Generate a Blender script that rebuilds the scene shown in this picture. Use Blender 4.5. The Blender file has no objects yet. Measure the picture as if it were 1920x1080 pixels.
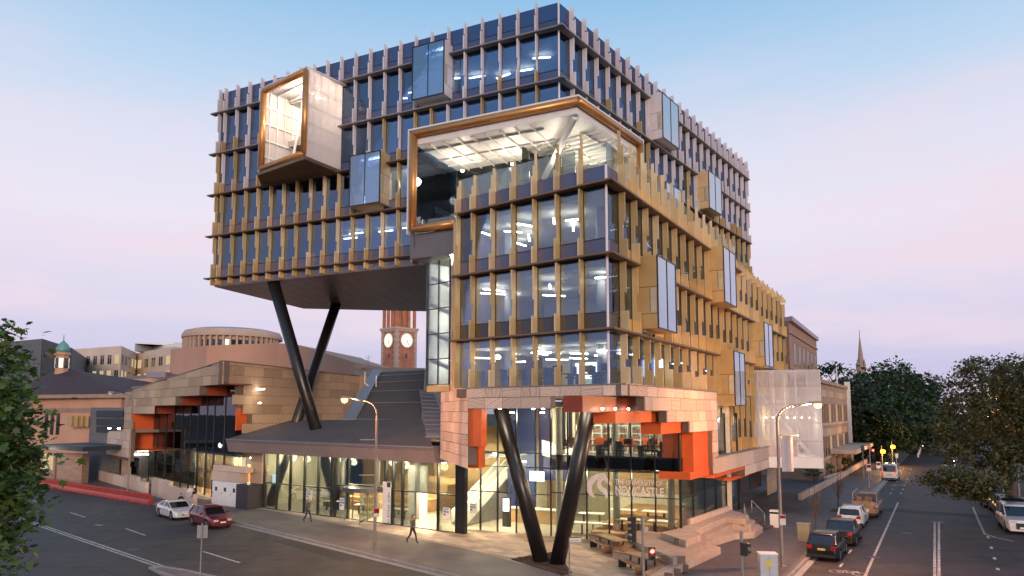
import bpy, math, random
from mathutils import Vector, Matrix
random.seed(7)
scene = bpy.context.scene
R = math.radians

# ------------------------------------------------------------------ camera
F = 1300.0; PITCH = R(5.5); HC = 8.3; VH = 772.0
SH = VH - 540 - F * math.tan(PITCH)
cam_d = bpy.data.cameras.new("camera"); cam = bpy.data.objects.new("camera", cam_d)
scene.collection.objects.link(cam); scene.camera = cam
cam.location = (0, 0, HC); cam.rotation_euler = (R(90) + PITCH, 0, 0)
cam_d.sensor_width = 36; cam_d.lens = 36 * F / 1920; cam_d.shift_y = SH / 1920
cam_d.clip_start = 0.1; cam_d.clip_end = 4000

# ------------------------------------------------------------------ world
w = bpy.data.worlds.new("World"); scene.world = w; w.use_nodes = True
nt = w.node_tree; nt.nodes.clear(); N = nt.nodes.new; L = nt.links.new
tc = N('ShaderNodeTexCoord'); sep = N('ShaderNodeSeparateXYZ'); L(tc.outputs['Generated'], sep.inputs[0])
sky = N('ShaderNodeTexSky'); sky.sky_type = 'NISHITA'; sky.sun_disc = False
sky.sun_elevation = R(10); sky.sun_rotation = R(168); sky.dust_density = 2.0; sky.ozone_density = 3.0
ramp = N('ShaderNodeValToRGB'); L(sep.outputs['Z'], ramp.inputs[0])
stops = [(0.0, (.50, .46, .66)), (.06, (.55, .52, .72)), (.15, (.68, .62, .76)), (.25, (.77, .71, .80)), (.34, (.68, .69, .81)),
         (.43, (.46, .61, .79)), (.54, (.25, .48, .73)), (.75, (.17, .37, .64)), (1.0, (.12, .29, .56))]
cr = ramp.color_ramp
while len(cr.elements) < len(stops): cr.elements.new(.5)
for e, (p, c) in zip(cr.elements, stops): e.position = p; e.color = (*c, 1)
# soft wisps of cloud: noise over the direction, stretched along the horizon
mp = N('ShaderNodeMapping'); mp.inputs['Scale'].default_value = (1.4, 1.4, 7.5); L(tc.outputs['Generated'], mp.inputs[0])
nz = N('ShaderNodeTexNoise'); nz.inputs['Scale'].default_value = 2.3; nz.inputs['Detail'].default_value = 7; nz.inputs['Roughness'].default_value = .55
L(mp.outputs[0], nz.inputs['Vector'])
cl = N('ShaderNodeMapRange'); cl.inputs[1].default_value = .46; cl.inputs[2].default_value = .66; L(nz.outputs['Fac'], cl.inputs[0])
fade = N('ShaderNodeMapRange'); fade.inputs[1].default_value = .50; fade.inputs[2].default_value = .22; L(sep.outputs['Z'], fade.inputs[0])
mu = N('ShaderNodeMath'); mu.operation = 'MULTIPLY'; L(cl.outputs[0], mu.inputs[0]); L(fade.outputs[0], mu.inputs[1])
mu2 = N('ShaderNodeMath'); mu2.operation = 'MULTIPLY'; mu2.inputs[1].default_value = .75; L(mu.outputs[0], mu2.inputs[0])
mixc = N('ShaderNodeMixRGB'); mixc.inputs[2].default_value = (.80, .65, .73, 1); L(mu2.outputs[0], mixc.inputs[0]); L(ramp.outputs[0], mixc.inputs[1])
skm = N('ShaderNodeMixRGB'); skm.blend_type = 'MULTIPLY'; skm.inputs[0].default_value = 1; skm.inputs[2].default_value = (.07, .07, .07, 1)
L(sky.outputs[0], skm.inputs[1])
add = N('ShaderNodeMixRGB'); add.inputs[0].default_value = .12; L(mixc.outputs[0], add.inputs[1]); L(skm.outputs[0], add.inputs[2])
bg = N('ShaderNodeBackground'); bg.inputs['Strength'].default_value = 1.0; L(add.outputs[0], bg.inputs[0])
ow = N('ShaderNodeOutputWorld'); L(bg.outputs[0], ow.inputs[0])

sun_d = bpy.data.lights.new("sun", 'SUN'); sun_d.energy = 1.35; sun_d.angle = R(14); sun_d.color = (1, .74, .54)
sun = bpy.data.objects.new("sun", sun_d); scene.collection.objects.link(sun)
sun.rotation_euler = (R(80), 0, R(12))
scene.view_settings.view_transform = 'Standard'; scene.view_settings.look = 'None'
scene.view_settings.exposure = 0.3; scene.view_settings.gamma = 1
scene.render.resolution_x = 1024; scene.render.resolution_y = 576
scene.cycles.max_bounces = 8; scene.cycles.transparent_max_bounces = 24
scene.cycles.sample_clamp_indirect = 6

# ------------------------------------------------------------------ projection helpers (photo pixel -> point on a real plane)
def ray(u, v):
    x = (u - 960) / F; y = (540 - v + SH) / F; c, s = math.cos(PITCH), math.sin(PITCH)
    return Vector((x, c - y * s, s + y * c))
def G(u, v, z=0.0):
    r = ray(u, v); t = (z - HC) / r.z
    return Vector((r.x * t, r.y * t, z))
def AY(u, v, Y):
    r = ray(u, v); t = Y / r.y
    return Vector((r.x * t, Y, HC + r.z * t))
def vpaz(u):
    r = ray(u, VH); return math.atan2(r.x, r.y)

class Frame:
    """a vertical wall plane: s runs along it, d points out of it, z up"""
    def __init__(s_, o, az, side):
        s_.o = Vector((o[0], o[1])); s_.az = az; s_.side = side
        s_.t = Vector((math.sin(az), math.cos(az)))
        s_.n = Vector((-s_.t.y, s_.t.x)) if side < 0 else Vector((s_.t.y, -s_.t.x))
        s_.rz = math.atan2(s_.t.y, s_.t.x)
        s_.sg = 1 if side < 0 else -1          # local +y is outward (left walls) or inward (right walls)
    def p(s_, s, d, z):
        q = s_.o + s_.t * s + s_.n * d
        return Vector((q.x, q.y, z))
    def at(s_, u, v, d=0.0):
        r = ray(u, v); o = s_.o + s_.n * d
        t = (o.x * s_.n.x + o.y * s_.n.y) / (r.x * s_.n.x + r.y * s_.n.y)
        q = Vector((r.x * t, r.y * t)) - o
        return q.dot(s_.t), HC + r.z * t
    def us(s_, u, d=0.0, v=600):
        return s_.at(u, v, d)[0]

# ------------------------------------------------------------------ mesh helpers
COL = scene.collection
def wloc(o):
    v = Vector((0, 0, 0))
    while o is not None: v = v + Vector(o.location); o = o.parent
    return v
def link(o, parent=None):
    COL.objects.link(o); o.parent = parent; return o
class MB:
    def __init__(s): s.v = []; s.f = []; s.m = []
    def add(s, vs, fs, mi=0):
        b = len(s.v); s.v += [tuple(p) for p in vs]
        for f in fs: s.f.append([b + i for i in f]); s.m.append(mi)
        return s
    def hexa(s, p, mi=0):      # p: 4 bottom + 4 top
        return s.add(p, [(3, 2, 1, 0), (4, 5, 6, 7), (0, 1, 5, 4), (1, 2, 6, 5), (2, 3, 7, 6), (3, 0, 4, 7)], mi)
    def box(s, x0, x1, y0, y1, z0, z1, mi=0):
        return s.hexa([(x0, y0, z0), (x1, y0, z0), (x1, y1, z0), (x0, y1, z0), (x0, y0, z1), (x1, y0, z1), (x1, y1, z1), (x0, y1, z1)], mi)
    def fbox(s, fr, s0, s1, d0, d1, z0, z1, mi=0):
        q = [(s0, d0), (s1, d0), (s1, d1), (s0, d1)]
        if fr.side > 0: q = q[::-1]
        return s.hexa([fr.p(a, b, z0) for a, b in q] + [fr.p(a, b, z1) for a, b in q], mi)
    def prism(s, pts, vec, mi=0):   # planar polygon (3d) extruded by vec
        n = len(pts); vec = Vector(vec); a = [Vector(p) for p in pts]; b = [p + vec for p in a]
        nn = Vector((0, 0, 0))
        for i in range(n): nn += a[i].cross(a[(i + 1) % n])
        if nn.dot(vec) > 0: a, b = b, a
        return s.add(a + b, [tuple(range(n)), tuple(range(2 * n - 1, n - 1, -1))] + [(i, i + n, (i + 1) % n + n, (i + 1) % n) for i in range(n)], mi)
    def slab(s, pts2, z0, z1, mi=0):
        return s.prism([(p[0], p[1], z0) for p in pts2], (0, 0, z1 - z0), mi)
    def tube(s, p0, p1, r0, r1=None, n=10, mi=0, caps=True):
        r1 = r0 if r1 is None else r1; p0 = Vector(p0); p1 = Vector(p1); ax = (p1 - p0).normalized()
        u = ax.orthogonal().normalized(); w_ = ax.cross(u)
        vs = []
        for p, r in ((p0, r0), (p1, r1)):
            for i in range(n):
                a = 2 * math.pi * i / n; vs.append(p + (u * math.cos(a) + w_ * math.sin(a)) * r)
        fs = [(i, (i + 1) % n, n + (i + 1) % n, n + i) for i in range(n)]
        if caps: fs += [tuple(range(n - 1, -1, -1)), tuple(range(n, 2 * n))]
        return s.add(vs, fs, mi)
    def path(s, pts, r, n=8, mi=0):
        for a, b in zip(pts, pts[1:]): s.tube(a, b, r, r, n, mi)
        return s
    def lathe(s, prof, c=(0, 0, 0), n=16, mi=0):
        vs = []; k = len(prof)
        for i in range(n):
            a = 2 * math.pi * i / n
            for r, z in prof: vs.append((c[0] + r * math.cos(a), c[1] + r * math.sin(a), c[2] + z))
        fs = []
        for i in range(n):
            j = (i + 1) % n
            for q in range(k - 1): fs.append((i * k + q, j * k + q, j * k + q + 1, i * k + q + 1))
        fs += [tuple(i * k for i in range(n))[::-1], tuple(i * k + k - 1 for i in range(n))]
        return s.add(vs, fs, mi)
    def mesh(s, name, mats, off=Vector((0, 0, 0)), smooth=False):
        me = bpy.data.meshes.new(name)
        me.from_pydata([(x - off.x, y - off.y, z - off.z) for x, y, z in s.v], [], s.f)
        if not isinstance(mats, (list, tuple)): mats = [mats]
        for m in mats: me.materials.append(m)
        if len(mats) > 1: me.polygons.foreach_set('material_index', s.m)
        if smooth: me.polygons.foreach_set('use_smooth', [True] * len(me.polygons))
        me.update(); return me
    def build(s, name, mats, parent=None, smooth=False):
        return link(bpy.data.objects.new(name, s.mesh(name, mats, wloc(parent), smooth)), parent)
def inst(name, me, parent, loc, rz=0.0, sc=(1, 1, 1)):
    o = bpy.data.objects.new(name, me); o.location = Vector(loc) - wloc(parent); o.rotation_euler = (0, 0, rz); o.scale = sc
    return link(o, parent)
def tag(o, label=None, cat=None, group=None, kind=None):
    if label: o['label'] = label
    if cat: o['category'] = cat
    if group: o['group'] = group
    if kind: o['kind'] = kind
    return o
def thing(name, label, cat, loc=(0, 0, 0), rz=0.0, group=None):
    o = bpy.data.objects.new(name, None); o.location = loc; o.rotation_euler = (0, 0, rz); o.empty_display_size = .2
    link(o); return tag(o, label, cat, group)
def copy_tree(o, parent=None):
    c = o.copy(); COL.objects.link(c); c.parent = parent
    for ch in list(o.children): copy_tree(ch, c)
    return c

# ------------------------------------------------------------------ materials
def newmat(name):
    m = bpy.data.materials.new(name); m.use_nodes = True; t = m.node_tree; t.nodes.clear()
    out = t.nodes.new('ShaderNodeOutputMaterial'); return m, t, out
def ramp_node(t, src, stops, interp='LINEAR'):
    r = t.nodes.new('ShaderNodeValToRGB'); r.color_ramp.interpolation = interp
    while len(r.color_ramp.elements) < len(stops): r.color_ramp.elements.new(.5)
    for e, (p, c) in zip(r.color_ramp.elements, stops): e.position = p; e.color = (*c, 1)
    t.links.new(src, r.inputs[0]); return r
def mat(name, col, rough=.6, metal=0.0, noise=None, scale=3.0, bump=0.0, bscale=None, rnd=0.0, coords='Object', spec=.5, coat=0.0, stretch=None):
    """plain procedural: colour varied by noise (noise = second colour), relief by a finer noise, rnd = tone change per object"""
    m, t, out = newmat(name); N = t.nodes.new; L = t.links.new
    b = N('ShaderNodeBsdfPrincipled'); L(b.outputs[0], out.inputs[0])
    b.inputs['Roughness'].default_value = rough; b.inputs['Metallic'].default_value = metal
    b.inputs['Specular IOR Level'].default_value = spec; b.inputs['Coat Weight'].default_value = coat
    tc = N('ShaderNodeTexCoord'); vec = tc.outputs[coords]
    if stretch:
        mpn = N('ShaderNodeMapping'); mpn.inputs['Scale'].default_value = stretch; L(vec, mpn.inputs[0]); vec = mpn.outputs[0]
    c2 = noise or tuple(x * .82 for x in col)
    n1 = N('ShaderNodeTexNoise'); n1.inputs['Scale'].default_value = scale; n1.inputs['Detail'].default_value = 6; n1.inputs['Roughness'].default_value = .6
    L(vec, n1.inputs['Vector'])
    r = ramp_node(t, n1.outputs['Fac'], [(.32, c2), (.66, col)])
    c = r.outputs[0]
    if rnd:
        oi = N('ShaderNodeObjectInfo'); hs = N('ShaderNodeHueSaturation'); mr = N('ShaderNodeMapRange')
        mr.inputs[3].default_value = 1 - rnd; mr.inputs[4].default_value = 1 + rnd
        L(oi.outputs['Random'], mr.inputs[0]); L(mr.outputs[0], hs.inputs['Value']); L(c, hs.inputs['Color']); c = hs.outputs[0]
    L(c, b.inputs['Base Color'])
    if bump:
        n2 = N('ShaderNodeTexNoise'); n2.inputs['Scale'].default_value = bscale or scale * 6; n2.inputs['Detail'].default_value = 4; L(vec, n2.inputs['Vector'])
        bp = N('ShaderNodeBump'); bp.inputs['Strength'].default_value = bump; bp.inputs['Distance'].default_value = .02
        L(n2.outputs['Fac'], bp.inputs['Height']); L(bp.outputs[0], b.inputs['Normal'])
    return m
def glow(name, col, strength):
    m, t, out = newmat(name); e = t.nodes.new('ShaderNodeEmission'); e.inputs[0].default_value = (*col, 1); e.inputs[1].default_value = strength
    t.links.new(e.outputs[0], out.inputs[0]); return m
def glass(name, through, refl, base, gain=.6, rough=.01, dirt=0.0):
    """thin pane: tinted see-through plus a mirror share that grows towards grazing angles"""
    m, t, out = newmat(name); N = t.nodes.new; L = t.links.new
    tr = N('ShaderNodeBsdfTransparent'); tr.inputs[0].default_value = (*through, 1)
    gl = N('ShaderNodeBsdfGlossy'); gl.inputs['Color'].default_value = (*refl, 1); gl.inputs['Roughness'].default_value = rough
    fr = N('ShaderNodeFresnel'); fr.inputs[0].default_value = 1.5
    ma = N('ShaderNodeMath'); ma.operation = 'MULTIPLY_ADD'; ma.inputs[1].default_value = gain; ma.inputs[2].default_value = base; ma.use_clamp = True
    L(fr.outputs[0], ma.inputs[0])
    # slight waviness so neighbouring panes do not mirror like one sheet
    oi = N('ShaderNodeObjectInfo'); tc = N('ShaderNodeTexCoord'); nz = N('ShaderNodeTexNoise'); nz.noise_dimensions = '4D'; nz.inputs['Scale'].default_value = .7
    L(tc.outputs['Object'], nz.inputs['Vector']); mw = N('ShaderNodeMath'); mw.operation = 'MULTIPLY'; mw.inputs[1].default_value = 40; L(oi.outputs['Random'], mw.inputs[0]); L(mw.outputs[0], nz.inputs['W'])
    bp = N('ShaderNodeBump'); bp.inputs['Strength'].default_value = .10; bp.inputs['Distance'].default_value = .05; L(nz.outputs['Fac'], bp.inputs['Height']); L(bp.outputs[0], gl.inputs['Normal'])
    mx = N('ShaderNodeMixShader'); L(ma.outputs[0], mx.inputs[0]); L(tr.outputs[0], mx.inputs[1]); L(gl.outputs[0], mx.inputs[2])
    L(mx.outputs[0], out.inputs[0]); return m
def sandstone(name, a, b_, scale=1.0):
    """sawn banded sandstone: each slab's veins run their own way (object random)"""
    m, t, out = newmat(name); N = t.nodes.new; L = t.links.new
    b = N('ShaderNodeBsdfPrincipled'); b.inputs['Roughness'].default_value = .75; L(b.outputs[0], out.inputs[0])
    tc = N('ShaderNodeTexCoord'); oi = N('ShaderNodeObjectInfo')
    cmb = N('ShaderNodeCombineXYZ')
    for i, k in enumerate((6.3, 3.1, 5.2)):
        q = N('ShaderNodeMath'); q.operation = 'MULTIPLY'; q.inputs[1].default_value = k; L(oi.outputs['Random'], q.inputs[0]); L(q.outputs[0], cmb.inputs[i])
    mp = N('ShaderNodeMapping'); L(tc.outputs['Object'], mp.inputs[0]); L(cmb.outputs[0], mp.inputs['Rotation']); L(cmb.outputs[0], mp.inputs['Location'])
    wv = N('ShaderNodeTexWave'); wv.inputs['Scale'].default_value = 1.5 * scale; wv.inputs['Distortion'].default_value = 5; wv.inputs['Detail'].default_value = 3; wv.inputs['Detail Scale'].default_value = .7
    L(mp.outputs[0], wv.inputs['Vector'])
    r = ramp_node(t, wv.outputs['Fac'], [(.0, b_), (.22, a), (.6, tuple(x * 1.06 for x in a)), (1, tuple(.5 * x + .5 * y for x, y in zip(a, b_)))])
    hs = N('ShaderNodeHueSaturation'); mr = N('ShaderNodeMapRange'); mr.inputs[3].default_value = .78; mr.inputs[4].default_value = 1.15
    w2 = N('ShaderNodeMath'); w2.operation = 'MULTIPLY'; w2.inputs[1].default_value = 17.3; fr = N('ShaderNodeMath'); fr.operation = 'FRACT'
    L(oi.outputs['Random'], w2.inputs[0]); L(w2.outputs[0], fr.inputs[0]); L(fr.outputs[0], mr.inputs[0]); L(mr.outputs[0], hs.inputs['Value']); L(r.outputs[0], hs.inputs['Color'])
    L(hs.outputs[0], b.inputs['Base Color']); return m

M = {}
M['gold'] = mat('gold_anodised', (.66, .45, .20), .42, .35, (.56, .37, .15), .8, rnd=.2, spec=.6)
M['gold_pale'] = mat('gold_pale', (.76, .56, .31), .42, .3, (.67, .47, .25), .8, rnd=.14, spec=.6)
M['silver'] = mat('silver_fin', (.78, .70, .70), .45, .15, (.70, .62, .63), .8, rnd=.08)
M['ledge'] = mat('bronze_ledge', (.20, .13, .075), .5, .4, (.15, .10, .06), 1.0)
M['ledge_grey'] = mat('grey_ledge', (.26, .23, .22), .5, .3)
M['glass_blue'] = glass('glass_blue', (.60, .68, .76), (.33, .48, .78), .21, .9)
M['glass_mid'] = glass('glass_mid', (.84, .88, .88), (.50, .62, .86), .09, .9)
M['glass_clear'] = glass('glass_clear', (.86, .90, .86), (.8, .85, .9), .05, .8)
M['glass_terr'] = glass('glass_terrace', (.55, .57, .53), (.75, .78, .80), .06, .8)
M['glass_dark'] = glass('glass_dark', (.30, .30, .30), (.75, .78, .85), .05, .8)
M['glass_bay_skybright'] = glass('glass_bay_skybright', (.6, .68, .75), (.82, .90, 1.0), .58, .5)  # same bay glass, brighter sky reflection of the right walls put into its colour
M['glass_bay'] = glass('glass_bay', (.55, .65, .75), (.55, .72, .95), .30, .9)
M['spandrel'] = mat('spandrel_blue', (.028, .045, .14), .10, 0, (.022, .035, .11), .5, rnd=.25, spec=.9)
M['spandrel_dark'] = mat('spandrel_dark', (.015, .013, .018), .12, 0, spec=.8, rnd=.2)
M['parapet'] = glass('parapet_glass', (.10, .10, .18), (.38, .45, .75), .22, .9)
M['mullion'] = mat('black_mullion', (.02, .02, .022), .35, .3)
M['black'] = mat('black_steel', (.010, .008, .008), .38, 0, (.016, .013, .013), 2, coat=.12)
M['soffit'] = mat('soffit_panel', (.17, .155, .15), .32, .6, (.14, .125, .12), .6)
M['slab'] = mat('floor_slab', (.30, .29, .28), .7)
M['ceil'] = mat('ceiling_white', (.40, .40, .40), .8)
M['core'] = mat('core_wall', (.42, .42, .42), .8, noise=(.34, .35, .36), scale=.3)
M['core_dark'] = mat('core_wall_dark', (.12, .13, .15), .8)
M['mint'] = mat('mint_wall', (.36, .56, .52), .7)
M['cream'] = mat('cream_wall', (.62, .56, .44), .7)
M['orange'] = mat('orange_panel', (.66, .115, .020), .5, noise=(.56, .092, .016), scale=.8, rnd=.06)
M['orange_shaded'] = mat('shaded_orange_soffit', (.27, .045, .016), .5)  # darker copy of the orange, shade of soffits and reveals in its colour
M['stone'] = sandstone('sandstone_pink', (.65, .50, .40), (.47, .32, .245))
M['stone_tan'] = sandstone('sandstone_tan', (.52, .37, .26), (.35, .225, .14))
M['stone_back'] = mat('stone_joint', (.16, .11, .09), .9)
M['copper'] = mat('copper_tube', (.62, .30, .11), .35, .6, (.52, .24, .08), 1.0)
M['white_mesh'] = None
M['white'] = mat('white_paint', (.78, .76, .74), .5, noise=(.70, .68, .66), scale=2)
M['strip'] = glow('strip_light', (1, .92, .78), 24)
M['strip_soft'] = glow('strip_soft', (1, .90, .74), 9)
M['down'] = glow('downlight', (1, .86, .66), 30)
M['screen'] = glow('screen', (.86, .93, 1), 3.0)
M['dark'] = mat('dark_furniture', (.02, .02, .022), .5)
M['timber'] = mat('timber', (.27, .13, .055), .5, noise=(.17, .075, .03), scale=2, stretch=(1, 14, 14), rnd=.2)
M['timber_pale'] = mat('timber_pale', (.42, .27, .13), .55, noise=(.30, .18, .08), scale=2, stretch=(1, 12, 12), rnd=.2)
M['steel'] = mat('galvanised', (.36, .34, .33), .45, .6, (.28, .26, .25), 4)
M['concrete'] = mat('concrete', (.36, .33, .31), .85, noise=(.28, .26, .24), scale=1.2, bump=.3)
def mesh_screen():
    """white woven metal mesh: half open, lets light through"""
    m, t, out = newmat('white_mesh'); N = t.nodes.new; L = t.links.new
    tr = N('ShaderNodeBsdfTransparent'); df = N('ShaderNodeBsdfDiffuse'); df.inputs[0].default_value = (.66, .60, .62, 1)
    tl = N('ShaderNodeBsdfTranslucent'); tl.inputs[0].default_value = (.85, .78, .76, 1)
    a = N('ShaderNodeMixShader'); a.inputs[0].default_value = .45; L(df.outputs[0], a.inputs[1]); L(tl.outputs[0], a.inputs[2])
    b = N('ShaderNodeMixShader'); b.inputs[0].default_value = .34; L(tr.outputs[0], b.inputs[1]); L(a.outputs[0], b.inputs[2])
    L(b.outputs[0], out.inputs[0]); return m
M['white_mesh'] = mesh_screen()
M['lantern_mesh'] = mesh_screen(); M['lantern_mesh'].name = 'lantern_mesh'
M['lantern_mesh'].node_tree.nodes['Mix Shader.001'].inputs[0].default_value = .78
M['lantern_mesh'].node_tree.nodes['Diffuse BSDF'].inputs[0].default_value = (.84, .79, .79, 1)
# ------------------------------------------------------------------ the two glazed blocks of the corner building
AZL1, AZR1, AZL2, AZR2 = vpaz(-775), vpaz(1757), vpaz(-1790), vpaz(1931)
C1 = AY(1140, 600, 35); C2 = AY(1048, 100, 46.5)
TL = Frame(C2, AZL2, -1); TR = Frame(C2, AZR2, 1)        # tower: left and right wall
BL = Frame(C1, AZL1, -1); BR = Frame(C1, AZR1, 1)        # gold block: left and right wall
LV = [20.0, 23.78, 27.53, 31.3, 35.1]                    # tower ledges
LB = [9.65, 12.48, 16.33, 20.1]                          # gold block ledges

tower = thing('glass_tower', 'blue glass office tower block cantilevered on black columns, copper and silver fins', 'building', (C2.x, C2.y, 0))
block = thing('gold_office_block', 'gold finned corner office block over a sandstone podium, its glass storeys lit', 'building', (C1.x, C1.y, 0))

def fin_mesh(name, h, deep, mid, top, zb, zm, sg, mats, th=.085, below=0.0):
    """storey-high blade: wide foot, narrow waist, wider head, all real steps"""
    b = MB()
    def bx(d1, z0, z1, mi): 
        y0, y1 = (.02, d1) if sg > 0 else (-d1, -.02)
        b.box(-th / 2, th / 2, y0, y1, z0, z1, mi)
    bx(deep, below, zb, 0); bx(mid, zb, zm, len(mats) - 1); bx(top, zm, h, len(mats) - 1)
    b.box(-.035, .035, -.06, .03, 0, h, 0) if False else None
    return b.mesh(name, mats)
FINC = {}
def fin(parent, fr, s, z, h, kind, var, top=False):
    key = (fr.sg, round(h, 2), kind, var, top)
    if key not in FINC:
        mats = {'g': [M['gold']], 'p': [M['gold_pale']], 's': [M['silver']], 'sg': [M['gold'], M['silver']], 'gp': [M['gold_pale'], M['gold']]}[kind]
        zb = .95 + .12 * var; zm = h * (.50 + .05 * var)
        if top: FINC[key] = fin_mesh('fin', h, .52, .34, .18, h * .42, h * (.68 + .06 * var), fr.sg, mats)
        else: FINC[key] = fin_mesh('fin', h, .52, .26, .40, zb, zm, fr.sg, mats)
    return inst('fin', FINC[key], parent, fr.p(s, 0, z), fr.rz)
BOXC = {}
def slabpiece(name, parent, fr, s0, s1, d0, d1, z0, z1, m):
    """one flat piece with shared unit mesh, scaled to size"""
    key = (m.name, fr.sg)
    if key not in BOXC: BOXC[key] = MB().box(0, 1, 0, 1, 0, 1).mesh(name, m)
    if fr.sg > 0: return inst(name, BOXC[key], parent, fr.p(s0, d0, z0), fr.rz, (s1 - s0, d1 - d0, z1 - z0))
    return inst(name, BOXC[key], parent, fr.p(s0, d1, z0), fr.rz, (s1 - s0, d1 - d0, z1 - z0))
def inside(rects, s0, s1, z0, z1):
    s, z = (s0 + s1) / 2, (z0 + z1) / 2
    return any(a < s < b and c < z < d for a, b, c, d in rects)

def facade(part, fr, ss, storeys, rects, finkind, glassm, spm, ledge_ext=(0, 0), ledgem=None, finskip=None, sph=.88):
    """ss: fin lines (first and last are ends); storeys: (z0, z1, type)"""
    ledgem = ledgem or M['ledge']; finskip = finskip or rects
    wf = MB()
    for k, (z0, z1, ty) in enumerate(storeys):
        run = None
        for i in range(len(ss) - 1):
            a, b = ss[i], ss[i + 1]
            if not inside(rects, a, b, z0, z1):
                if ty == 'storey':
                    for x in (a, b): wf.fbox(fr, x - .045, x + .045, -.07, .045, z0 + .05, z1 - .06)
                    wf.fbox(fr, a + .045, b - .045, -.06, .035, z0 + sph - .015, z0 + sph + .035); wf.fbox(fr, a + .045, b - .045, -.06, .035, z1 - .14, z1 - .06)
                    slabpiece('glass_pane', part, fr, a + .035, b - .035, -.02, .02, z0 + sph + .03, z1 - .12, glassm(a, z0))
                    slabpiece('spandrel_panel', part, fr, a + .035, b - .035, -.05, .015, z0 + .05, z0 + sph, spm(a, z0))
                elif ty == 'parapet':
                    slabpiece('parapet_panel', part, fr, a + .035, b - .035, -.05, .015, z0 + .05, z0 + .80, spm(a, z0))
                    slabpiece('parapet_panel', part, fr, a + .035, b - .035, -.02, .02, z0 + .84, z1, M['parapet'])
                elif ty == 'rail':
                    slabpiece('spandrel_panel', part, fr, a + .035, b - .035, -.05, .015, z0 + .05, z0 + 1.0, spm(a, z0))
                    slabpiece('balustrade_pane', part, fr, a + .035, b - .035, -.02, .02, z0 + 1.03, z1, M['glass_clear'])
                elif ty == 'strip':
                    slabpiece('spandrel_panel', part, fr, a + .035, b - .035, -.05, .015, z0 + .02, z1 - .1, spm(a, z0))
            # ledge under this storey
            if ty != 'strip':
                hid = inside(rects, a, b, z0 - .3, z0 + .3)
                if not hid and run is None: run = a
                if (hid or i == len(ss) - 2) and run is not None:
                    e = a if hid else b
                    r0 = run - (ledge_ext[0] if run == ss[0] else 0); r1 = e + (ledge_ext[1] if e == ss[-1] else 0)
                    slabpiece('ledge', part, fr, r0, r1, .02, .58, z0 - .06, z0 + .04, ledgem(z0) if callable(ledgem) else ledgem); run = None
        for i in range(1, len(ss)):
            s = ss[i]
            if i == len(ss) - 1 and ty != 'storey': pass
            if inside(finskip, s - .05, s + .05, z0, z1): continue
            kind = finkind(s, z0)
            if ty == 'strip': slabpiece('fin_foot', part, fr, s - .055, s + .055, .02, .5, z0 - .12, z1 - .11, M['gold'])
            elif ty == 'rail': fin(part, fr, s, z0 + .045, round(max(1.9, (3.0 - .085 * s if fr.side < 0 else 3.3 - .035 * s) + random.uniform(-.12, .12)), 1), kind, random.randint(0, 2), True)
            else: fin(part, fr, s, z0 + .045, (z1 - z0 - .14 if ty == 'storey' else z1 - z0 + (.16 if ty == 'parapet' else 0)), kind, random.randint(0, 2), False)
    if wf.v: wf.build('window_framing', M['mullion'], part)

# ---- projecting bay boxes: measured on the photo, built on the wall planes
def bay_rect(fr, d, left_top, left_bot, right_top, right_bot):
    a = fr.at(*left_top, d); b = fr.at(*left_bot, d); c = fr.at(*right_top, d); e = fr.at(*right_bot, d)
    s = sorted([(a[0] + b[0]) / 2, (c[0] + e[0]) / 2]); z = [(b[1] + e[1]) / 2, (a[1] + c[1]) / 2]
    return s[0], s[1], z[0], z[1]
def bay_box(parent, fr, rect, d, m_side, label):
    s0, s1, z0, z1 = rect
    body = MB()
    t = .12
    body.fbox(fr, s0, s0 + t, -.3, d, z0, z1); body.fbox(fr, s1 - t, s1, -.3, d, z0, z1)
    body.fbox(fr, s0 + t, s1 - t, -.3, d - .01, z0, z0 + t); body.fbox(fr, s0 + t, s1 - t, -.3, d - .01, z1 - t, z1)
    o = body.build('bay_window', m_side, parent); o['label'] = label
    sm = (s0 + s1) / 2; e = .06
    fr_m = MB()
    for a, b in ((s0 - .02, s0 + e), (sm - .025, sm + .025), (s1 - e, s1 + .02)): fr_m.fbox(fr, a, b, d + .002, d + .07, z0 - .02, z1 + .02)
    for a, b in ((z0 - .02, z0 + e), (z1 - e, z1 + .02)): fr_m.fbox(fr, s0 + e, sm - .025, d + .002, d + .06, a, b); fr_m.fbox(fr, sm + .025, s1 - e, d + .002, d + .06, a, b)
    fr_m.build('bay_frame', M['mullion'], o)
    for a, b in ((s0 + e, sm - .03), (sm + .03, s1 - e)):
        MB().fbox(fr, a, b, d + .015, d + .04, z0 + e, z1 - e).build('bay_pane', M['glass_bay'] if fr.side < 0 else M['glass_bay_skybright'], o)
    # cladding joints and the slot window on the visible flank
    h = z1 - z0; sv = s0 if fr.side > 0 else s0
    o2 = MB()
    x0, x1 = s0 - .012, s0 - .002
    if fr.side < 0: x0, x1 = s0 - .012, s0 - .002
    MB().fbox(fr, x0, x1, d * .70, d - .06, z0 + h * .22, z0 + h * .55).build('slot_window', M['glass_lit'], o)
    j = MB()
    for q in (.20, .57): j.fbox(fr, s0 - .010, s0 - .001, 0.0, d, z0 + h * q - .012, z0 + h * q + .012)
    j.fbox(fr, s0 - .014, s0 - .001, d * .68, d * .70, z0 + h * .22, z0 + h * .55); j.build('cladding_joint', M['mullion'], o)
    # white blind and a glowing ceiling inside
    MB().fbox(fr, s0 + .2, s1 - .2, -.28, -.2, z0 + t, z1 - t).build('blind', M['blind'], o)
    MB().fbox(fr, s0 + .4, s1 - .4, .2, .5, z1 - t - .06, z1 - t - .01).build('bay_lamp', M['strip_soft'], o)
    return o
M['glass_lit'] = mat('slot_glass', (.55, .50, .36), .1, spec=.8)
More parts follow.
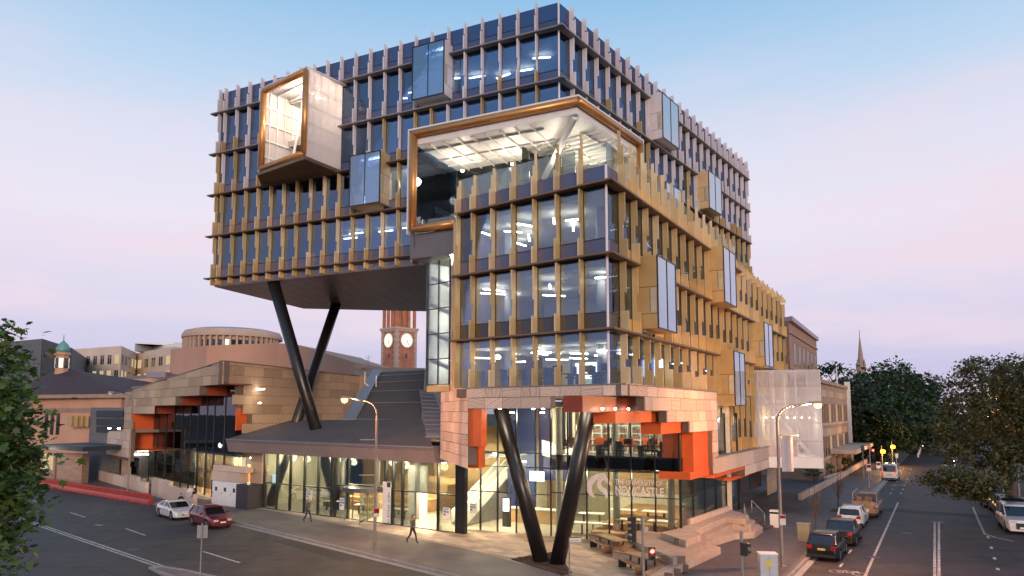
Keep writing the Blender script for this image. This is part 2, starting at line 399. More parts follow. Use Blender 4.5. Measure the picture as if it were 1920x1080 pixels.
M['blind'] = mat('blind_fabric', (.60, .60, .60), .8)

bays_TL = [bay_rect(TL, 1.2, (773, 86), (774, 186), (833, 77), (833, 177)), bay_rect(TL, 1.2, (656, 291), (656, 387), (713, 284), (713, 380))]
bays_TR = [bay_rect(TR, 1.3, (1240, 172), (1243, 257), (1272, 200), (1272, 280)), bay_rect(TR, 1.3, (1327, 315), (1330, 387), (1352, 341), (1353, 406)),
           bay_rect(TR, 1.3, (1247, 335), (1250, 410), (1277, 362), (1278, 432))]
bays_BR = [bay_rect(BR, 1.3, (1230, 476), (1234, 614), (1265, 498), (1268, 626)), bay_rect(BR, 1.3, (1355, 461), (1358, 567), (1378, 478), (1380, 575)),
           bay_rect(BR, 1.3, (1431, 602), (1435, 685), (1447, 612), (1450, 690)), bay_rect(BR, 1.3, (1375, 657), (1378, 760), (1395, 664), (1398, 762))]

# ---- tower
sL = [0] + [1.61 + 1.45 * k for k in range(22)]; TLen = sL[-1] + .7; sL.append(TLen)
sR = [0] + [1.4 + 1.75 * k for k in range(23)]; TRen = sR[-1]
PT = 37.12
# terrace mouth: frame stands 3 m proud of both walls
E3 = 3.0
m_s = TL.us(775, E3, 340); m_z1 = (TL.at(775, 243, E3)[1] + TL.at(1083, 185, E3)[1]) / 2; m_z0 = TL.at(775, 437, E3)[1]
mr_s = TR.us(1200, E3, 265)
mouthL = (-2, m_s, m_z0 - 1.9, m_z1 + .1); mouthR = (-2, mr_s, 18, m_z1 + .1)
print('mouth', m_s, m_z0, m_z1, mr_s)
# lantern box on the left wall, turned to the gold block's axes
q = TL.at(643, 158); lb = TL.p(q[0], 0, 0)
lt = Vector((math.sin(AZR1), math.cos(AZR1)))
# walk back along the gold block's axis until the front corner projects on u = 577
best = None
for k in range(0, 900):
    t = k * .02; pp = Vector((lb.x, lb.y)) - lt * t
    u = 960 + F * pp.x / (pp.y * math.cos(PITCH) + (33 - HC) * math.sin(PITCH))
    if best is None or abs(u - 577) < best[0]: best = (abs(u - 577), t, pp)
lan_c = best[2]; lan_side = best[1]
LF = Frame(lan_c, AZL1, -1); LR = Frame(lan_c, AZR1, 1)
lan_len = LF.us(489, 0, 240); lan_z1 = LF.at(577, 127)[1]; lan_z0 = LF.at(577, 291)[1]
print('lantern', lan_c, lan_side, lan_len, lan_z0, lan_z1)
lan_s0 = TL.at(643, 158)[0]; pl = LF.p(lan_len, 0, 0)
lan_s1 = lan_s0 + 6.6
lanR = (lan_s0 - .05, lan_s1, lan_z0 + .2, lan_z1 - .2)
core_up = MB()
def offs(dl, dr, sl0=0, sl1=0):
    """corner point of the tower moved in by dl (left wall) and dr (right wall)"""
    # solve o + n_l*dl and o + n_r*dr lines
    a = TL.p(0, dl, 0).xy; b = TR.p(0, dr, 0).xy
    t1, t2 = TL.t, TR.t; d = b - a; det = t1.x * (-t2.y) - t1.y * (-t2.x)
    k = (d.x * (-t2.y) - d.y * (-t2.x)) / det
    return a + t1 * k
def ring(dl, dr=None, lo=0, ro=0):
    dr = dl if dr is None else dr
    c = offs(dl, dr); l = TL.p(TLen - lo, dl, 0).xy; r = TR.p(TRen - ro, dr, 0).xy
    bk = TR.p(TRen - ro, -12, 0).xy; bl = TL.p(TLen - lo, -13.5, 0).xy
    kink = Vector((-9.4, 75.5))
    return [l, c, r, bk, kink, bl]
for z in LV[3:] + [37.0]:
    core_up.slab(ring(-.12), z - .55, z - .02)
core_up.slab([TL.p(TLen, -.12, 0).xy, TL.p(m_s + .1, -.12, 0).xy, TL.p(m_s + .1, -13, 0).xy, TL.p(TLen, -13, 0).xy], LV[2] - .55, LV[2] - .02)
core_up.slab([TL.p(TLen, -.12, 0).xy, TL.p(m_s + .1, -.12, 0).xy, TL.p(m_s + .1, -13, 0).xy, TL.p(TLen, -13, 0).xy], LV[1] - .55, LV[1] - .02)
core_up.slab([TR.p(mr_s + .3, -.12, 0).xy, TR.p(TRen, -.12, 0).xy, TR.p(TRen, -11, 0).xy, TR.p(mr_s + .3, -11, 0).xy], LV[2] - .55, LV[2] - .02)
core_up.slab([TR.p(mr_s + .3, -.12, 0).xy, TR.p(TRen, -.12, 0).xy, TR.p(TRen, -11, 0).xy, TR.p(mr_s + .3, -11, 0).xy], LV[1] - .55, LV[1] - .02)
up = core_up.build('floor_plates', M['ceil'], tower)
# inner core and end walls
cw = MB()
cin = offs(-6.5, -6.5)
cw.slab([TL.p(TLen - 2, -6.5, 0).xy, cin, TR.p(TRen - 2, -6.5, 0).xy, TR.p(TRen - 2, -7.5, 0).xy, offs(-7.5, -7.5), TL.p(TLen - 2, -7.5, 0).xy], LV[0], 36.4)
cw.build('core_wall', M['core_dark'], tower)
ew = MB(); ew.fbox(TL, TLen - .05, TLen, -13.4, -.06, 19.55, 37.1); ew.build('end_wall', M['spandrel_dark'], tower)
ew = MB(); ew.fbox(TR, TRen + .01, TRen + .2, -11, -.06, 12, 37.1); ew.build('end_wall', M['spandrel_dark'], tower)
# plant screen on the roof, set back
MB().slab([TL.p(26, -7, 0).xy, offs(-8, -8), TR.p(30, -8, 0).xy, TR.p(30, -10, 0).xy, TL.p(26, -10, 0).xy], 37.02, 37.9).build('roof_plant_screen', M['ledge_grey'], tower)
# soffit
so = MB(); so.slab([TL.p(TLen, .03, 0).xy, TL.p(-.5, .03, 0).xy, Vector((2, 70)), Vector((-9.4, 75.5)), Vector((-22.3, 73.5))], 19.28, 19.55); so.build('soffit', M['soffit'], tower)
jn = MB()
for k in range(1, 18): 
    a = TL.p(TLen * k / 18, -.3, 19.272); b = Vector((-22.3 + 24.3 * (1 - k / 18), 73, 19.272)); jn.prism([a, a + Vector((.03, 0, 0)), b + Vector((.03, 0, 0)), b], (0, 0, .006))
jn.build('soffit_joint', M['ledge'], tower)

def tk(s, z):
    if z > 33: return 's'
    if z > 31: return random.choice(['s', 's', 'sg', 's'])
    if z > 27: return random.choice(['sg', 's', 'sg', 'gp'])
    if z > 23: return random.choice(['g', 'g', 'gp', 'p'])
    return random.choice(['g', 'g', 'gp', 'p'])
def tg(s, z): return M['glass_blue'] if z > 22 else M['glass_blue']
def ts(s, z): return M['spandrel']
tled = lambda z: M['ledge_grey'] if z > 30 else M['ledge']
stT = [(19.5, 20.0, 'strip')] + [(LV[i], LV[i + 1], 'storey') for i in range(4)] + [(LV[4], PT, 'parapet')]
rL = [mouthL, lanR] + bays_TL; rR = [mouthR] + bays_TR
# the part of the left wall behind the gold block is hidden: left out below the terrace
rL.append((-2, TL.us(835, 0, 480), 15, 24.2)); 
facade(up, TL, sL, stT, rL, tk, tg, ts, (.58, .8), tled)
stR = [(16.2, 20.0, 'storey')] + [(LV[i], LV[i + 1], 'storey') for i in range(4)] + [(LV[4], PT, 'parapet')]
rR.append((-2, 22, 10, 22)); rR.append((22, 60, 10, 17))
facade(up, TR, sR, stR, rR, tk, tg, ts, (.58, .1), tled)
for r in bays_TL: bay_box(tower, TL, r, 1.2, M['silver'] if r[3] > 31 else M['gold_pale'], 'white flanked glass bay box' if r[3] > 31 else 'gold flanked glass bay box')
for i, r in enumerate(bays_TR): bay_box(tower, TR, r, 1.3, M['silver'] if i == 0 else M['gold_pale'], 'white flanked glass bay box' if i == 0 else 'gold flanked glass bay box')
# corner mullion
MB().tube(TL.p(0, .02, LV[2]), TL.p(0, .02, 37.1), .07, .07, 6).build('corner_mullion', M['silver'], tower)

# ---- terrace frame: copper tube all round, white lip, pale soffit with beams
fz0, fz1 = m_z0, m_z1
tf = MB(); rr = .27
cf = offs(E3, E3); cfb = Vector((cf.x, cf.y, 0))
def V3(p, z): return Vector((p[0], p[1], z))
pA0, pA1 = TL.p(m_s, E3, fz0 + rr), TL.p(m_s, E3, fz1 - rr); pB = V3(cf, fz1 - rr); pC1 = TR.p(mr_s, E3, fz1 - rr); pC0 = TR.p(mr_s, E3, 20.2)
pD = TL.p(TL.us(850, E3, 428), E3, fz0 + rr)
for a, b in ((pA0, pA1), (pA1, pB), (pB, pC1), (pC1, pC0), (pD, pA0)): tf.tube(a, b, rr, rr, 14)
fo = tf.build('terrace_frame', M['copper'], tower, smooth=True)
lip = MB()
lip.slab([TL.p(m_s + .45, E3 + .1, 0).xy, offs(E3 + .1, E3 + .1), TR.p(mr_s + .45, E3 + .1, 0).xy, TR.p(mr_s + .45, -.1, 0).xy, offs(-.1, -.1), TL.p(m_s + .45, -.1, 0).xy], fz1 + .02, fz1 + .14)
lip.fbox(TL, m_s + .38, m_s + .46, -.1, E3 + .1, fz0 - .05, fz1 + .02)
lip.fbox(TR, mr_s + .38, mr_s + .46, -.1, E3 + .1, 20.2, fz1 + .02)
lip.build('frame_lip', M['white'], fo)
MB().slab([TL.p(m_s + .4, E3 - .3, 0).xy, TL.p(6.0, E3 - .3, 0).xy, TL.p(6.0, -3, 0).xy, TL.p(m_s + .4, -3, 0).xy], fz0 - 1.75, fz0).build('terrace_floor', M['soffit'], fo)
so = MB(); DB = -3.2
so.slab([TL.p(m_s, E3 - .2, 0).xy, offs(E3 - .2, E3 - .2), TR.p(mr_s, E3 - .2, 0).xy, TR.p(mr_s, DB, 0).xy, offs(DB, DB), TL.p(m_s, DB, 0).xy], 27.40, fz1 - .05)
so.build('terrace_ceiling', M['terr'] if 'terr' in M else M['white'], fo)
bm_ = MB()
for k in range(1, 9):
    s = m_s * k / 9; bm_.fbox(TL, s - .03, s + .03, DB, E3 - .5, 27.24, 27.398)
for k in range(1, 9):
    s = mr_s * k / 9; bm_.fbox(TR, s - .03, s + .03, DB, E3 - .5, 27.24, 27.398)
for d in (1.6, -.4, -1.8):
    bm_.fbox(TL, .5, m_s, d - .03, d + .03, 27.26, 27.397); bm_.fbox(TR, .5, mr_s, d - .03, d + .03, 27.26, 27.397)
bm_.build('ceiling_beam', M['white'], fo)
st = MB(); st.tube(V3(offs(E3 - .5, E3 - .5), 27.35), V3(offs(DB + .3, DB + .3), 25.6), .22, .22, 10); st.build('strut', M['white'], fo)
# back glazing of the terrace and the dark storey behind it
n = 9
for k in range(n):
    a, b = m_s * k / n, m_s * (k + 1) / n
    MB().fbox(TL, a + .03, b - .03, DB - .03, DB, fz0 - 1.6, fz1 - .45).build('terrace_pane', M['glass_terr'], fo)
for k in range(7):
    a, b = mr_s * k / 7, mr_s * (k + 1) / 7
    MB().fbox(TR, a + .03, b - .03, DB - .03, DB, 20.2, fz1 - .45).build('terrace_pane', M['glass_terr'], fo)
MB().fbox(TL, m_s - .02, m_s + .1, DB, E3 - .3, fz0 - 1, fz1 - .4).build('terrace_side', M['glass_mid'], fo)
MB().fbox(TL, 0, m_s, -6.4, -6.3, 20, fz1).build('terrace_back_wall', mat('olive_grey_wall', (.16, .16, .14), .8), fo)
rb = MB(); rb.fbox(TL, 6.2, m_s - .3, E3 - .75, E3 - .72, fz0 + .02, fz0 + 1.1); rb.build('glass_rail', M['glass_clear'], fo)
cv = MB()
for d in (-1, -2.6): cv.fbox(TL, 0.5, m_s, d - .15, d + .15, fz0 + 2.2, fz0 + 2.35)
# lamps of the terrace: rows of small spots along the ceiling edge
def small_lamp(label, loc, r, m, energy, col, group, parent=None, spot=None):
    t = MB().lathe([(.0, 0), (r, 0), (r, .08), (.0, .08)], loc, 10)
    o = t.build('downlight', m); tag(o, label, 'downlight', group)
    if energy:
        l = bpy.data.lights.new('lamp_light', 'POINT'); l.energy = energy; l.color = col; l.shadow_soft_size = .3
        lo = bpy.data.objects.new('lamp_light', l); lo.location = Vector(loc) + Vector((0, 0, -.25)); link(lo, o)
    return o
for i, (f_, s, d) in enumerate([(TL, 12.5, -.5), (TL, 8, -.5), (TL, 4, -.8), (TL, .5, -.5), (TR, 3.5, -.5), (TR, 7, -.5)]):
    small_lamp('small round downlight under the pale terrace ceiling', f_.p(s, d, 26.2), .12, M['down'], 240, (1, .86, .68), 'terrace downlights')

# ---- lantern box
lan = MB(); th = .10
o = MB()
cop = MB(); r_ = .25
a0, a1 = LF.p(lan_len - r_, 0, lan_z0 + r_), LF.p(lan_len - r_, 0, lan_z1 - r_); b0, b1 = LF.p(r_, 0, lan_z0 + r_), LF.p(r_, 0, lan_z1 - r_)
for a, b in ((a0, a1), (a1, b1), (b1, b0), (b0, a0)): cop.tube(a, b, r_, r_, 12)
lo_ = cop.build('lantern_frame', M['copper'], tower, smooth=True)
dep = lan_side + .4
bk = lan_side + 3.4
MB().fbox(LR, .05, lan_side, -.06, 0.03, lan_z0, lan_z1).build('mesh_side', M['lantern_mesh'], lo_)
MB().fbox(LF, 0.0, lan_len, -lan_side * 1.0 - 5.0, .12, lan_z1 - .02, lan_z1 + .08).build('lantern_roof', M['lantern_mesh'], lo_)
MB().fbox(LF, lan_len - .05, lan_len + .06, -lan_side - 4.0, .12, lan_z0, lan_z1).build('mesh_side', M['lantern_mesh'], lo_)
MB().slab([LF.p(-.02, .12, 0).xy, LF.p(lan_len + .06, .12, 0).xy, TL.p(TL.us(490, 0, 330) , -.2, 0).xy, TL.p(lan_s0, -.2, 0).xy], lan_z0 - .28, lan_z0 - .02).build('lantern_floor', M['ledge'], lo_)
fr_ = MB()
for k in range(1, 5):
    z = lan_z0 + (lan_z1 - lan_z0) * k / 5; fr_.fbox(LR, .1, lan_side, -.16, -.10, z - .03, z + .03); fr_.fbox(LF, lan_len - .16, lan_len - .1, -lan_side - 3.5, -.3, z - .05, z + .05)
for k in range(1, 5):
    s = lan_side * k / 5; fr_.fbox(LR, s - .03, s + .03, -.17, -.11, lan_z0, lan_z1); fr_.fbox(LF, lan_len - .17, lan_len - .11, -s - .03, -s + .03, lan_z0, lan_z1)
for k in range(1, 5): fr_.fbox(LF, .2, lan_len - .2, -k * 1.3 - .05, -k * 1.3 + .05, lan_z1 - .22, lan_z1 - .05)
fr_.tube(LF.p(lan_len - .5, -2.5, lan_z0), LF.p(lan_len - 1.8, -2.8, lan_z1 - .2), .12, .12, 8)
fr_.build('lantern_framing', M['white'], lo_)
MB().fbox(LF, -.5, lan_len + .5, -lan_side - 2.2, -lan_side - 2.0, lan_z0, lan_z1).build('lantern_back_wall', M['white'], lo_)
MB().fbox(LF, .4, lan_len - .4, -.9, -.87, lan_z0 + .02, lan_z0 + 1.1).build('glass_rail', M['glass_clear'], lo_)
for k in (1.5, 3.2):
    small_lamp('small warm downlight inside the copper rimmed lantern box', LF.p(lan_len / 2, -k, lan_z1 - .35), .12, M['down'], 480, (1, .86, .66), 'lantern downlights')

# ---- V and X columns
def column(name, p0, p1, r, parent, label):
    o = MB().tube(p0, p1, r, r, 20).build(name, M['black'], parent, smooth=True); o['label'] = label; return o
colA = thing('crossed_columns', 'black steel columns crossing under the cantilevered blue glass tower', 'column', G(560, 955))
column('column', TL.p(TL.us(512, -.6, 532), -.6, 19.4), Vector((-14.8, 60.4, .02)), .50, colA, None or 'column leaning right towards its foot')
column('column', Vector((-18.0, 70.4, 19.4)), Vector((-21.6, 62.6, .02)), .50, colA, 'column leaning left towards its foot')
vb = G(1030, 1056)
colB = thing('v_columns', 'black steel V column under the sandstone corner, its foot in mulch', 'column', vb)
din = -1.4
column('column', BL.p(BL.us(1108, din, 748), din, 8.95), vb + Vector((.42, -.3, .03)), .43, colB, 'arm rising to the right')
column('column', BL.p(BL.us(938, din, 772), din, 8.5), vb + Vector((-.42, .3, .03)), .43, colB, 'arm rising to the left')

# ---- gold block
sBL = [0, 1.42] + [1.42 + 1.482 * k for k in range(1, 6)] + [10.0]
sBR = [0, 1.55]
while sBR[-1] < 45.5:
    s = sBR[-1]; sBR.append(s + (1.74 if s < 11 else 1.87 if s < 21 else 1.95 if s < 30 else 2.2 if s < 38 else 2.45))
BLen, BRen = sBL[-1], sBR[-1]
RAIL = 22.35
def bo(dl, dr):
    a = BL.p(0, dl, 0).xy; b = BR.p(0, dr, 0).xy; t1, t2 = BL.t, BR.t; d = b - a; det = t1.x * (-t2.y) - t1.y * (-t2.x)
    return a + t1 * ((d.x * (-t2.y) - d.y * (-t2.x)) / det)
fp = MB()
back = [BR.p(BRen, -9, 0).xy, Vector((6, 58)), BL.p(BLen, -12, 0).xy]
for z in LB[1:] + [LB[0]]:
    fp.slab([BL.p(BLen - .12, -.12, 0).xy, bo(-.12, -.12), BR.p(BRen, -.12, 0).xy] + back, z - .5, z - .02)
pl_ = fp.build('floor_plates', M['ceil'], block)
iw = MB(); iw.slab([BL.p(BLen - .3, -8.5, 0).xy, bo(-8.5, -6), BR.p(BRen - 1, -6, 0).xy, BR.p(BRen - 1, -6.3, 0).xy, bo(-8.8, -6.3), BL.p(BLen - .3, -8.8, 0).xy], LB[0], LB[3] - .5)
iw.build('core_wall', M['core'], block)
iw = MB(); iw.fbox(BL, BLen - .15, BLen - .02, -9, -.1, LB[0], LB[3]); iw.build('end_wall', M['stone_back'], block)
iw = MB(); iw.fbox(BR, BRen - .1, BRen, -9, -.1, 3, LB[3]); iw.build('end_wall', M['gold'], block)
iw = MB(); iw.fbox(BL, 1.2, 7.2, -8.2, -8.1, LB[0], LB[0] + 1.9); iw.build('inner_wall', M['mint'], block)
iw = MB(); iw.fbox(BL, 2.0, 9.0, -8.2, -8.1, LB[1], LB[1] + 1.9); iw.build('inner_wall', M['mint'], block)
iw = MB(); iw.fbox(BL, 7.4, 9.6, -8.2, -8.1, LB[0], LB[0] + 2.4); iw.build('inner_wall', M['cream'], block)
for z in LB[:3]:
    for (s, d) in ((1.6, -2.2), (8.6, -3.0)):
        MB().tube(BL.p(s, d, z), BL.p(s, d, z + 3.3), .28, .28, 14).build('inner_column', M['core'], block, smooth=True)
def bk_(s, z): return random.choice(['g', 'g', 'gp', 'p', 'g']) if z < 19 else random.choice(['p', 'p', 'gp'])
def bgl(s, z): return M['glass_mid']
def bspL(s, z): return M['spandrel_dark'] if 12 < z < 13 else M['spandrel']
def bspR(s, z): return M['gold'] if s > 1.5 else bspL(s, z)
stB = [(LB[0], LB[1], 'storey'), (LB[1], LB[2], 'storey'), (LB[2], LB[3], 'storey'), (LB[3], RAIL, 'rail')]
facade(pl_, BL, sBL, stB[1:], [], bk_, bgl, bspL, (.58, .35))
# lowest storey stands on the podium: full height glass
def low_storey(fr, ss, rects, z0=LB[0], z1=LB[1]):
    for i in range(len(ss) - 1):
        a, b = ss[i], ss[i + 1]
        if not inside(rects, a, b, z0 + 1, z1): slabpiece('glass_pane', pl_, fr, a + .035, b - .035, -.02, .02, z0 + .06, z1 - .12, M['glass_mid'])
        if not inside(rects, b - .1, b + .1, z0 + 1, z1): fin(pl_, fr, b, z0 + .03, z1 - z0 - .13, bk_(b, z0), random.randint(0, 2))
low_storey(BL, sBL, [])
rB = list(bays_BR)
rB += [(BR.us(1375, 0, 480), 60, 20.0, 23)]
facade(pl_, BR, sBR, stB[1:], rB, bk_, bgl, bspR, (.58, .1))
low_storey(BR, sBR, rB)
# the back half of the right wall carries on down below the podium line
sdn = [s for s in sBR if s > BR.us(1343, 0, 745) - .3]
facade(pl_, BR, sdn, [(5.0, LB[0], 'storey')], bays_BR, bk_, bgl, bspR, (0, 0))
# parapet fins of the far wing
for s in sBR:
    if s > BR.us(1375, 0, 480): 
        fin(pl_, BR, s, LB[3] + .045, .95, 'p', 0, True)
MB().fbox(BR, BR.us(1375, 0, 480), BRen, -.3, .0, LB[3] + .0, LB[3] + .55).build('parapet', M['gold'], block)
for r, lb_ in zip(bays_BR, ('large gold flanked bay box nearest the street corner', 'gold flanked bay box high on the side wall', 'small gold flanked bay box at the far end', 'gold flanked bay box above the sandstone')): bay_box(block, BR, r, 1.3, M['gold'], lb_)
MB().tube(BL.p(0, .02, LB[0]), BL.p(0, .02, LB[3] + 1.0), .07, .07, 6).build('corner_mullion', M['silver'], block)
# end of the left wall: stacked return fins seen edge on
for k, z in enumerate(LB[:3]):
    for j in range(3):
        slabpiece('return_fin', pl_, BL, BLen + .05 + j * .32, BLen + .28 + j * .32, -.6 - j * .9, .35 - j * .55, z + .2 + .5 * j, z + 3.3 - .35 * j, [M['gold'], M['gold_pale'], M['gold']][j])

MB().fbox(BL, BLen - .7, BLen + .12, -2.5, .32, 9.1, 9.67).build('fin_base', M['gold'], block)
# glazed stair link between tower and block
s0, s1 = 800, 842
Yk = 50.0
k0 = AY(800, 722, Yk); k1 = AY(842, 722, Yk - 1.6); kz1 = 19.3
kf = Frame(Vector((k1.x, k1.y)), math.atan2(k0.x - k1.x, k0.y - k1.y), -1); kl = (k0 - k1).xy.length
link_t = tag(MB().fbox(kf, 0, kl, -6, 0, k0.z - .5, k0.z - .05).build('stair_link', M['gold']), 'tall white lit glazed stair link with gold base beside the gold block', 'stair tower')
for i in range(2):
    for j in range(5):
        z0 = k0.z + (kz1 - k0.z) * j / 5; z1 = k0.z + (kz1 - k0.z) * (j + 1) / 5
        MB().fbox(kf, kl * i / 2 + .03, kl * (i + 1) / 2 - .03, -.03, 0, z0 + .03, z1 - .03).build('glass_pane', M['glass_clear'], link_t)
MB().fbox(kf, .05, kl + 1.5, -5.6, -5.5, k0.z, kz1).build('back_wall', M['white'], link_t)
MB().fbox(kf, kl - .12, kl - .03, -5.5, -.1, k0.z, kz1).build('side_lining', M['white'], link_t)
MB().fbox(kf, kl - .02, kl + .12, -6, .02, k0.z - .5, kz1).build('side_cladding', M['soffit'], link_t)
g_ = MB(); 
for j in range(6):
    z = k0.z + (kz1 - k0.z) * j / 5; g_.fbox(kf, 0, kl, -.05, .02, z - .03, z + .03)
for s in (0, kl / 2, kl): g_.fbox(kf, s - .03, s + .03, -.06, .03, k0.z, kz1)
g_.build('glazing_bar', M['mullion'], link_t)
fl = MB()
for j in range(5):
    z = k0.z + .6 + 2.0 * j; a = kf.p(.2, -1.9, z); b = kf.p(kl - .2, -.5, z + 1.1); fl.prism([a, a + Vector((0, 0, .25)), b + Vector((0, 0, .25)), b], kf.n.to_3d() * .5)
fl.build('stair_flight', M['concrete'], link_t)
for j in range(3):
    small_lamp('small round downlight in the white stair link', kf.p(kl / 2, -1.6, k0.z + 1.8 + 3.3 * j), .1, M['down'], 420, (1, .95, .84), 'stair link downlights')

# ---- ceiling strip lights, screens and desks on the lit storeys
def strip(label, group, fr, s, d, z, L_, ang, m=None):
    o = MB().box(-L_ / 2, L_ / 2, -.05, .05, -.03, .03).build('strip_light', m or M['strip']); o.location = fr.p(s, d, z); o.rotation_euler = (0, 0, fr.rz + ang)
    return tag(o, label, 'ceiling light', group)
rs = random.Random(3)
names = ['on the lowest gold storey', 'on the middle gold storey', 'on the top gold storey']
for k, z in enumerate(LB[:3]):
    zc = [LB[1], LB[2], LB[3]][k] - .75
    for s in (1.0, 2.9, 4.6, 6.2, 7.9, 9.2):
        for d in ((-1.6, -4.4) if k else (-1.8, -5)):
            if rs.random() < .88: strip('slim white ceiling strip light ' + names[k], 'strip lights ' + names[k], BL, s + rs.uniform(-.4, .4), d + rs.uniform(-.8, .8), zc - rs.uniform(0, .25), rs.uniform(1.0, 1.7), rs.choice([.2, 1.2, -1.0, 1.6, .9]))
    for s in range(6, 44, 5):
        strip('slim white strip light behind the right hand gold fins ' + names[k], 'strip lights behind side fins ' + names[k], BR, s, -1.8, zc, 1.5, rs.choice([.2, 1.2]))
for k in range(3):
    z = [31.3, 27.53, 23.78][k]
    for s in range(8):
        ss_ = 14 + s * 2.2 + rs.uniform(-.5, .5) if k else 2 + s * 1.9
        strip('slim white ceiling strip light behind the blue tower glass', 'strip lights in the tower', TL, ss_, -2.2 + rs.uniform(-.8, .8), z - .8 + (3.77 if k == 0 else 0), 1.3, rs.choice([.1, .3, -.2]))
for s in range(10, 38, 4):
    for z in (31.3, 27.5): strip('slim white strip light behind the right hand tower glass', 'strip lights in the tower side', TR, s, -1.6, z + 3.0, 1.2, .3)
for i, (s, w_) in enumerate(((5.6, 1.5), (1.0, 1.3))):
    o = MB().fbox(BL, s - w_ / 2, s + w_ / 2, -7.2, -7.1, LB[0] + .75, LB[0] + 1.75).build('wall_screen', M['screen']); tag(o, ['glowing white screen on the mint wall of the lowest gold storey', 'glowing white screen near the glass corner of the lowest gold storey'][i], 'screen')
def workchair():
    b = MB(); b.box(-.25, .25, -.25, .25, .42, .5); b.box(-.24, .24, .2, .27, .55, 1.05); b.tube((0, 0, .05), (0, 0, .42), .04)
    for a in range(5): b.tube((0, 0, .08), (.3 * math.cos(a * 1.257), .3 * math.sin(a * 1.257), .04), .025, .02, 5)
    return b.mesh('office_chair', M['dark'])
wc = workchair()
dk = MB(); dk.box(-.8, .8, -.38, .38, .70, .74); 
for x in (-.74, .74): dk.box(x - .03, x + .03, -.34, .34, 0, .70)
dk.box(-.3, .3, .1, .14, .82, 1.2); dk.box(-.04, .04, .1, .16, .74, .85)
dkm = dk.mesh('desk', M['dark'])
for k, z in enumerate(LB[:2]):
    for i in range(6):
        s = .9 + i * 1.55
        o = inst('desk', dkm, None, BL.p(s, -1.5 - (i % 2) * .8, z + (.01)), BL.rz + rs.uniform(-.2, .2)); tag(o, 'dark desk with a monitor behind the glass ' + names[k], 'desk', 'desks ' + names[k])
        o = inst('office_chair', wc, None, BL.p(s + .3, -.8, z + .01), rs.uniform(0, 6)); tag(o, 'black swivel chair behind the glass ' + names[k], 'chair', 'swivel chairs ' + names[k])
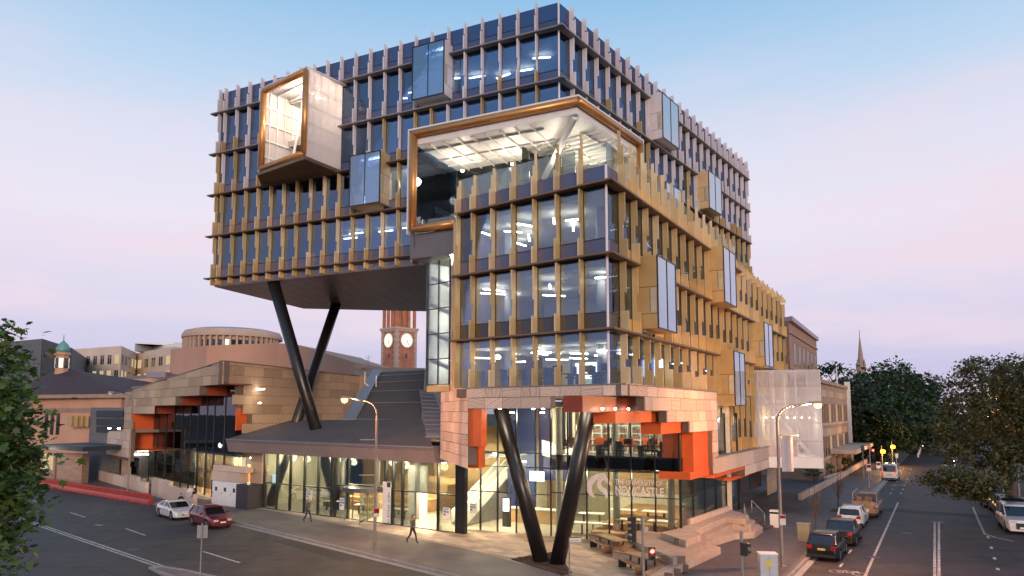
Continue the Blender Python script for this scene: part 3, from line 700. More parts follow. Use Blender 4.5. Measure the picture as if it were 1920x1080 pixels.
# ------------------------------------------------------------------ ground, roads, footpaths
def asphalt():
    m, t, out = newmat('asphalt'); N = t.nodes.new; L = t.links.new
    b = N('ShaderNodeBsdfPrincipled'); L(b.outputs[0], out.inputs[0])
    tc = N('ShaderNodeTexCoord')
    n1 = N('ShaderNodeTexNoise'); n1.inputs['Scale'].default_value = .16; n1.inputs['Detail'].default_value = 8; n1.inputs['Roughness'].default_value = .65; L(tc.outputs['Object'], n1.inputs['Vector'])
    n2 = N('ShaderNodeTexNoise'); n2.inputs['Scale'].default_value = 22; n2.inputs['Detail'].default_value = 3; L(tc.outputs['Object'], n2.inputs['Vector'])
    mp = N('ShaderNodeMapping'); mp.inputs['Rotation'].default_value = (0, 0, R(44)); mp.inputs['Scale'].default_value = (.05, 1.1, 1); L(tc.outputs['Object'], mp.inputs[0])
    n3 = N('ShaderNodeTexNoise'); n3.inputs['Scale'].default_value = 1.0; n3.inputs['Detail'].default_value = 4; L(mp.outputs[0], n3.inputs['Vector'])
    r1 = ramp_node(t, n1.outputs['Fac'], [(.3, (.026, .019, .019)), (.5, (.040, .030, .029)), (.7, (.060, .046, .042))])
    r3 = ramp_node(t, n3.outputs['Fac'], [(.3, (.75, .75, .75)), (.6, (1.1, 1.08, 1.06))])
    mx = N('ShaderNodeMixRGB'); mx.blend_type = 'MULTIPLY'; mx.inputs[0].default_value = 1; L(r1.outputs[0], mx.inputs[1]); L(r3.outputs[0], mx.inputs[2])
    r2 = ramp_node(t, n2.outputs['Fac'], [(.3, (.8, .8, .8)), (.7, (1.2, 1.2, 1.2))])
    m2 = N('ShaderNodeMixRGB'); m2.blend_type = 'MULTIPLY'; m2.inputs[0].default_value = 1; L(mx.outputs[0], m2.inputs[1]); L(r2.outputs[0], m2.inputs[2])
    vo = N('ShaderNodeTexVoronoi'); vo.feature = 'DISTANCE_TO_EDGE'; vo.inputs['Scale'].default_value = .11
    wn = N('ShaderNodeTexNoise'); wn.inputs['Scale'].default_value = .5; wn.inputs['Detail'].default_value = 6; L(tc.outputs['Object'], wn.inputs['Vector'])
    wa = N('ShaderNodeMixRGB'); wa.blend_type = 'ADD'; wa.inputs[0].default_value = 2.2; L(tc.outputs['Object'], wa.inputs[1]); L(wn.outputs['Color'], wa.inputs[2]); L(wa.outputs[0], vo.inputs['Vector'])
    rc = ramp_node(t, vo.outputs['Distance'], [(0, (.45, .45, .45)), (.006, (.55, .55, .55)), (.011, (1, 1, 1))])
    st = N('ShaderNodeTexNoise'); st.inputs['Scale'].default_value = .75; st.inputs['Detail'].default_value = 5; L(tc.outputs['Object'], st.inputs['Vector'])
    rs_ = ramp_node(t, st.outputs['Fac'], [(.32, (.42, .42, .43)), (.45, (1, 1, 1)), (.58, (1, 1, 1)), (.72, (1.8, 1.72, 1.62))])
    m3 = N('ShaderNodeMixRGB'); m3.blend_type = 'MULTIPLY'; m3.inputs[0].default_value = .8; L(m2.outputs[0], m3.inputs[1]); L(rc.outputs[0], m3.inputs[2])
    m4 = N('ShaderNodeMixRGB'); m4.blend_type = 'MULTIPLY'; m4.inputs[0].default_value = .75; L(m3.outputs[0], m4.inputs[1]); L(rs_.outputs[0], m4.inputs[2])
    L(m4.outputs[0], b.inputs['Base Color'])
    rr = N('ShaderNodeMapRange'); rr.inputs[3].default_value = .55; rr.inputs[4].default_value = .85; L(n1.outputs['Fac'], rr.inputs[0]); L(rr.outputs[0], b.inputs['Roughness'])
    bp = N('ShaderNodeBump'); bp.inputs['Strength'].default_value = .25; bp.inputs['Distance'].default_value = .02; L(n2.outputs['Fac'], bp.inputs['Height']); L(bp.outputs[0], b.inputs['Normal'])
    return m
def paving(name, c1, c2, mortar, sx, sy, rot, rough=.7):
    m, t, out = newmat(name); N = t.nodes.new; L = t.links.new
    b = N('ShaderNodeBsdfPrincipled'); L(b.outputs[0], out.inputs[0]); b.inputs['Roughness'].default_value = rough
    tc = N('ShaderNodeTexCoord'); mp = N('ShaderNodeMapping'); mp.inputs['Rotation'].default_value = (0, 0, rot); L(tc.outputs['Object'], mp.inputs[0])
    br = N('ShaderNodeTexBrick'); br.inputs['Scale'].default_value = 1; br.inputs['Brick Width'].default_value = sx; br.inputs['Row Height'].default_value = sy; br.inputs['Mortar Size'].default_value = .008
    br.inputs['Color1'].default_value = (*c1, 1); br.inputs['Color2'].default_value = (*c2, 1); br.inputs['Mortar'].default_value = (*mortar, 1); L(mp.outputs[0], br.inputs['Vector'])
    n = N('ShaderNodeTexNoise'); n.inputs['Scale'].default_value = .5; n.inputs['Detail'].default_value = 7; L(tc.outputs['Object'], n.inputs['Vector'])
    r = ramp_node(t, n.outputs['Fac'], [(.3, (.72, .72, .72)), (.7, (1.15, 1.15, 1.15))])
    mx = N('ShaderNodeMixRGB'); mx.blend_type = 'MULTIPLY'; mx.inputs[0].default_value = 1; L(br.outputs[0], mx.inputs[1]); L(r.outputs[0], mx.inputs[2]); L(mx.outputs[0], b.inputs['Base Color'])
    return m
M['asphalt'] = asphalt()
M['earth'] = mat('earth', (.06, .055, .04), .95, noise=(.035, .035, .025), scale=.05)
M['paint'] = mat('road_paint', (.60, .55, .52), .7, noise=(.16, .14, .13), scale=5)
M['foot'] = paving('footpath_concrete', (.150, .122, .118), (.132, .108, .105), (.08, .065, .065), 1.2, .6, R(44))
M['setts'] = paving('dark_paving', (.078, .066, .068), (.105, .088, .088), (.045, .038, .04), .6, .22, R(58), .6)
M['kerb'] = mat('kerb_stone', (.30, .27, .26), .8, noise=(.2, .18, .17), scale=2)
M['paver'] = mat('cream_paver', (.52, .40, .30), .6, noise=(.42, .31, .22), scale=1.2, rnd=.28)
M['floor_in'] = mat('inside_floor', (.40, .35, .28), .4, noise=(.30, .26, .21), scale=.6)

tag(MB().box(-1500, 1500, -300, 2500, -.4, -.2).build('ground', M['earth']), kind='structure')
ROAD = -.13
road = tag(MB().box(-260, 260, 4, 420, -.19, ROAD).build('road', M['asphalt']), kind='structure')
KL0, KL1 = Vector((-32.2, 64.5)), Vector((-2.9, 36.5)); kd = (KL1 - KL0).normalized()
KR0, KR1 = Vector((14.3, 36.7)), Vector((43.3, 82.7)); kr = (KR1 - KR0).normalized()
ca = KL1 + kd * 4.5; cb = KR0 - kr * 5.0
corner = [ca, ca + kd * 2.6 + Vector((.8, 0)), (ca + cb) / 2 + Vector((0, -3.2)), cb - kr * 2.4 + Vector((-.6, 0)), cb]
edge = [KL0 - kd * 160] + [KL0, KL1] + corner + [KR0, KR1, KR0 + kr * 62]
far = [KR0 + kr * 62 + Vector((-80, 45)), Vector((-60, 200)), KL0 - kd * 160 + Vector((30, 60))]
tag(MB().slab(edge + far, -.18, 0).build('footpath', M['foot']), kind='structure')
# far side block beyond the cross street, and the right hand footpath
k2 = KR0 + kr * 80
tag(MB().slab([k2, k2 + kr * 150, k2 + kr * 150 + Vector((-90, 50)), k2 + Vector((-90, 50))], -.18, 0).build('footpath', M['foot']), kind='structure')
rn = Vector((kr.y, -kr.x))
r0 = Vector((34.5, 42)) + rn * 3.0
tag(MB().slab([r0 - kr * 30, r0 + kr * 200, r0 + kr * 200 + rn * 60, r0 - kr * 30 + rn * 60], -.18, 0).build('footpath', M['foot']), kind='structure')
kb = MB()
for a, b in zip(edge, edge[1:]):
    d = (b - a).normalized(); n = Vector((d.y, -d.x))
    L_ = (b - a).length; cnt = max(1, int(L_ / 1.2)) if L_ < 80 else 1
    for i in range(cnt):
        p, q = a + d * (L_ * i / cnt + .006), a + d * (L_ * (i + 1) / cnt - .006)
        kb.slab([p - n * .004, q - n * .004, q + n * .16, p + n * .16], -.17, .004 + .004 * ((i * 7) % 3))
a, b = r0 - kr * 30, r0 + kr * 200; kb.slab([a, b, b - rn * .16, a - rn * .16], -.17, .004)
tag(kb.build('kerb', M['kerb']), kind='structure')
gt = MB()
for a, b in zip(edge, edge[1:]):
    d = (b - a).normalized(); n = Vector((d.y, -d.x)); gt.slab([a + n * .165, b + n * .165, b + n * .52, a + n * .52], -.17, ROAD + .006)
tag(gt.build('gutter', M['concrete']), kind='structure')
# dark paving along the side street
tag(MB().slab([KR0 - kr * 7 + Vector((-.3, 0)), KR0 + kr * 60 - Vector((.2, 0)), KR0 + kr * 60 + Vector((-9, 5)), KR0 + kr * 8 + Vector((-7.2, 4.4)), KR0 - kr * 4 + Vector((-7.2, 2.4))], -.1, .006).build('side_footpath', M['setts']), kind='structure')
# cream pavers of the forecourt, one by one, near the corner; one sheet below them
fore = [G(473, 951), G(628, 981), G(867, 1028), G(957, 1052), G(1070, 1078), G(1150, 1110), G(1260, 1100), G(1300, 1040), Vector((10.2, 44.2, 0)), Vector((-3.4, 50.6, 0)), Vector((-3.0, 48.3, 0)), Vector((-22.8, 62.1, 0))]
fore2 = [p.xy for p in fore]
plaza = tag(MB().slab(fore2, -.1, .010).build('forecourt', mat('paver_bed', (.30, .23, .18), .9, noise=(.36, .28, .21), scale=1.5)), kind='structure')
def pin(p, poly):
    c = False; n = len(poly)
    for i in range(n):
        a, b = poly[i], poly[i - 1]
        if (a.y > p.y) != (b.y > p.y) and p.x < (b.x - a.x) * (p.y - a.y) / (b.y - a.y) + a.x: c = not c
    return c
pavm = {}
cells = []
PW, PH = 1.25, .62
pf = Frame(Vector((-3.2, 48.2)), AZL1 + R(4), -1)
for j in range(-4, 26):
    for i in range(-18, 22):
        s = i * PW + (j % 3) * .42; d = j * PH
        c4 = [pf.p(s + x, d + y, 0).xy for x, y in ((.02, .02), (PW - .02, .02), (PW - .02, PH - .02), (.02, PH - .02))]
        if all(pin(c, fore2) for c in c4): cells.append((pf.p(s + PW / 2, d + PH / 2, 0), s, d))
cells.sort(key=lambda c: c[0].y)
pme = MB().box(-PW / 2 + .008, PW / 2 - .008, -PH / 2 + .008, PH / 2 - .008, 0, .012).mesh('paver', M['paver'])
for k, (c, s, d) in enumerate(cells[:296]):
    inst('paver', pme, plaza, Vector((c.x, c.y, .008 + .003 * random.random())), pf.rz)
rest = MB()
for c, s, d in cells[296:]:
    q = [pf.p(s + x, d + y, 0).xy for x, y in ((.008, .008), (PW - .008, .008), (PW - .008, PH - .008), (.008, PH - .008))]; rest.slab(q, .004, .018 + .003 * random.random())
if rest.v: tag(rest.build('paver', M['paver'], plaza), kind='stuff')
print('pavers', len(cells))
# mulch bed at the V column
mb_ = [G(960, 1050).xy, G(1005, 1040).xy, G(1045, 1036).xy, G(1072, 1075).xy, G(1055, 1079).xy]
M['mulch'] = mat('mulch', (.085, .045, .028), .95, noise=(.03, .017, .012), scale=6, bump=1, bscale=14)
tag(MB().slab(mb_, -.02, .05).build('mulch_bed', M['mulch']), kind='structure')
mk = random.Random(5); ch = MB()
for i in range(500):
    a, b = mk.random(), mk.random()
    p = mb_[0].lerp(mb_[1].lerp(mb_[3], b), a) if i % 2 else mb_[4].lerp(mb_[2].lerp(mb_[1], b), a)
    if not pin(p, mb_): continue
    ang = mk.uniform(0, 3.1); e = Vector((math.cos(ang), math.sin(ang))) * .07; f = Vector((-e.y, e.x)) * .35
    ch.slab([p - e - f, p + e - f, p + e + f, p - e + f], .05, .065 + .02 * mk.random())
tag(ch.build('bark_chips', M['mulch']), 'loose brown bark chips round the foot of the V column', 'bark', kind='stuff')
# road markings
def stripe(pts, w_, name='road_marking'):
    b = MB()
    for p, q in zip(pts, pts[1:]):
        d = (q - p).normalized(); n = Vector((-d.y, d.x)) * w_ / 2
        b.slab([p - n, q - n, q + n, p + n], ROAD - .002, ROAD + .004)
    return b.build(name, M['paint'], road)
def gp(u, v): return G(u, v, ROAD).xy
for o_ in (0, .28):
    a, b = gp(62, 979), gp(335, 1071); d = (b - a).normalized(); n = Vector((d.y, -d.x)) * o_
    stripe([a - d * 70 + n, b + d * 1 + n], .13)
for p, q in (((132, 961), (160, 970)), ((236, 991), (273, 1004)), ((381, 1034), (449, 1055)), ((60, 938), (76, 943))): stripe([gp(*p), gp(*q)], .14)
stripe([gp(178, 984), gp(192, 985)], .2)
stripe([gp(1600, 1130), gp(1622, 1080), gp(1684, 942)], .14)
a, b = gp(1684, 942), gp(1700, 905); 
stripe([gp(1698, 905), gp(1703, 893)], .14)
for k in range(7):
    v = 926 - k * 7.5; u = 1689 + (926 - v) * .42; stripe([gp(u, v), gp(u + .9, v - 2.2)], .16); stripe([gp(u - 20 + k * .9, v), gp(u - 19 + k * .9, v - 2.2)], .14)
stripe([gp(1668, 911), gp(1695, 909)], .14)
for u in (1752.5, 1760.5): stripe([gp(u, 1140), gp(u, 980)], .14)
stripe([gp(1749, 978.5), gp(1768, 979)], .2)
stripe([gp(1824, 951), gp(1832, 970), gp(1846, 1001), gp(1868, 1008), gp(1900, 1015)], .14)
for k in range(5):
    v = 1005 + k * 20; stripe([gp(1852 + k * 6, v), gp(1853.5 + k * 6, v + 4)], .16)
for u, v in ((1575, 1063), (1591, 1038), (1478, 1090)): stripe([gp(u, v), gp(u + 5, v - 7)], .12)
# bicycle symbol by the kerb lane
bc = MB()
for cx in (-.55, .55):
    for i in range(16):
        a0, a1 = i * math.tau / 16, (i + 1) * math.tau / 16
        bc.add([(cx + r * math.cos(a), r * math.sin(a), z) for z in (0, .004) for r, a in ((.32, a0), (.38, a0), (.38, a1), (.32, a1))], [(4, 5, 6, 7), (0, 3, 2, 1)])
def seg2(b, x0, y0, x1, y1, w_=.06):
    d = Vector((x1 - x0, y1 - y0)).normalized(); n = Vector((-d.y, d.x)) * w_ / 2
    b.prism([(x0 - n.x, y0 - n.y, 0), (x1 - n.x, y1 - n.y, 0), (x1 + n.x, y1 + n.y, 0), (x0 + n.x, y0 + n.y, 0)], (0, 0, .004))
for q_ in ((-.55, 0, -.2, .45), (-.2, .45, .4, .45), (.4, .45, .0, 0), (0, 0, -.55, 0), (0, 0, -.2, .55), (.55, 0, .36, .62)): seg2(bc, *q_)
bo_ = bc.build('road_marking', M['paint'], road); bo_.location = (*gp(1590, 1074), ROAD + .002); bo_.rotation_euler = (0, 0, R(-32))
# dark band across the side street and old repair patches
M['patch'] = mat('dark_road_patch', (.030, .024, .026), .8, noise=(.022, .018, .02), scale=2)
tag(MB().slab([gp(1651, 952), gp(1860, 967), gp(1862, 972), gp(1650, 958)], ROAD - .002, ROAD + .003).build('dark_road_patch', M['patch'], road))
tag(MB().slab([gp(510, 1014), gp(560, 1010), gp(690, 1045), gp(640, 1052)], ROAD - .002, ROAD + .003).build('dark_road_patch', M['patch'], road))
for u, v in ((520, 1040), (250, 1030), (1800, 1040), (1700, 1000), (1640, 1045)):
    c = gp(u, v); tag(MB().lathe([(.01, 0), (.36, 0), (.36, .006), (.01, .006)], (c.x, c.y, ROAD - .001), 20).build('manhole_cover', mat('cast_iron', (.05, .042, .04), .5, .5) if 'cast_iron' not in bpy.data.materials else bpy.data.materials['cast_iron'], road))
# median island, lower left
med = tag(MB().slab([gp(278, 1067), gp(300, 1064), gp(345, 1071), gp(410, 1085), gp(470, 1110), gp(380, 1110), gp(300, 1078)], ROAD - .01, ROAD + .12).build('median_island', M['kerb']), kind='structure')
tag(MB().slab([gp(290, 1070), gp(303, 1068), gp(345, 1075), gp(410, 1090), gp(440, 1105), gp(385, 1105), gp(312, 1078)], ROAD + .05, ROAD + .126).build('median_top', M['foot']), kind='structure')

# ------------------------------------------------------------------ podium: sandstone fascia on the gold block
PZ = [9.62, 9.08, 8.47, 7.86]
DL, DR = .8, 1.25
pc = bo(DL, DR)                                     # podium corner
pod = MB().slab([BL.p(BLen - .4, DL - .1, 0).xy, bo(DL - .1, DR - .1), BR.p(BR.us(1344, DR, 746), DR - .1, 0).xy, BR.p(BR.us(1344, DR, 746), -9, 0).xy, Vector((4, 56)), BL.p(BLen - .4, -11, 0).xy], PZ[1] + .02, PZ[0] - .02).build('podium_roof', M['stone_back'], block)
PL = Frame(pc, AZL1, -1); PR = Frame(pc, AZR1, 1)
SPC = {}
def stone(parent, fr, s0, s1, z0, z1, d=0.0, m=None, th=.07, g=.013, name='stone_panel', proud=.012):
    m = m or M['stone']
    w_, h = round((s1 - s0) - 2 * g, 2), round((z1 - z0) - 2 * g, 2)
    key = (w_, h, fr.sg, m.name, th)
    if key not in SPC: SPC[key] = MB().box(-w_ / 2, w_ / 2, *( (-th, 0) if fr.sg > 0 else (0, th)), -h / 2, h / 2).mesh(name, m)
    return inst(name, SPC[key], parent, fr.p((s0 + s1) / 2, d + random.uniform(0, proud), (z0 + z1) / 2), fr.rz)
def row(parent, fr, s0, s1, z0, z1, w_, off=0.0, **k):
    s = s0; first = True
    while s < s1 - .02:
        e = s + (w_ * off if first and off else w_); first = False
        if s1 - e < .35 * w_: e = s1
        e = min(e, s1); stone(parent, fr, s, e, z0, z1, **k); s = e
pLe = PL.us(876, 0, 745); pLm = PL.us(1031, 0, 755)
row(pod, PL, 0, pLe, PZ[1], PZ[0], 1.25)
row(pod, PL, pLm, pLe, PZ[2], PZ[1], 1.25, .5)
u_ = [PR.us(1210, 0, 760), PR.us(1251, 0, 780), PR.us(1293, 0, 800), PR.us(1337, 0, 830), PR.us(1345.5, 0, 800)]
zr = [PR.at(1210, 770)[1], PR.at(1252, 792)[1], PR.at(1294, 811)[1], PR.at(1340, 888)[1]]
print('podium right', u_, zr, pLe, pLm)
row(pod, PR, 0, u_[4], PZ[1], PZ[0], 1.5)
row(pod, PR, u_[0], u_[4], zr[0], PZ[1], 1.6, .6)
row(pod, PR, u_[1], u_[4], zr[1], zr[0], 1.5)
row(pod, PR, u_[2], u_[4], zr[2], zr[1], 1.5, .5)
zc = zr[2]
while zc > zr[3] + .1:
    zn = max(zr[3], zc - .75); row(pod, PR, u_[3], u_[4], zn, zc, 1.2); zc = zn
# backing behind the slabs
bk2 = MB(); bk2.fbox(PL, .02, pLe, -.5, -.08, PZ[1] + .0, PZ[0] - .01); bk2.fbox(PL, pLm, pLe, -.5, -.08, PZ[2], PZ[1]); bk2.fbox(PR, .02, u_[4] - .01, -.5, -.08, PZ[1], PZ[0] - .01)
bk2.fbox(PR, u_[0], u_[4] - .01, -.5, -.08, zr[0], PZ[1]); bk2.fbox(PR, u_[1], u_[4] - .01, -.5, -.08, zr[1], zr[0]); bk2.fbox(PR, u_[2], u_[4] - .01, -.5, -.08, zr[2], zr[1]); bk2.fbox(PR, u_[3], u_[4] - .01, -.5, -.08, zr[3], zr[2])
bk2.build('fascia_backing', M['stone_back'], block)
cpm = MB(); cpm.slab([PL.p(pLe + .05, .04, 0).xy, (pc + (pc - bo(0, 0)).normalized() * .05), PR.p(u_[4], .04, 0).xy, PR.p(u_[4], -.9, 0).xy, bo(DL - .9, DR - .9), PL.p(pLe + .05, -.9, 0).xy], PZ[0] + .005, PZ[0] + .06)
cpm.build('coping', M['ledge_grey'], block)
# orange bulkheads stepping down behind the fascia
ob = MB
def orange(fr, d, u0, u1, v0, v1, dep=1.0, m='orange', name='orange_panel', n=1):
    a, b = fr.at(u0, (v0 + v1) / 2, d), fr.at(u1, (v0 + v1) / 2, d); z1 = fr.at((u0 + u1) / 2, v0, d)[1]; z0 = fr.at((u0 + u1) / 2, v1, d)[1]
    s0, s1 = sorted((a[0], b[0]))
    for k in range(n): MB().fbox(fr, s0 + (s1 - s0) * k / n + .006, s0 + (s1 - s0) * (k + 1) / n - .006, d - dep, d, z0, z1).build(name, M[m], pod)
orange(PR, -1.1, 1092, 1212, 744, 773, 1.0, 'orange_shaded', n=3)
orange(PR, -.75, 1154, 1253, 771, 792, 1.2, 'orange', n=3)
orange(PR, -.55, 1239, 1295, 790, 812, 1.2, 'orange', n=2)
orange(PR, -.35, 1300, 1339, 808, 886, 2.0, 'orange', n=2)
orange(PR, -.30, 1294, 1346, 880, 893, 2.0, 'orange')
# second, lower fascia further up the side street
lo0, lo1 = PR.us(1341, 0, 870), PR.us(1449, -.2, 850)
zt = PR.at(1349, 857)[1]; lz0 = PR.at(1345, 888)[1]
print('low fascia', lo0, lo1, zt, lz0)
low = thing('side_canopy', 'low stepped sandstone canopy with orange soffit beside the side street steps', 'canopy', PR.p(lo0, 0, 0))
row(low, PR, lo0, lo1, lz0, zt, 1.9)
s2 = PR.us(1398, 0, 880)
row(low, PR, s2, lo1, lz0 - .75, lz0, 1.9)
MB().fbox(PR, lo0, lo1, -5, -.08, lz0 + .02, zt - .03).build('canopy_roof', M['ledge_grey'], low)
MB().fbox(PR, s2 + .02, lo1, -5, -.08, lz0 - .73, lz0 + .01).build('canopy_backing', M['stone_back'], low)
MB().fbox(PR, lo0, s2 - .01, -4, -.12, lz0 - .28, lz0 - .01).build('orange_panel', M['orange'], low)
MB().fbox(PR, s2 - 2.4, s2 + 3.5, -4, -.5, lz0 - 1.0, lz0 - .75).build('orange_panel', M['orange'], low)
MB().fbox(PR, lo0, lo1, -.3, .06, zt + .0, zt + .07).build('coping', M['ledge_grey'], low)
# flank of the podium facing the entry hall
FLK = Frame(PL.p(pLe, 0, 0).xy, R(-16), -1)
fk = MB().fbox(FLK, .05, 9, -.6, -.08, 5.3, 9.6).build('podium_flank', M['stone_back'], block)
def flank_rows():
    z = 9.62; zz = [9.62, 8.95, 8.3, 7.65, 7.0, 6.4, 5.75, 5.1]
    st = [0, 0, 0.9, .9, .9, .9, 1.9, 1.9]
    for i in range(len(zz) - 1):
        row(fk, FLK, 0.0 if zz[i + 1] > 8.2 else (.0 if zz[i + 1] > 8.2 else .0) + (0 if i < 2 else .0), 8.5, zz[i + 1], zz[i], 1.4, .5 if i % 2 else 0)
    F2 = Frame(BL.p(BLen + 1.0, -1.9, 0).xy, R(-16), -1); z = 9.62
    while z < 18.0: row(fk, F2, 0, 6.5, z, z + .75, 1.4, .5 if int(z * 2) % 2 else 0); z += .75
flank_rows()
MB().fbox(PL, pLe - .95, pLe - .02, -.6, -.12, 6.35, 8.46).build('orange_panel', M['orange'], pod)
MB().fbox(PL, pLe - .35, pLe + .55, -1.2, -.62, 5.1, 6.33).build('orange_panel', M['orange'], pod)

# ------------------------------------------------------------------ ground floor glazing and rooms of the corner
Cg = Vector((10.45, 43.72)); GL = Frame(Cg, AZL2, -1); GR = Frame(Cg, AZR1, 1)
gs = [0] + [GL.us(u, 0, 930) for u in (1229, 1184, 1142, 1100, 1065, 1033, 968, 933, 901)] + [GL.us(872, 0, 930)]
GLen = gs[-1]; GT = 9.0
gnd = thing('corner_lobby', 'glass walled ground floor lobby under the sandstone corner, timber seating inside', 'lobby', (Cg.x, Cg.y, 0))
gz = [.02, 2.75, 4.45, 5.35, 7.0, GT]
trans = [2.72, 5.45, 4.4]
bars = MB()
for i in range(len(gs) - 1):
    a, b = gs[i], gs[i + 1]
    zz = [1.15 if b < 6 else .03, 2.9, 4.45, 5.4, GT] if b < 9 else [.03, 2.72, 4.5, 5.45, GT]
    for z0, z1 in zip(zz, zz[1:]):
        if abs(a - gs[7]) < .01 and z0 < .1 or abs(a - gs[6]) < .01 and z0 < .1 and False: continue      # open doorway
        dark = b < 9 and z0 in (4.45,)
        MB().fbox(GL, a + .03, b - .03, -.03, 0, z0 + .02, z1 - .02).build('glass_pane', M['glass_dark'] if dark else M['glass_clear'], gnd)
    for z in zz[1:-1]: bars.fbox(GL, a, b, -.06, .03, z - .03, z + .03)
    bars.fbox(GL, b - .035, b + .035, -.10, .06, .02, GT)
grs = [0] + [GR.us(u, 0, 920) for u in (1300, 1322, 1343, 1362, 1385)]
for i in range(len(grs) - 1):
    a, b = grs[i], grs[i + 1]
    for z0, z1 in ((1.1, 2.9), (2.9, 4.45), (4.45, 5.4), (5.4, 8.0)):
        MB().fbox(GR, a + .03, b - .03, -.03, 0, z0 + .02, z1 - .02).build('glass_pane', M['glass_dark'] if z0 == 4.45 else M['glass_clear'], gnd)
    for z in (2.9, 4.45, 5.4): bars.fbox(GR, a, b, -.06, .03, z - .03, z + .03)
    bars.fbox(GR, b - .03, b + .03, -.1, .05, .3, 8.2)
bars.tube((Cg.x, Cg.y, .2), (Cg.x, Cg.y, GT), .09, .09, 8)
bars.build('glazing_bar', M['mullion'], gnd)
# rooms
GB = -11.0
fl = MB(); fl.slab([GL.p(GLen, -.1, 0).xy, GL.p(0.1, -.1, 0).xy, GR.p(12, -.1, 0).xy, GR.p(12, -12, 0).xy, GL.p(GLen, GB, 0).xy], -.05, .016); fl.build('inside_floor', M['floor_in'], gnd)
s8 = gs[5]
mz = MB(); mz.slab([GL.p(s8, -.12, 0).xy, GL.p(.12, -.12, 0).xy, GR.p(14, -.12, 0).xy, GR.p(14, -9, 0).xy, GL.p(s8, GB, 0).xy], 4.6, 5.3); mz.build('mezzanine_floor', M['core_dark'], gnd)
MB().slab([GL.p(GLen + .3, -.2, 0).xy, GL.p(-.1, -.2, 0).xy, GR.p(14, -.2, 0).xy, GR.p(14, -12, 0).xy, GL.p(GLen, GB, 0).xy], 8.62, 8.98).build('lobby_ceiling', M['ceil'], gnd)
bwl = MB(); bwl.fbox(GL, -1.5, GLen, GB - .2, GB, 0, 9.0); bwl.build('back_wall', M['cream'], gnd)
MB().fbox(GL, gs[9] - 1.2, GLen - .4, -7.2, -7.0, 0, 8.6).build('pale_wall', M['cream'], gnd)
MB().fbox(GL, gs[8] - .3, gs[8] + 2.0, -6.0, -5.8, 0, 8.6).build('blue_wall', mat('blue_wall', (.006, .018, .10), .5), gnd)
MB().fbox(GL, gs[7] - 1.8, gs[8] - .3, -6.8, -6.6, 3.0, 8.6).build('blue_wall', mat('violet_wall', (.022, .018, .10), .5), gnd)
lo2 = MB()
for k in range(5): lo2.fbox(GL, gs[6] + k * .55, gs[6] + k * .55 + .22, -6.4, -6.3, 5.4, 8.6)
lo2.build('wall_batten', M['cream'], gnd)
# slanted bright balustrade of the stair
a, b = GL.p(gs[7] - .2, -4.2, 5.1), GL.p(gs[5] + .3, -4.2, 4.3)
MB().prism([a, b, b + Vector((0, 0, 1.1)), a + Vector((0, 0, 1.1))], GL.n.to_3d() * .12).build('stair_balustrade', M['white'], gnd)
MB().fbox(GL, gs[4], gs[6], -8, -7.8, 0, 4.5).build('olive_wall', mat('olive_wall', (.22, .19, .12), .7), gnd)
# timber slat wall under the mezzanine on the right
tw = MB()
for k in range(9): MB().fbox(GL, .4, gs[5] - .5, -7.6 - .02 * (k % 2), -7.5, 2.3 + k * .24, 2.3 + k * .24 + .22).build('timber_board', M['timber_pale'], gnd)
MB().fbox(GL, .4, gs[5] - .5, -7.7, -7.62, 0, 2.3).build('pale_wall', M['cream'], gnd)
# tiered seating
for k in range(4):
    MB().fbox(GL, .5, gs[4] - k * .4, -3.2 - k * 1.2, -1.4 - k * 1.2 + .6, .02, .45 + .38 * k).build('seating_tier', M['timber_pale'], gnd)
MB().fbox(GL, .15, gs[4] - .2, -.79, -.12, .02, .5).build('seating_tier', M['timber_pale'], gnd)
for s in (.45, 4.1, 8.2):
    MB().tube(GL.p(s + .5, -1.6, .02), GL.p(s + .5, -1.6, 8.6), .24, .24, 12).build('inner_column', M['concrete'], gnd, smooth=True)
# library shelves and desks on the mezzanine
def shelf(loc, rz, label):
    t = thing('bookshelf', label, 'bookshelf', loc, rz, None)
    fr_ = MB(); fr_.box(-1, 1, -.2, .2, 0, .06); fr_.box(-1, 1, -.2, .2, 1.94, 2.0)
    for x in (-1, -.34, .32, .96): fr_.box(x, x + .04, -.2, .2, .06, 1.94)
    for z in (.5, .95, 1.4): fr_.box(-.96, .96, -.2, .2, z, z + .03)
    fr_.build2 = None if False else None
    return t, fr_
M['books'] = mat('books', (.30, .16, .10), .7, noise=(.06, .07, .12), scale=9)
def make_shelf(loc, rz, label):
    t = thing('bookshelf', label, 'bookshelf', loc, rz)
    f_ = MB(); f_.box(-1, 1, -.2, .2, 0, .06); f_.box(-1, 1, -.2, .2, 1.94, 2.0)
    for x in (-1, -.34, .32, .96): f_.box(x, x + .04, -.2, .2, .06, 1.94)
    for z in (.5, .95, 1.4): f_.box(-.96, .96, -.2, .2, z, z + .03)
    link(bpy.data.objects.new('shelf_frame', f_.mesh('shelf_frame', M['white'])), t)
    bk = MB(); rr_ = random.Random(int(loc[0] * 10))
    for z in (.06, .53, .98, 1.43):
        x = -.94
        while x < .9:
            w_ = rr_.uniform(.03, .09); h = rr_.uniform(.26, .38)
            if rr_.random() < .85: bk.box(x, x + w_, -.16, .12, z, z + h)
            x += w_ + .004
    o = link(bpy.data.objects.new('books', bk.mesh('books', M['books'])), t); o['kind'] = 'stuff'
    return t
for i, s in enumerate((1.2, 3.6, 6.0, 7.9)):
    make_shelf(GL.p(s, -6.2 + .4 * (i % 2), 5.31), GL.rz, ['white bookshelf of books nearest the glass corner upstairs', 'second white bookshelf from the glass corner upstairs', 'third white bookshelf from the glass corner upstairs', 'white bookshelf upstairs behind the right arm of the V column'][i])
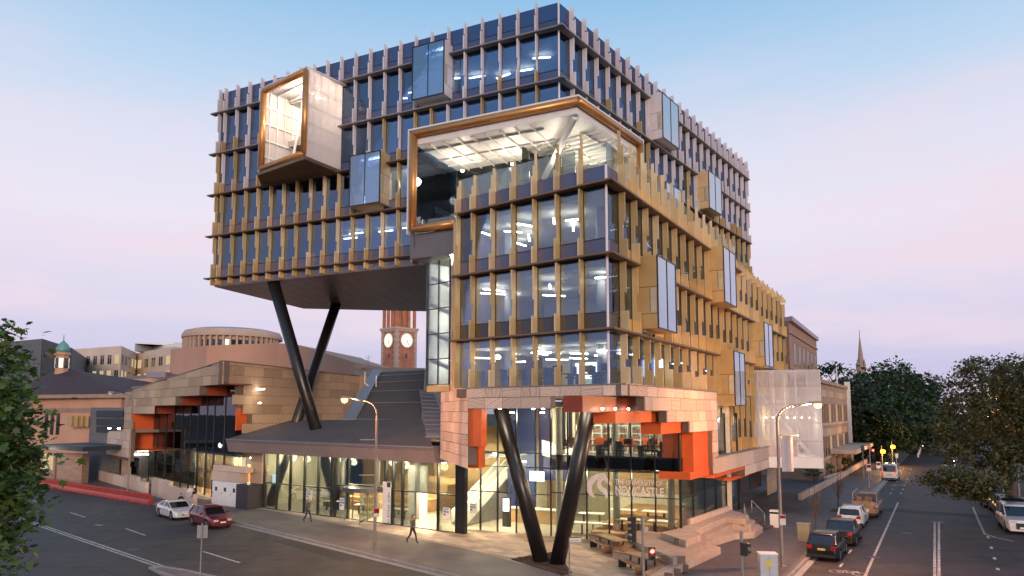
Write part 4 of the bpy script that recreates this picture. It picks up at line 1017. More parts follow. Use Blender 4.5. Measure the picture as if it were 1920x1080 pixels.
for i in range(6):
    s = .8 + i * 1.45
    o = inst('desk', dkm, None, GL.p(s, -1.6 - (i % 2) * .9, 5.31), GL.rz); tag(o, 'dark desk with a monitor on the lobby mezzanine', 'desk', 'mezzanine desks')
    o = inst('office_chair', wc, None, GL.p(s + .4, -1.0 - (i % 2), 5.31), 1.3 * i); tag(o, 'black swivel chair on the lobby mezzanine', 'chair', 'mezzanine chairs')
for i in range(4):
    o = MB().fbox(GL, 2.0 + i * 1.7, 3.1 + i * 1.7, -2.9, -2.84, 5.9, 6.5).build('desk_screen', M['orange']); tag(o, 'orange desk divider on the lobby mezzanine', 'desk divider', 'orange desk dividers')
# white tables
tb = MB(); tb.box(-.9, .9, -.42, .42, .72, .77)
tbl = MB(); 
for x in (-.55, .55):
    tbl.box(x - .06, x - .01, -.04, .04, 0, .72); tbl.box(x + .01, x + .06, -.04, .04, 0, .72)
tb_m, tbl_m = tb.mesh('table_top', M['white']), tbl.mesh('table_legs', M['dark'])
for i, (s, d, z) in enumerate(((1.6, -1.9, .46), (3.7, -1.7, .46), (5.8, -1.9, .02), (2.4, -3.4, .84), (4.6, -3.3, .84), (6.9, -3.2, .46), (7.6, -1.6, .02))):
    t = thing('lobby_table', 'long white table on the timber seating tiers of the lobby', 'table', GL.p(s, d, z), GL.rz + .1 * (i % 3), 'white lobby tables')
    link(bpy.data.objects.new('table_top', tb_m), t); link(bpy.data.objects.new('table_legs', tbl_m), t)
# reception counter, kiosk, screens
rc = thing('reception_counter', 'long timber slatted reception counter with a pale top inside the doorway', 'counter', GL.p(gs[7] + .6, -4.6, .02), GL.rz)
link(bpy.data.objects.new('counter_front', MB().box(-1.9, 1.9, -.3, .3, 0, 1.0).mesh('counter_front', M['timber_pale'])), rc)
link(bpy.data.objects.new('counter_top', MB().box(-2.0, 2.0, -.4, .4, 1.0, 1.08).mesh('counter_top', M['white'])), rc)
ks = thing('information_kiosk', 'dark kiosk with a bright screen just inside the doorway', 'kiosk', GL.p(gs[8] + .35, -2.2, .02), GL.rz)
link(bpy.data.objects.new('kiosk_body', MB().box(-.3, .3, -.12, .12, 0, 2.1).mesh('kiosk_body', M['dark'])), ks)
link(bpy.data.objects.new('kiosk_screen', MB().box(-.24, .24, .12, .14, 1.1, 2.0).mesh('kiosk_screen', M['screen'])), ks)
o = MB().fbox(GL, gs[7] + .25, gs[7] + 1.45, -5.6, -5.5, 3.0, 3.75).build('wall_screen', M['screen']); tag(o, 'bright screen on the dark blue lobby wall', 'screen')
# lamps of the corner: recessed spots in the soffit and pendants inside
for i, (u, v) in enumerate(((1000, 769), (937, 769), (1018, 770), (1090, 752), (1118, 748))):
    s, _ = PL.at(u, v, -1.5); small_lamp('small round downlight in the soffit beside the V column', PL.p(s, -1.5, 8.45 if u < 1030 else 8.98), .09, M['down'], 45, (1, .85, .66), 'soffit downlights')
for i, u in enumerate((1150, 1175, 1206, 1126)):
    s, _ = PR.at(u, 770, -1.0); small_lamp('small round downlight under the stepped orange soffit', PR.p(s, -.9, 8.4), .06, M['down'], 9, (1, .8, .6), 'orange soffit downlights')
for i, (s, d, z, e) in enumerate(((2, -2, 8.4, 170), (5, -2.5, 8.4, 170), (7.5, -4, 8.4, 150), (2.0, -2.2, 4.4, 190), (5.5, -2.6, 4.4, 210), (8.2, -3.5, 4.4, 150), (10.2, -2.2, 8.2, 240), (12.6, -2.2, 8.2, 240), (14.4, -3, 5.2, 260), (12, -3, 4.6, 240))):
    small_lamp('round lobby ceiling lamp behind the corner glazing', GL.p(s, d, z), .16, M['down'], e * 1.9, (1, .84, .58), 'lobby ceiling lamps')
# lettering and emblem on the glass
def text_mesh(txt, size, name, m, parent, loc, rot, align='LEFT', ext=.004, bold=0.0, sx=1.0):
    cu = bpy.data.curves.new(name, 'FONT'); cu.body = txt; cu.size = size; cu.align_x = align; cu.extrude = ext; cu.offset = bold
    ob_ = bpy.data.objects.new(name, cu); COL.objects.link(ob_)
    dg = bpy.context.evaluated_depsgraph_get(); me = bpy.data.meshes.new_from_object(ob_.evaluated_get(dg)); bpy.data.objects.remove(ob_)
    me.materials.clear(); me.materials.append(m)
    o = bpy.data.objects.new(name, me); o.location = Vector(loc) - wloc(parent); o.rotation_euler = rot; o.scale = (sx, 1, 1); return link(o, parent)
M['decal'] = mat('white_vinyl', (.80, .74, .74), .6)
def wall_rot(fr):   # text facing out of a left wall, reading left to right
    return (R(90), 0, fr.rz + math.pi)
sg_ = thing('glass_lettering', 'white university lettering and horse head emblem on the lobby glass', 'sign', GL.p(5.5, .04, 2.6))
ts, tz = GL.at(1152, 906, .04)
sw = ts - GL.at(1243, 912, .04)[0]
def fit_text(txt, u0, v0, u1, v1, name='lettering', bold=.0):
    s0, z0 = GL.at(u0, v1, .04); s1, z1 = GL.at(u1, v1, .04); _, zt_ = GL.at(u0, v0, .04)
    o = text_mesh(txt, 1.0, name, M['decal'], sg_, GL.p(s0, .04, z0), wall_rot(GL), bold=bold)
    bb = o.bound_box; wd = max(c[0] for c in bb) - min(c[0] for c in bb); hg = max(c[1] for c in bb) - min(c[1] for c in bb)
    o.scale = ((s0 - s1) / wd, (zt_ - z0) / hg, 1); return o
fit_text('THE UNIVERSITY OF', 1153, 898, 1242, 908)
fit_text('NEWCASTLE', 1153, 910, 1244, 926, bold=.02)
fit_text('AUSTRALIA', 1154, 924, 1202, 931)
# emblem: filled outline of the horse head crescent, traced in glass coordinates
def emblem(pts):
    pp = [GL.at(u, v, .04) for u, v in pts]; return [GL.p(s, .035, z) for s, z in pp]
def ex(x, y): return 1080 + x * .2083, 880 + y * .2083
out_ = [(250, 30), (190, 40), (140, 65), (105, 105), (92, 150), (98, 195), (120, 232), (150, 250), (180, 258), (160, 230), (142, 195), (140, 165), (150, 135), (172, 108), (180, 130), (160, 150), (185, 160), (215, 190), (262, 230), (270, 262), (283, 262), (285, 215), (275, 180), (240, 160), (225, 130), (232, 105), (258, 98), (275, 125), (300, 140), (322, 145), (318, 125), (290, 90), (270, 65), (262, 45), (250, 30)]
half1 = [(250, 30), (190, 40), (140, 65), (105, 105), (92, 150), (98, 195), (120, 232), (150, 250), (180, 258), (160, 230), (142, 195), (140, 165), (150, 135), (172, 108), (200, 80)]
half2 = [(200, 80), (250, 30), (262, 45), (270, 65), (290, 90), (318, 125), (322, 145), (300, 140), (275, 125), (258, 98), (232, 105), (225, 130), (240, 160), (275, 180), (285, 215), (283, 262), (270, 262), (262, 230), (215, 190), (192, 160), (188, 120)]
eb = MB()
from mathutils.geometry import tessellate_polygon
for h in (half1, half2):
    P_ = emblem([ex(*p) for p in h]); tri = tessellate_polygon([P_]); eb.add(P_, [tuple(t_) for t_ in tri])
eo = eb.build('emblem', M['decal'], sg_)
eo.modifiers.new('thickness', 'SOLIDIFY').thickness = .006

# ------------------------------------------------------------------ stepped stone terrace, corner right
M['step'] = mat('step_stone', (.44, .335, .27), .7, noise=(.37, .275, .215), scale=.9, rnd=.12, bump=.2)
terr = thing('stone_terrace', 'broad sandstone seating steps climbing to the glass corner', 'steps', G(1280, 1050))
def tier(pts, z, zb, name='step_tier'):
    P_ = [G(u, v, z).xy for u, v in pts]; o = MB().slab(P_, zb, z).build(name, M['step'], terr)
    bv = o.modifiers.new('bevel', 'BEVEL'); bv.width = .015; bv.segments = 1
    j = MB(); n = len(P_); area = sum(P_[i].x * P_[(i + 1) % n].y - P_[(i + 1) % n].x * P_[i].y for i in range(n))
    for a, b in zip(P_, P_[1:] + P_[:1]):
        L_ = (b - a).length; d = (b - a).normalized(); nn = Vector((d.y, -d.x)) * (1 if area > 0 else -1); s = .5
        while s < L_ - .3:
            p = a + d * s; j.slab([p - d * .006 - nn * .9, p + d * .006 - nn * .9, p + d * .006 + nn * .004, p - d * .006 + nn * .004], zb + .02, z + .003); s += 1.15
    j.build('stone_joint', M['stone_back'], o)
    return o
tier([(1208, 1090), (1351, 1026), (1333, 1020), (1336, 1013), (1380, 1000), (1415, 998), (1430, 988), (1395, 962), (1270, 1000), (1250, 1020), (1266, 1052), (1214, 1078)], .40, .0)
tier([(1262, 1047), (1333, 1013), (1318, 1007), (1375, 982), (1408, 984), (1416, 976), (1384, 962), (1290, 985), (1262, 999), (1200, 995), (1172, 996), (1197, 1018)], .78, .01)
tier([(1239, 998), (1286, 1014), (1315, 1002), (1304, 995), (1360, 970), (1398, 974), (1404, 966), (1372, 956), (1290, 981), (1268, 992)], 1.14, .78)
w0, w1 = G(1292, 984, 1.14), G(1366, 957, 1.14); dW = (w1 - w0).normalized(); nW = Vector((-dW.y, dW.x, 0))
MB().prism([w0 - nW * .1, w0 + nW * .12, w0 + nW * .12 + Vector((0, 0, .32)), w0 - nW * .1 + Vector((0, 0, .32))], w1 - w0).build('low_wall', M['stone'], terr)
# stair to the side doors with handrails
sd = thing('side_stair', 'flight of dark stone steps with steel handrails up to the side doors', 'stairs', G(1420, 975))
for k in range(6):
    a, b, c, d = (1398 - k * 2, 1000 - k * 4.4), (1450 - k * 9, 985 - k * 5.5), (1420, 948), (1370, 958)
    z = .16 * (k + 1); MB().slab([G(*p, z).xy for p in (a, b, c, d)], z - .16 if k else 0, z).build('step', M['setts'], sd)
hr = [(1394, 952, 1400, 985), (1408, 945, 1432, 970)]
for k, (u0, v0, u1, v1) in enumerate(hr):
    p0, p1 = G(u0 + 2, v0 + 18, 1.0), G(u1 + 2, v1 + 18, .1)
    h = MB(); up_ = Vector((0, 0, .95)); h.path([p0, p0 + up_, p1 + up_, p1], .03, 8); h.build('handrail', M['steel'], sd, smooth=True)
# dark doors wall below the lower fascia
dw0, dw1 = PR.us(1366, -2.5, 930), PR.us(1420, -2.5, 930)
dw = thing('side_doors', 'dark recessed doors with one white leaf under the low sandstone canopy', 'door', PR.p(dw0, -2.5, .9))
MB().fbox(PR, dw0 - .6, dw1 + 2.5, -2.8, -2.6, 0.9, lz0 + .3).build('dark_wall', mat('slate_wall', (.05, .04, .048), .6), dw)
for u, m_ in ((1376, 'white'), (1392, 'dark'), (1410, 'dark')):
    s = PR.us(u, -2.5, 930); MB().fbox(PR, s - .45, s + .45, -2.59, -2.54, 1.0, 3.5).build('door_leaf', M[m_], dw)
s = PR.us(1432, -2, 930)
row(dw, PR, s, s + 4.5, .2, 1.6, 2.2, m=M['stone_tan'], d=-1.6); row(dw, PR, s, s + 4.5, 1.6, 3.0, 2.2, .5, m=M['stone_tan'], d=-1.6); row(dw, PR, s, s + 4.5, 3.0, 4.6, 2.2, m=M['stone_tan'], d=-1.6)
# ------------------------------------------------------------------ entry hall with the folded dark roof
E0 = Vector((-3.23, 48.15)); E1 = Vector((-22.81, 61.98)); dE = E1 - E0
EH = Frame(E0, math.atan2(dE.x, dE.y), -1); EL = dE.length
hall = thing('entry_hall', 'glazed entry hall with a folded dark metal roof between annex and corner', 'building', (E0.x, E0.y, 0))
M['roof_dark'] = mat('dark_roof_sheet', (.115, .100, .100), .8, 0, (.09, .08, .08), .5, bump=.15, bscale=30)
M['fascia'] = mat('ribbed_metal', (.33, .275, .27), .45, .3, (.28, .23, .23), .5)
M['flash'] = mat('metal_flashing', (.34, .30, .32), .4, .5)
def roofpoly(name, pts, th, m, parent):
    return MB().prism([Vector(p) for p in pts], (0, 0, -th)).build(name, m, parent)
fd = 1.7
fL = EH.at(425, 821, fd); fR = EH.at(810, 846, fd); zF = (fL[1] + fR[1]) / 2; zFb = zF - 1.02
f0, f1 = EH.us(812, fd, 850), EH.us(424, fd, 825)
print('fascia', fL, fR, zF)
PFR, PFL = EH.p(f0, fd, zF), EH.p(f1, fd, zF)
fz = MB()
# fascia leans back towards its foot
def fpt(s, k): return EH.p(s, fd - .28 * k, zF - 1.02 * k)
fz.prism([fpt(f0, 0), fpt(f0, 1), EH.p(f0, fd - 1.2, zFb), EH.p(f0, fd - 1.2, zF)], EH.t.to_3d() * (f1 - f0))
n_r = 150
for i in range(n_r):
    s = f0 + (f1 - f0) * (i + .25) / n_r; wv = (f1 - f0) / n_r * .5
    a = [fpt(s, .03), fpt(s + wv, .03), fpt(s + wv, .97), fpt(s, .97)]; fz.prism(a, EH.n.to_3d() * .035)
fz.build('ribbed_fascia', M['fascia'], hall)
MB().fbox(EH, f0 - .02, f1 + .02, fd - 1.2, fd + .05, zF + .01, zF + .10).build('roof_edge', M['flash'], hall)
# low roof
A_ = AY(545, 788, 66.5); B_ = AY(790, 786, 56.5)
roofpoly('low_roof', [PFR + Vector((0, 0, .09)), PFL + Vector((0, 0, .09)), A_, B_], .25, M['roof_dark'], hall)
# ramp roof climbing to the back
R0, R1_, R2, R3 = AY(668, 787, 61.6), AY(789, 790, 56.8), AY(797, 694, 74), AY(716, 698, 75)
for p in (R0, R1_): p.z += .03
n_p = 5
for k in range(n_p):
    t0, t1 = [(0, .30), (.30, .54), (.54, .74), (.74, .90), (.90, 1)][k]
    a, b = R0.lerp(R3, t0), R1_.lerp(R2, t0); c, d = R1_.lerp(R2, t1), R0.lerp(R3, t1)
    up_ = Vector((0, 0, .004 * k))
    roofpoly('roof_sheet', [a + up_, b + up_, c + up_, d + up_], .22, M['roof_dark'], hall)
    MB().tube(a + up_ + Vector((0, 0, .03)), b + up_ + Vector((0, 0, .03)), .05, .05, 6).build('roof_rib', M['flash'], hall)
gl_ = R0 + Vector((-1.3, .3, .05)); gl2 = R3 + Vector((-1.0, .2, .05))
roofpoly('gutter_edge', [gl_, R0 + Vector((0, 0, .08)), R3 + Vector((0, 0, .3)), gl2 + Vector((0, 0, .3))], .3, M['flash'], hall)
# pale stepped rooflight strip beside the stone flank
S0, S1, S2, S3 = AY(800, 823, 50.5), AY(848, 823, 48.8), AY(812, 733, 60), AY(786, 731, 60.6)
n_s = 12
for k in range(n_s):
    t0, t1 = k / n_s, (k + 1) / n_s; up_ = Vector((0, 0, .05))
    roofpoly('rooflight_panel', [S0.lerp(S3, t0) + up_, S1.lerp(S2, t0) + up_, S1.lerp(S2, t1), S0.lerp(S3, t1)], .08, M['flash'], hall)
MB().path([S0 + Vector((0, 0, .12)), S1 + Vector((0, 0, .12))], .16, 8).build('rooflight_edge', M['flash'], hall)
MB().path([S1 + Vector((.1, 0, .1)), S2 + Vector((.1, 0, .1))], .12, 8).build('rooflight_edge', M['flash'], hall)
MB().prism([S0 + Vector((0, 0, -.2)), S1 + Vector((0, 0, -.2)), S1 + Vector((0, 0, -1.6)), S0 + Vector((0, 0, -1.6))], Vector((1.5, 2.2, 0))).build('recess_shade', M['mullion'], hall)  # solid black block, shade of the recess put into its colour
# glass wall
ub = [871, 855, 820, 753, 735, 721, 651, 626, 620, 594, 568, 541, 516, 492, 473]
es = [EH.us(u, 0, 985) for u in ub]; es[0] = 0; es[-1] = EL
HT = zFb + .15
bars = MB()
for i in range(len(es) - 1):
    a, b = es[i], es[i + 1]; door = 721 == ub[i]
    tz_ = 2.55 if ub[i] > 626 else 2.2
    top = HT if ub[i] < 830 else 4.9
    if door: continue
    if ub[i] == 820: # open automatic doorway
        MB().fbox(EH, a + .03, b - .03, -.03, 0, tz_ + .03, top).build('glass_pane', M['glass_clear'], hall)
        MB().fbox(EH, a + (b - a) * .6, b - .03, -.03, 0, .05, tz_ - .03).build('glass_pane', M['glass_clear'], hall)
    else:
        MB().fbox(EH, a + .03, b - .03, -.03, 0, .05, tz_ - .03).build('glass_pane', M['glass_clear'], hall)
        MB().fbox(EH, a + .03, b - .03, -.03, 0, tz_ + .03, top).build('glass_pane', M['glass_clear'], hall)
    bars.fbox(EH, a, b, -.08, .03, tz_ - .035, tz_ + .035)
for s in es: bars.fbox(EH, s - .05, s + .05, -.16, .05, .02, HT)
bars.fbox(EH, 0, EL, -.08, .03, .0, .06)
bars.fbox(EH, -.02, es[1], -.3, .02, .02, HT + .3)
bars.fbox(EH, es[5], es[6], -.1, .04, 2.55, 2.7)
bars.build('glazing_bar', M['mullion'], hall)
MB().fbox(EH, es[5] + .05, es[6] - .05, -.05, -.02, 2.72, HT).build('glass_pane', M['glass_clear'], hall)
# revolving door
rv = thing('revolving_door', 'round glass revolving door with grey drum at the hall entrance', 'door', EH.p((es[5] + es[6]) / 2, -.2, .02), EH.rz)
rw = (es[6] - es[5]) / 2 - .1
cv_ = MB()
for i in range(24):
    a0, a1 = math.tau * i / 24, math.tau * (i + 1) / 24
    cv_.add([(rw * math.cos(a), rw * math.sin(a), z) for z in (2.3, 2.6) for a in (a0, a1)], [(0, 1, 3, 2)]); cv_.add([(0, 0, 2.6), (rw * math.cos(a0), rw * math.sin(a0), 2.6), (rw * math.cos(a1), rw * math.sin(a1), 2.6)], [(0, 1, 2)])
link(bpy.data.objects.new('door_drum', cv_.mesh('door_drum', M['soffit'])), rv)
for a in (.5, .5 + math.pi / 2, .5 + math.pi, .5 + 1.5 * math.pi):
    g_ = MB(); p = Vector((math.cos(a), math.sin(a), 0)); q_ = Vector((-p.y, p.x, 0)) * .012
    g_.prism([p * .06 - q_ + Vector((0, 0, .1)), p * (rw - .08) - q_ + Vector((0, 0, .1)), p * (rw - .08) - q_ + Vector((0, 0, 2.25)), p * .06 - q_ + Vector((0, 0, 2.25))], q_ * 2)
    link(bpy.data.objects.new('door_wing', g_.mesh('door_wing', M['glass_clear'])), rv)
fm = MB(); fm.tube((0, 0, 0), (0, 0, 2.3), .05)
for a in (.12, math.pi - .12, math.pi + .12, -.12): fm.tube((rw * math.cos(a * 1), rw * math.sin(a), 0), (rw * math.cos(a), rw * math.sin(a), 2.3), .05)
for a in (.5, .5 + math.pi / 2, .5 + math.pi, .5 + 1.5 * math.pi): p = Vector((math.cos(a), math.sin(a), 0)) * (rw - .1); fm.tube(p, p + Vector((0, 0, 2.3)), .03)
link(bpy.data.objects.new('door_frame', fm.mesh('door_frame', M['soffit'])), rv)
# white banner with the building's name between doors
bn = MB().fbox(EH, es[4] + .12, es[3] - .0 if False else es[4] + .95, .05, .09, .1, 3.1).build('name_banner', M['white']); tag(bn, 'tall white vertical banner with dark lettering beside the revolving door', 'banner')
M['ink'] = mat('dark_ink', (.03, .03, .04), .6)
to = text_mesh('NEW SPACE (X)', .34, 'lettering', M['ink'], bn, EH.p(es[4] + .40, .095, 2.35), (0, 0, 0))
to.rotation_euler = (Matrix.Rotation(EH.rz + math.pi, 3, 'Z') @ Matrix.Rotation(R(90), 3, 'X') @ Matrix.Rotation(R(-90), 3, 'Z')).to_euler()
MB().fbox(EH, es[4] + .13, es[4] + .5, .091, .097, 2.72, 3.08).build('printed_block', M['ink'], bn)
# posters on the glass
def poster(fr, s, z, w_, h, label):
    p = MB().fbox(fr, s - w_ / 2, s + w_ / 2, .02, .035, z, z + h).build('poster', M['white']); tag(p, label, 'poster', None)
    k = w_ / .62
    blue = mat('blue_ink', (.05, .22, .45), .6) if 'blue_ink' not in bpy.data.materials else bpy.data.materials['blue_ink']
    text_mesh('NEW', .2 * k, 'lettering', blue, p, fr.p(s + w_ * .42, .038, z + h * .76), wall_rot(fr), bold=.006)
    text_mesh('SPACE', .165 * k, 'lettering', M['ink'], p, fr.p(s + w_ * .42, .038, z + h * .55), wall_rot(fr), bold=.008)
    MB().fbox(fr, s + w_ * .1, s + w_ * .38, .036, .04, z + h * .30, z + h * .45).build('printed_block', M['ink'], p)
for u, v0, v1, lb_ in ((580, 919, 938, 'white poster with blue and black print on the hall glass, leftmost of three'), (642, 934, 956, 'white poster on the dark pane right beside the revolving door'), (837, 952, 973, 'white poster on the last hall pane by the corner')):
    s, z1 = EH.at(u, v0, .03); z0 = EH.at(u, v1, .03)[1]; poster(EH, s, z0, .62, z1 - z0, lb_)
s, z1 = GL.at(887, 945, .03); poster(GL, s, GL.at(887, 963, .03)[1], .55, .72, 'small poster low on the lobby pane left of the doorway')
# inside the hall
MB().slab([EH.p(.1, -.1, 0).xy, EH.p(EL - .1, -.1, 0).xy, EH.p(EL, -14, 0).xy, EH.p(.1, -10, 0).xy], -.04, .014).build('inside_floor', M['floor_in'], hall)
MB().fbox(EH, -1, EL, -13, -12.8, 0, 7).build('back_wall', M['timber_pale'], hall)
MB().slab([EH.p(.1, -.2, 0).xy, EH.p(EL - .1, -.2, 0).xy, EH.p(EL - .1, -12.8, 0).xy, EH.p(.1, -8, 0).xy], HT + .02, HT + .12).build('hall_ceiling', M['ceil'], hall)
MB().fbox(EH, EL - .6, EL - .1, -10, -.3, 0, 5).build('side_wall', M['cream'], hall)
for k in range(5):
    MB().fbox(EH, 9.0, 19.0 - k * .8, -6.5 - k * 1.1, -5.4 - k * 1.1, .02, .5 + .5 * k).build('seating_tier', M['timber_pale'], hall)
for i, s in enumerate((7.2, 11.6, 15.8)):
    MB().tube(EH.p(s, -3, .02), EH.p(s, -3, HT), .2, .2, 12).build('inner_column', M['concrete'], hall, smooth=True)
MB().fbox(EH, 8.2, 10.2, -5.3, -5.1, .02, 3.9).build('pale_screen_wall', M['white'], hall)
for i in range(6):
    t = thing('cafe_table', 'dark topped long table inside the entry hall', 'table', EH.p(8.5 + i * 2.0, -2.4 - (i % 2) * 1.4, .02), EH.rz, 'hall tables')
    link(bpy.data.objects.new('table_top', MB().box(-.8, .8, -.4, .4, .72, .78).mesh('table_top', M['timber'] if i % 2 else M['white'])), t); link(bpy.data.objects.new('table_legs', tbl_m), t)
cn = MB().fbox(EH, 13.4, 18.5, -4.4, -3.7, .02, 1.1).build('cafe_counter', M['timber_pale']); tag(cn, 'pale timber cafe counter inside the entry hall', 'counter')
o = MB().fbox(EH, EH.us(516, -1.5, 915), EH.us(504, -1.5, 915), -1.6, -1.5, 1.9, 2.7).build('wall_screen', M['screen']); tag(o, 'small bright blue screen inside the left end of the entry hall', 'screen')
# escalator pair with bright balustrades
es_ = thing('escalator', 'escalator with bright glass balustrades rising inside the hall doorway', 'escalator', EH.p(2.6, -2.5, .02), EH.rz)
for x in (-.7, 0, .7):
    b = MB(); b.prism([(x - .05, 0, .1), (x - .05, -6, 3.6), (x - .05, -6, 4.5), (x - .05, 0, 1.0)], (.1, 0, 0)); link(bpy.data.objects.new('balustrade', b.mesh('balustrade', M['white'])), es_)
b = MB()
for k in range(16): b.box(-.6, .6, -.35 * k - .35, -.35 * k, .0, .21 * k + .2)
link(bpy.data.objects.new('steps', b.mesh('steps', M['steel'])), es_)
for i, (s, d, z, e) in enumerate(((1.5, -2, 4.3, 300), (4.5, -3, 4.4, 280), (8, -2.5, 4.4, 230), (11, -4, 4.4, 230), (14, -2.5, 4.4, 230), (17, -4, 4.4, 230), (20, -2.5, 4.4, 200), (22.5, -3, 4.4, 170), (12, -8, 4.4, 230))):
    small_lamp('round ceiling lamp inside the entry hall', EH.p(s, d, z), .16, M['down'], e * 5.0, (1, .82, .52), 'entry hall lamps')

# ------------------------------------------------------------------ sandstone annex to the left
A0 = AY(418, 700, 60.0).xy
AL = Frame(A0, R(-43), -1); P2 = AY(674, 705, 80.0).xy; dA = P2 - A0
AR = Frame(A0, math.atan2(dA.x, dA.y), 1); ARL = dA.length
annex = thing('sandstone_annex', 'low sandstone clad annex with sloping parapet and orange reveals', 'building', (A0.x, A0.y, 0))
zc0 = AL.at(418, 677)[1]; sl = AL.us(235, 0, 735); zl = AL.at(235, 735)[1]; zr_ = AR.at(674, 705)[1]
def atop(s): return zc0 + (zl - zc0) * s / sl
def artop(s): return zc0 + (zr_ - zc0) * s / ARL
print('annex', A0, zc0, sl, zl, ARL, zr_)
def clipcell(fr, s0, s1, z0, z1, topf):
    """stone cell cut by the sloping parapet"""
    a, b = topf(s0) - .02, topf(s1) - .02
    if z0 >= max(a, b) - .05: return None
    if z1 <= min(a, b): return 'full'
    return [(s0, z0), (s1, z0), (s1, min(z1, b)), (s0, min(z1, a))] if min(a, b) > z0 + .02 else None
def stonewall(parent, fr, s0, s1, zlist, topf, w_, m, bottom, backm=True):
    g = .008
    for i in range(len(zlist) - 1):
        z0, z1 = zlist[i], zlist[i + 1]; s = s0 + (0 if i % 2 else -w_ * .5)
        while s < s1 - .02:
            a, b = max(s, s0), min(s + w_, s1); s += w_
            if b - a < .05: continue
            if z0 < bottom((a + b) / 2) - .05: continue
            r = clipcell(fr, a, b, z0, z1, topf)
            if r == 'full': stone(parent, fr, a, b, z0, z1, m=m)
            elif r:
                P_ = [fr.p(x, 0, z) for x, z in [(r[0][0] + g, r[0][1] + g), (r[1][0] - g, r[1][1] + g), (r[2][0] - g, r[2][1] - g), (r[3][0] + g, r[3][1] - g)]]
                MB().prism(P_, fr.n.to_3d() * -.07).build('stone_panel', m, parent)
stepu = [(418, 722), (378, 736), (333, 748), (285, 760)]
sst = [0, AL.us(378, 0, 730), AL.us(333, 0, 742), AL.us(285, 0, 754)]; szz = [AL.at(398, 722)[1], AL.at(355, 736)[1], AL.at(310, 748)[1], AL.at(266, 760)[1]]
print('annex steps', sst, szz)
rh = .86
szz = [zc0 - 2.2 - 0 * rh] + [0] * 3
base_ = AL.at(400, 722)[1]; zrows = [base_ - 4 * rh + i * rh for i in range(9)]
def abot(s):
    z = base_
    for k in range(1, 4):
        if s > sst[k]: z = base_ - k * rh
    if s > AL.us(247, 0, 780): z = -1
    return z
zfull = [.0 + .86 * i for i in range(1)]
low_rows = []
z = base_
while z > .9: z -= rh
zrows = []
while z < zc0 + 1: zrows.append(z); z += rh
fas = MB()
fas.prism([AL.p(0, -.09, base_ + .02), AL.p(sst[1], -.09, base_ + .02), AL.p(sst[1], -.09, base_ - rh), AL.p(sst[2], -.09, base_ - rh), AL.p(sst[2], -.09, base_ - 2 * rh), AL.p(sst[3], -.09, base_ - 2 * rh), AL.p(sst[3], -.09, base_ - 3 * rh), AL.p(sl, -.09, base_ - 3 * rh), AL.p(sl, -.09, zl - .03), AL.p(0, -.09, zc0 - .03)], AL.n.to_3d() * -.4)
fo_ = fas.build('fascia_backing', M['stone_back'], annex)
stonewall(fo_, AL, 0, sl, zrows, atop, 1.9, M['stone_tan'], abot)
def rbot(s): return base_ if s < AR.us(448, 0, 740) else (base_ - 2.05 if s < AR.us(466, 0, 790) else 4.2)
fr2 = MB(); s448 = AR.us(448, 0, 740); s466 = AR.us(466, 0, 780)
fr2.prism([AR.p(0.02, -.09, base_ + .02), AR.p(s448, -.09, base_ + .02), AR.p(s448, -.09, base_ - 2.0), AR.p(s466, -.09, base_ - 2.0), AR.p(s466, -.09, 4.2), AR.p(ARL, -.09, 4.2), AR.p(ARL, -.09, zr_ - .03), AR.p(0.02, -.09, zc0 - .03)], AR.n.to_3d() * -.4)
fo2 = fr2.build('side_backing', M['stone_back'], annex)
stonewall(fo2, AR, 0, ARL, [z for z in zrows], artop, 2.6, M['stone_tan'], rbot)
cp = MB(); 
for fr_, L_, tf_ in ((AL, sl, atop), (AR, ARL, artop)):
    cp.prism([fr_.p(0, .05, tf_(0) + .0), fr_.p(L_, .05, tf_(L_)), fr_.p(L_, .05, tf_(L_) + .07), fr_.p(0, .05, tf_(0) + .07)], fr_.n.to_3d() * -.5)
cp.build('coping', M['ledge_grey'], annex)
MB().slab([AL.p(.5, -.6, 0).xy, AL.p(sl, -.6, 0).xy, AL.p(sl, -14, 0).xy, AR.p(ARL - .3, -.6, 0).xy], base_ + .4, base_ + .6).build('annex_roof', M['ledge_grey'], annex)
# back end wall of the stone block (its right hand corner)
bq = Frame(P2, R(75), 1); row(annex, Frame(P2, R(62), 1), 0, 3.2, zr_ - .9, zr_, 1.6, m=M['stone_tan']); row(annex, Frame(P2, R(62), 1), 0, 3.2, zr_ - 1.8, zr_ - .9, 1.6, m=M['stone_tan']); row(annex, Frame(P2, R(62), 1), 0, 3.2, zr_ - 3.6, zr_ - 1.8, 1.6, m=M['stone_tan'])
# orange reveals and soffits
a47, a78 = AL.us(247, 0, 800), AL.us(278, -2.2, 800)
zo0, zo1 = AL.at(262, 845)[1], base_ - 3 * rh
MB().fbox(AL, a47, a47 + .3, -2.6, -.02, zo0, zo1).build('orange_panel', M['orange'], annex)
MB().fbox(AL, a47 - 1.6, a47, -2.75, -2.45, zo0 + 1.0, zo1).build('orange_panel', M['orange'], annex)
MB().fbox(AL, a47 - 2.6, a47 + .3, -2.6, -.1, zo0 - .12, zo0).build('orange_panel', M['orange'], annex)
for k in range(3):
    MB().fbox(AL, sst[k + 1] + .01, sst[k + 1] + .25, -2.6, -.1, base_ - (k + 1) * rh, base_ - k * rh).build('orange_panel', M['orange_shaded'], annex)
    MB().fbox(AL, sst[k], sst[k + 1], -2.6, -.1, base_ - k * rh + .03, base_ - k * rh + .1).build('shaded_orange_soffit', M['orange_shaded'], annex)
MB().fbox(AR, s448 + .02, s466 - .0, -.3, -.15, base_ - 4.0, base_ - 2.02).build('orange_panel', M['orange'], annex)
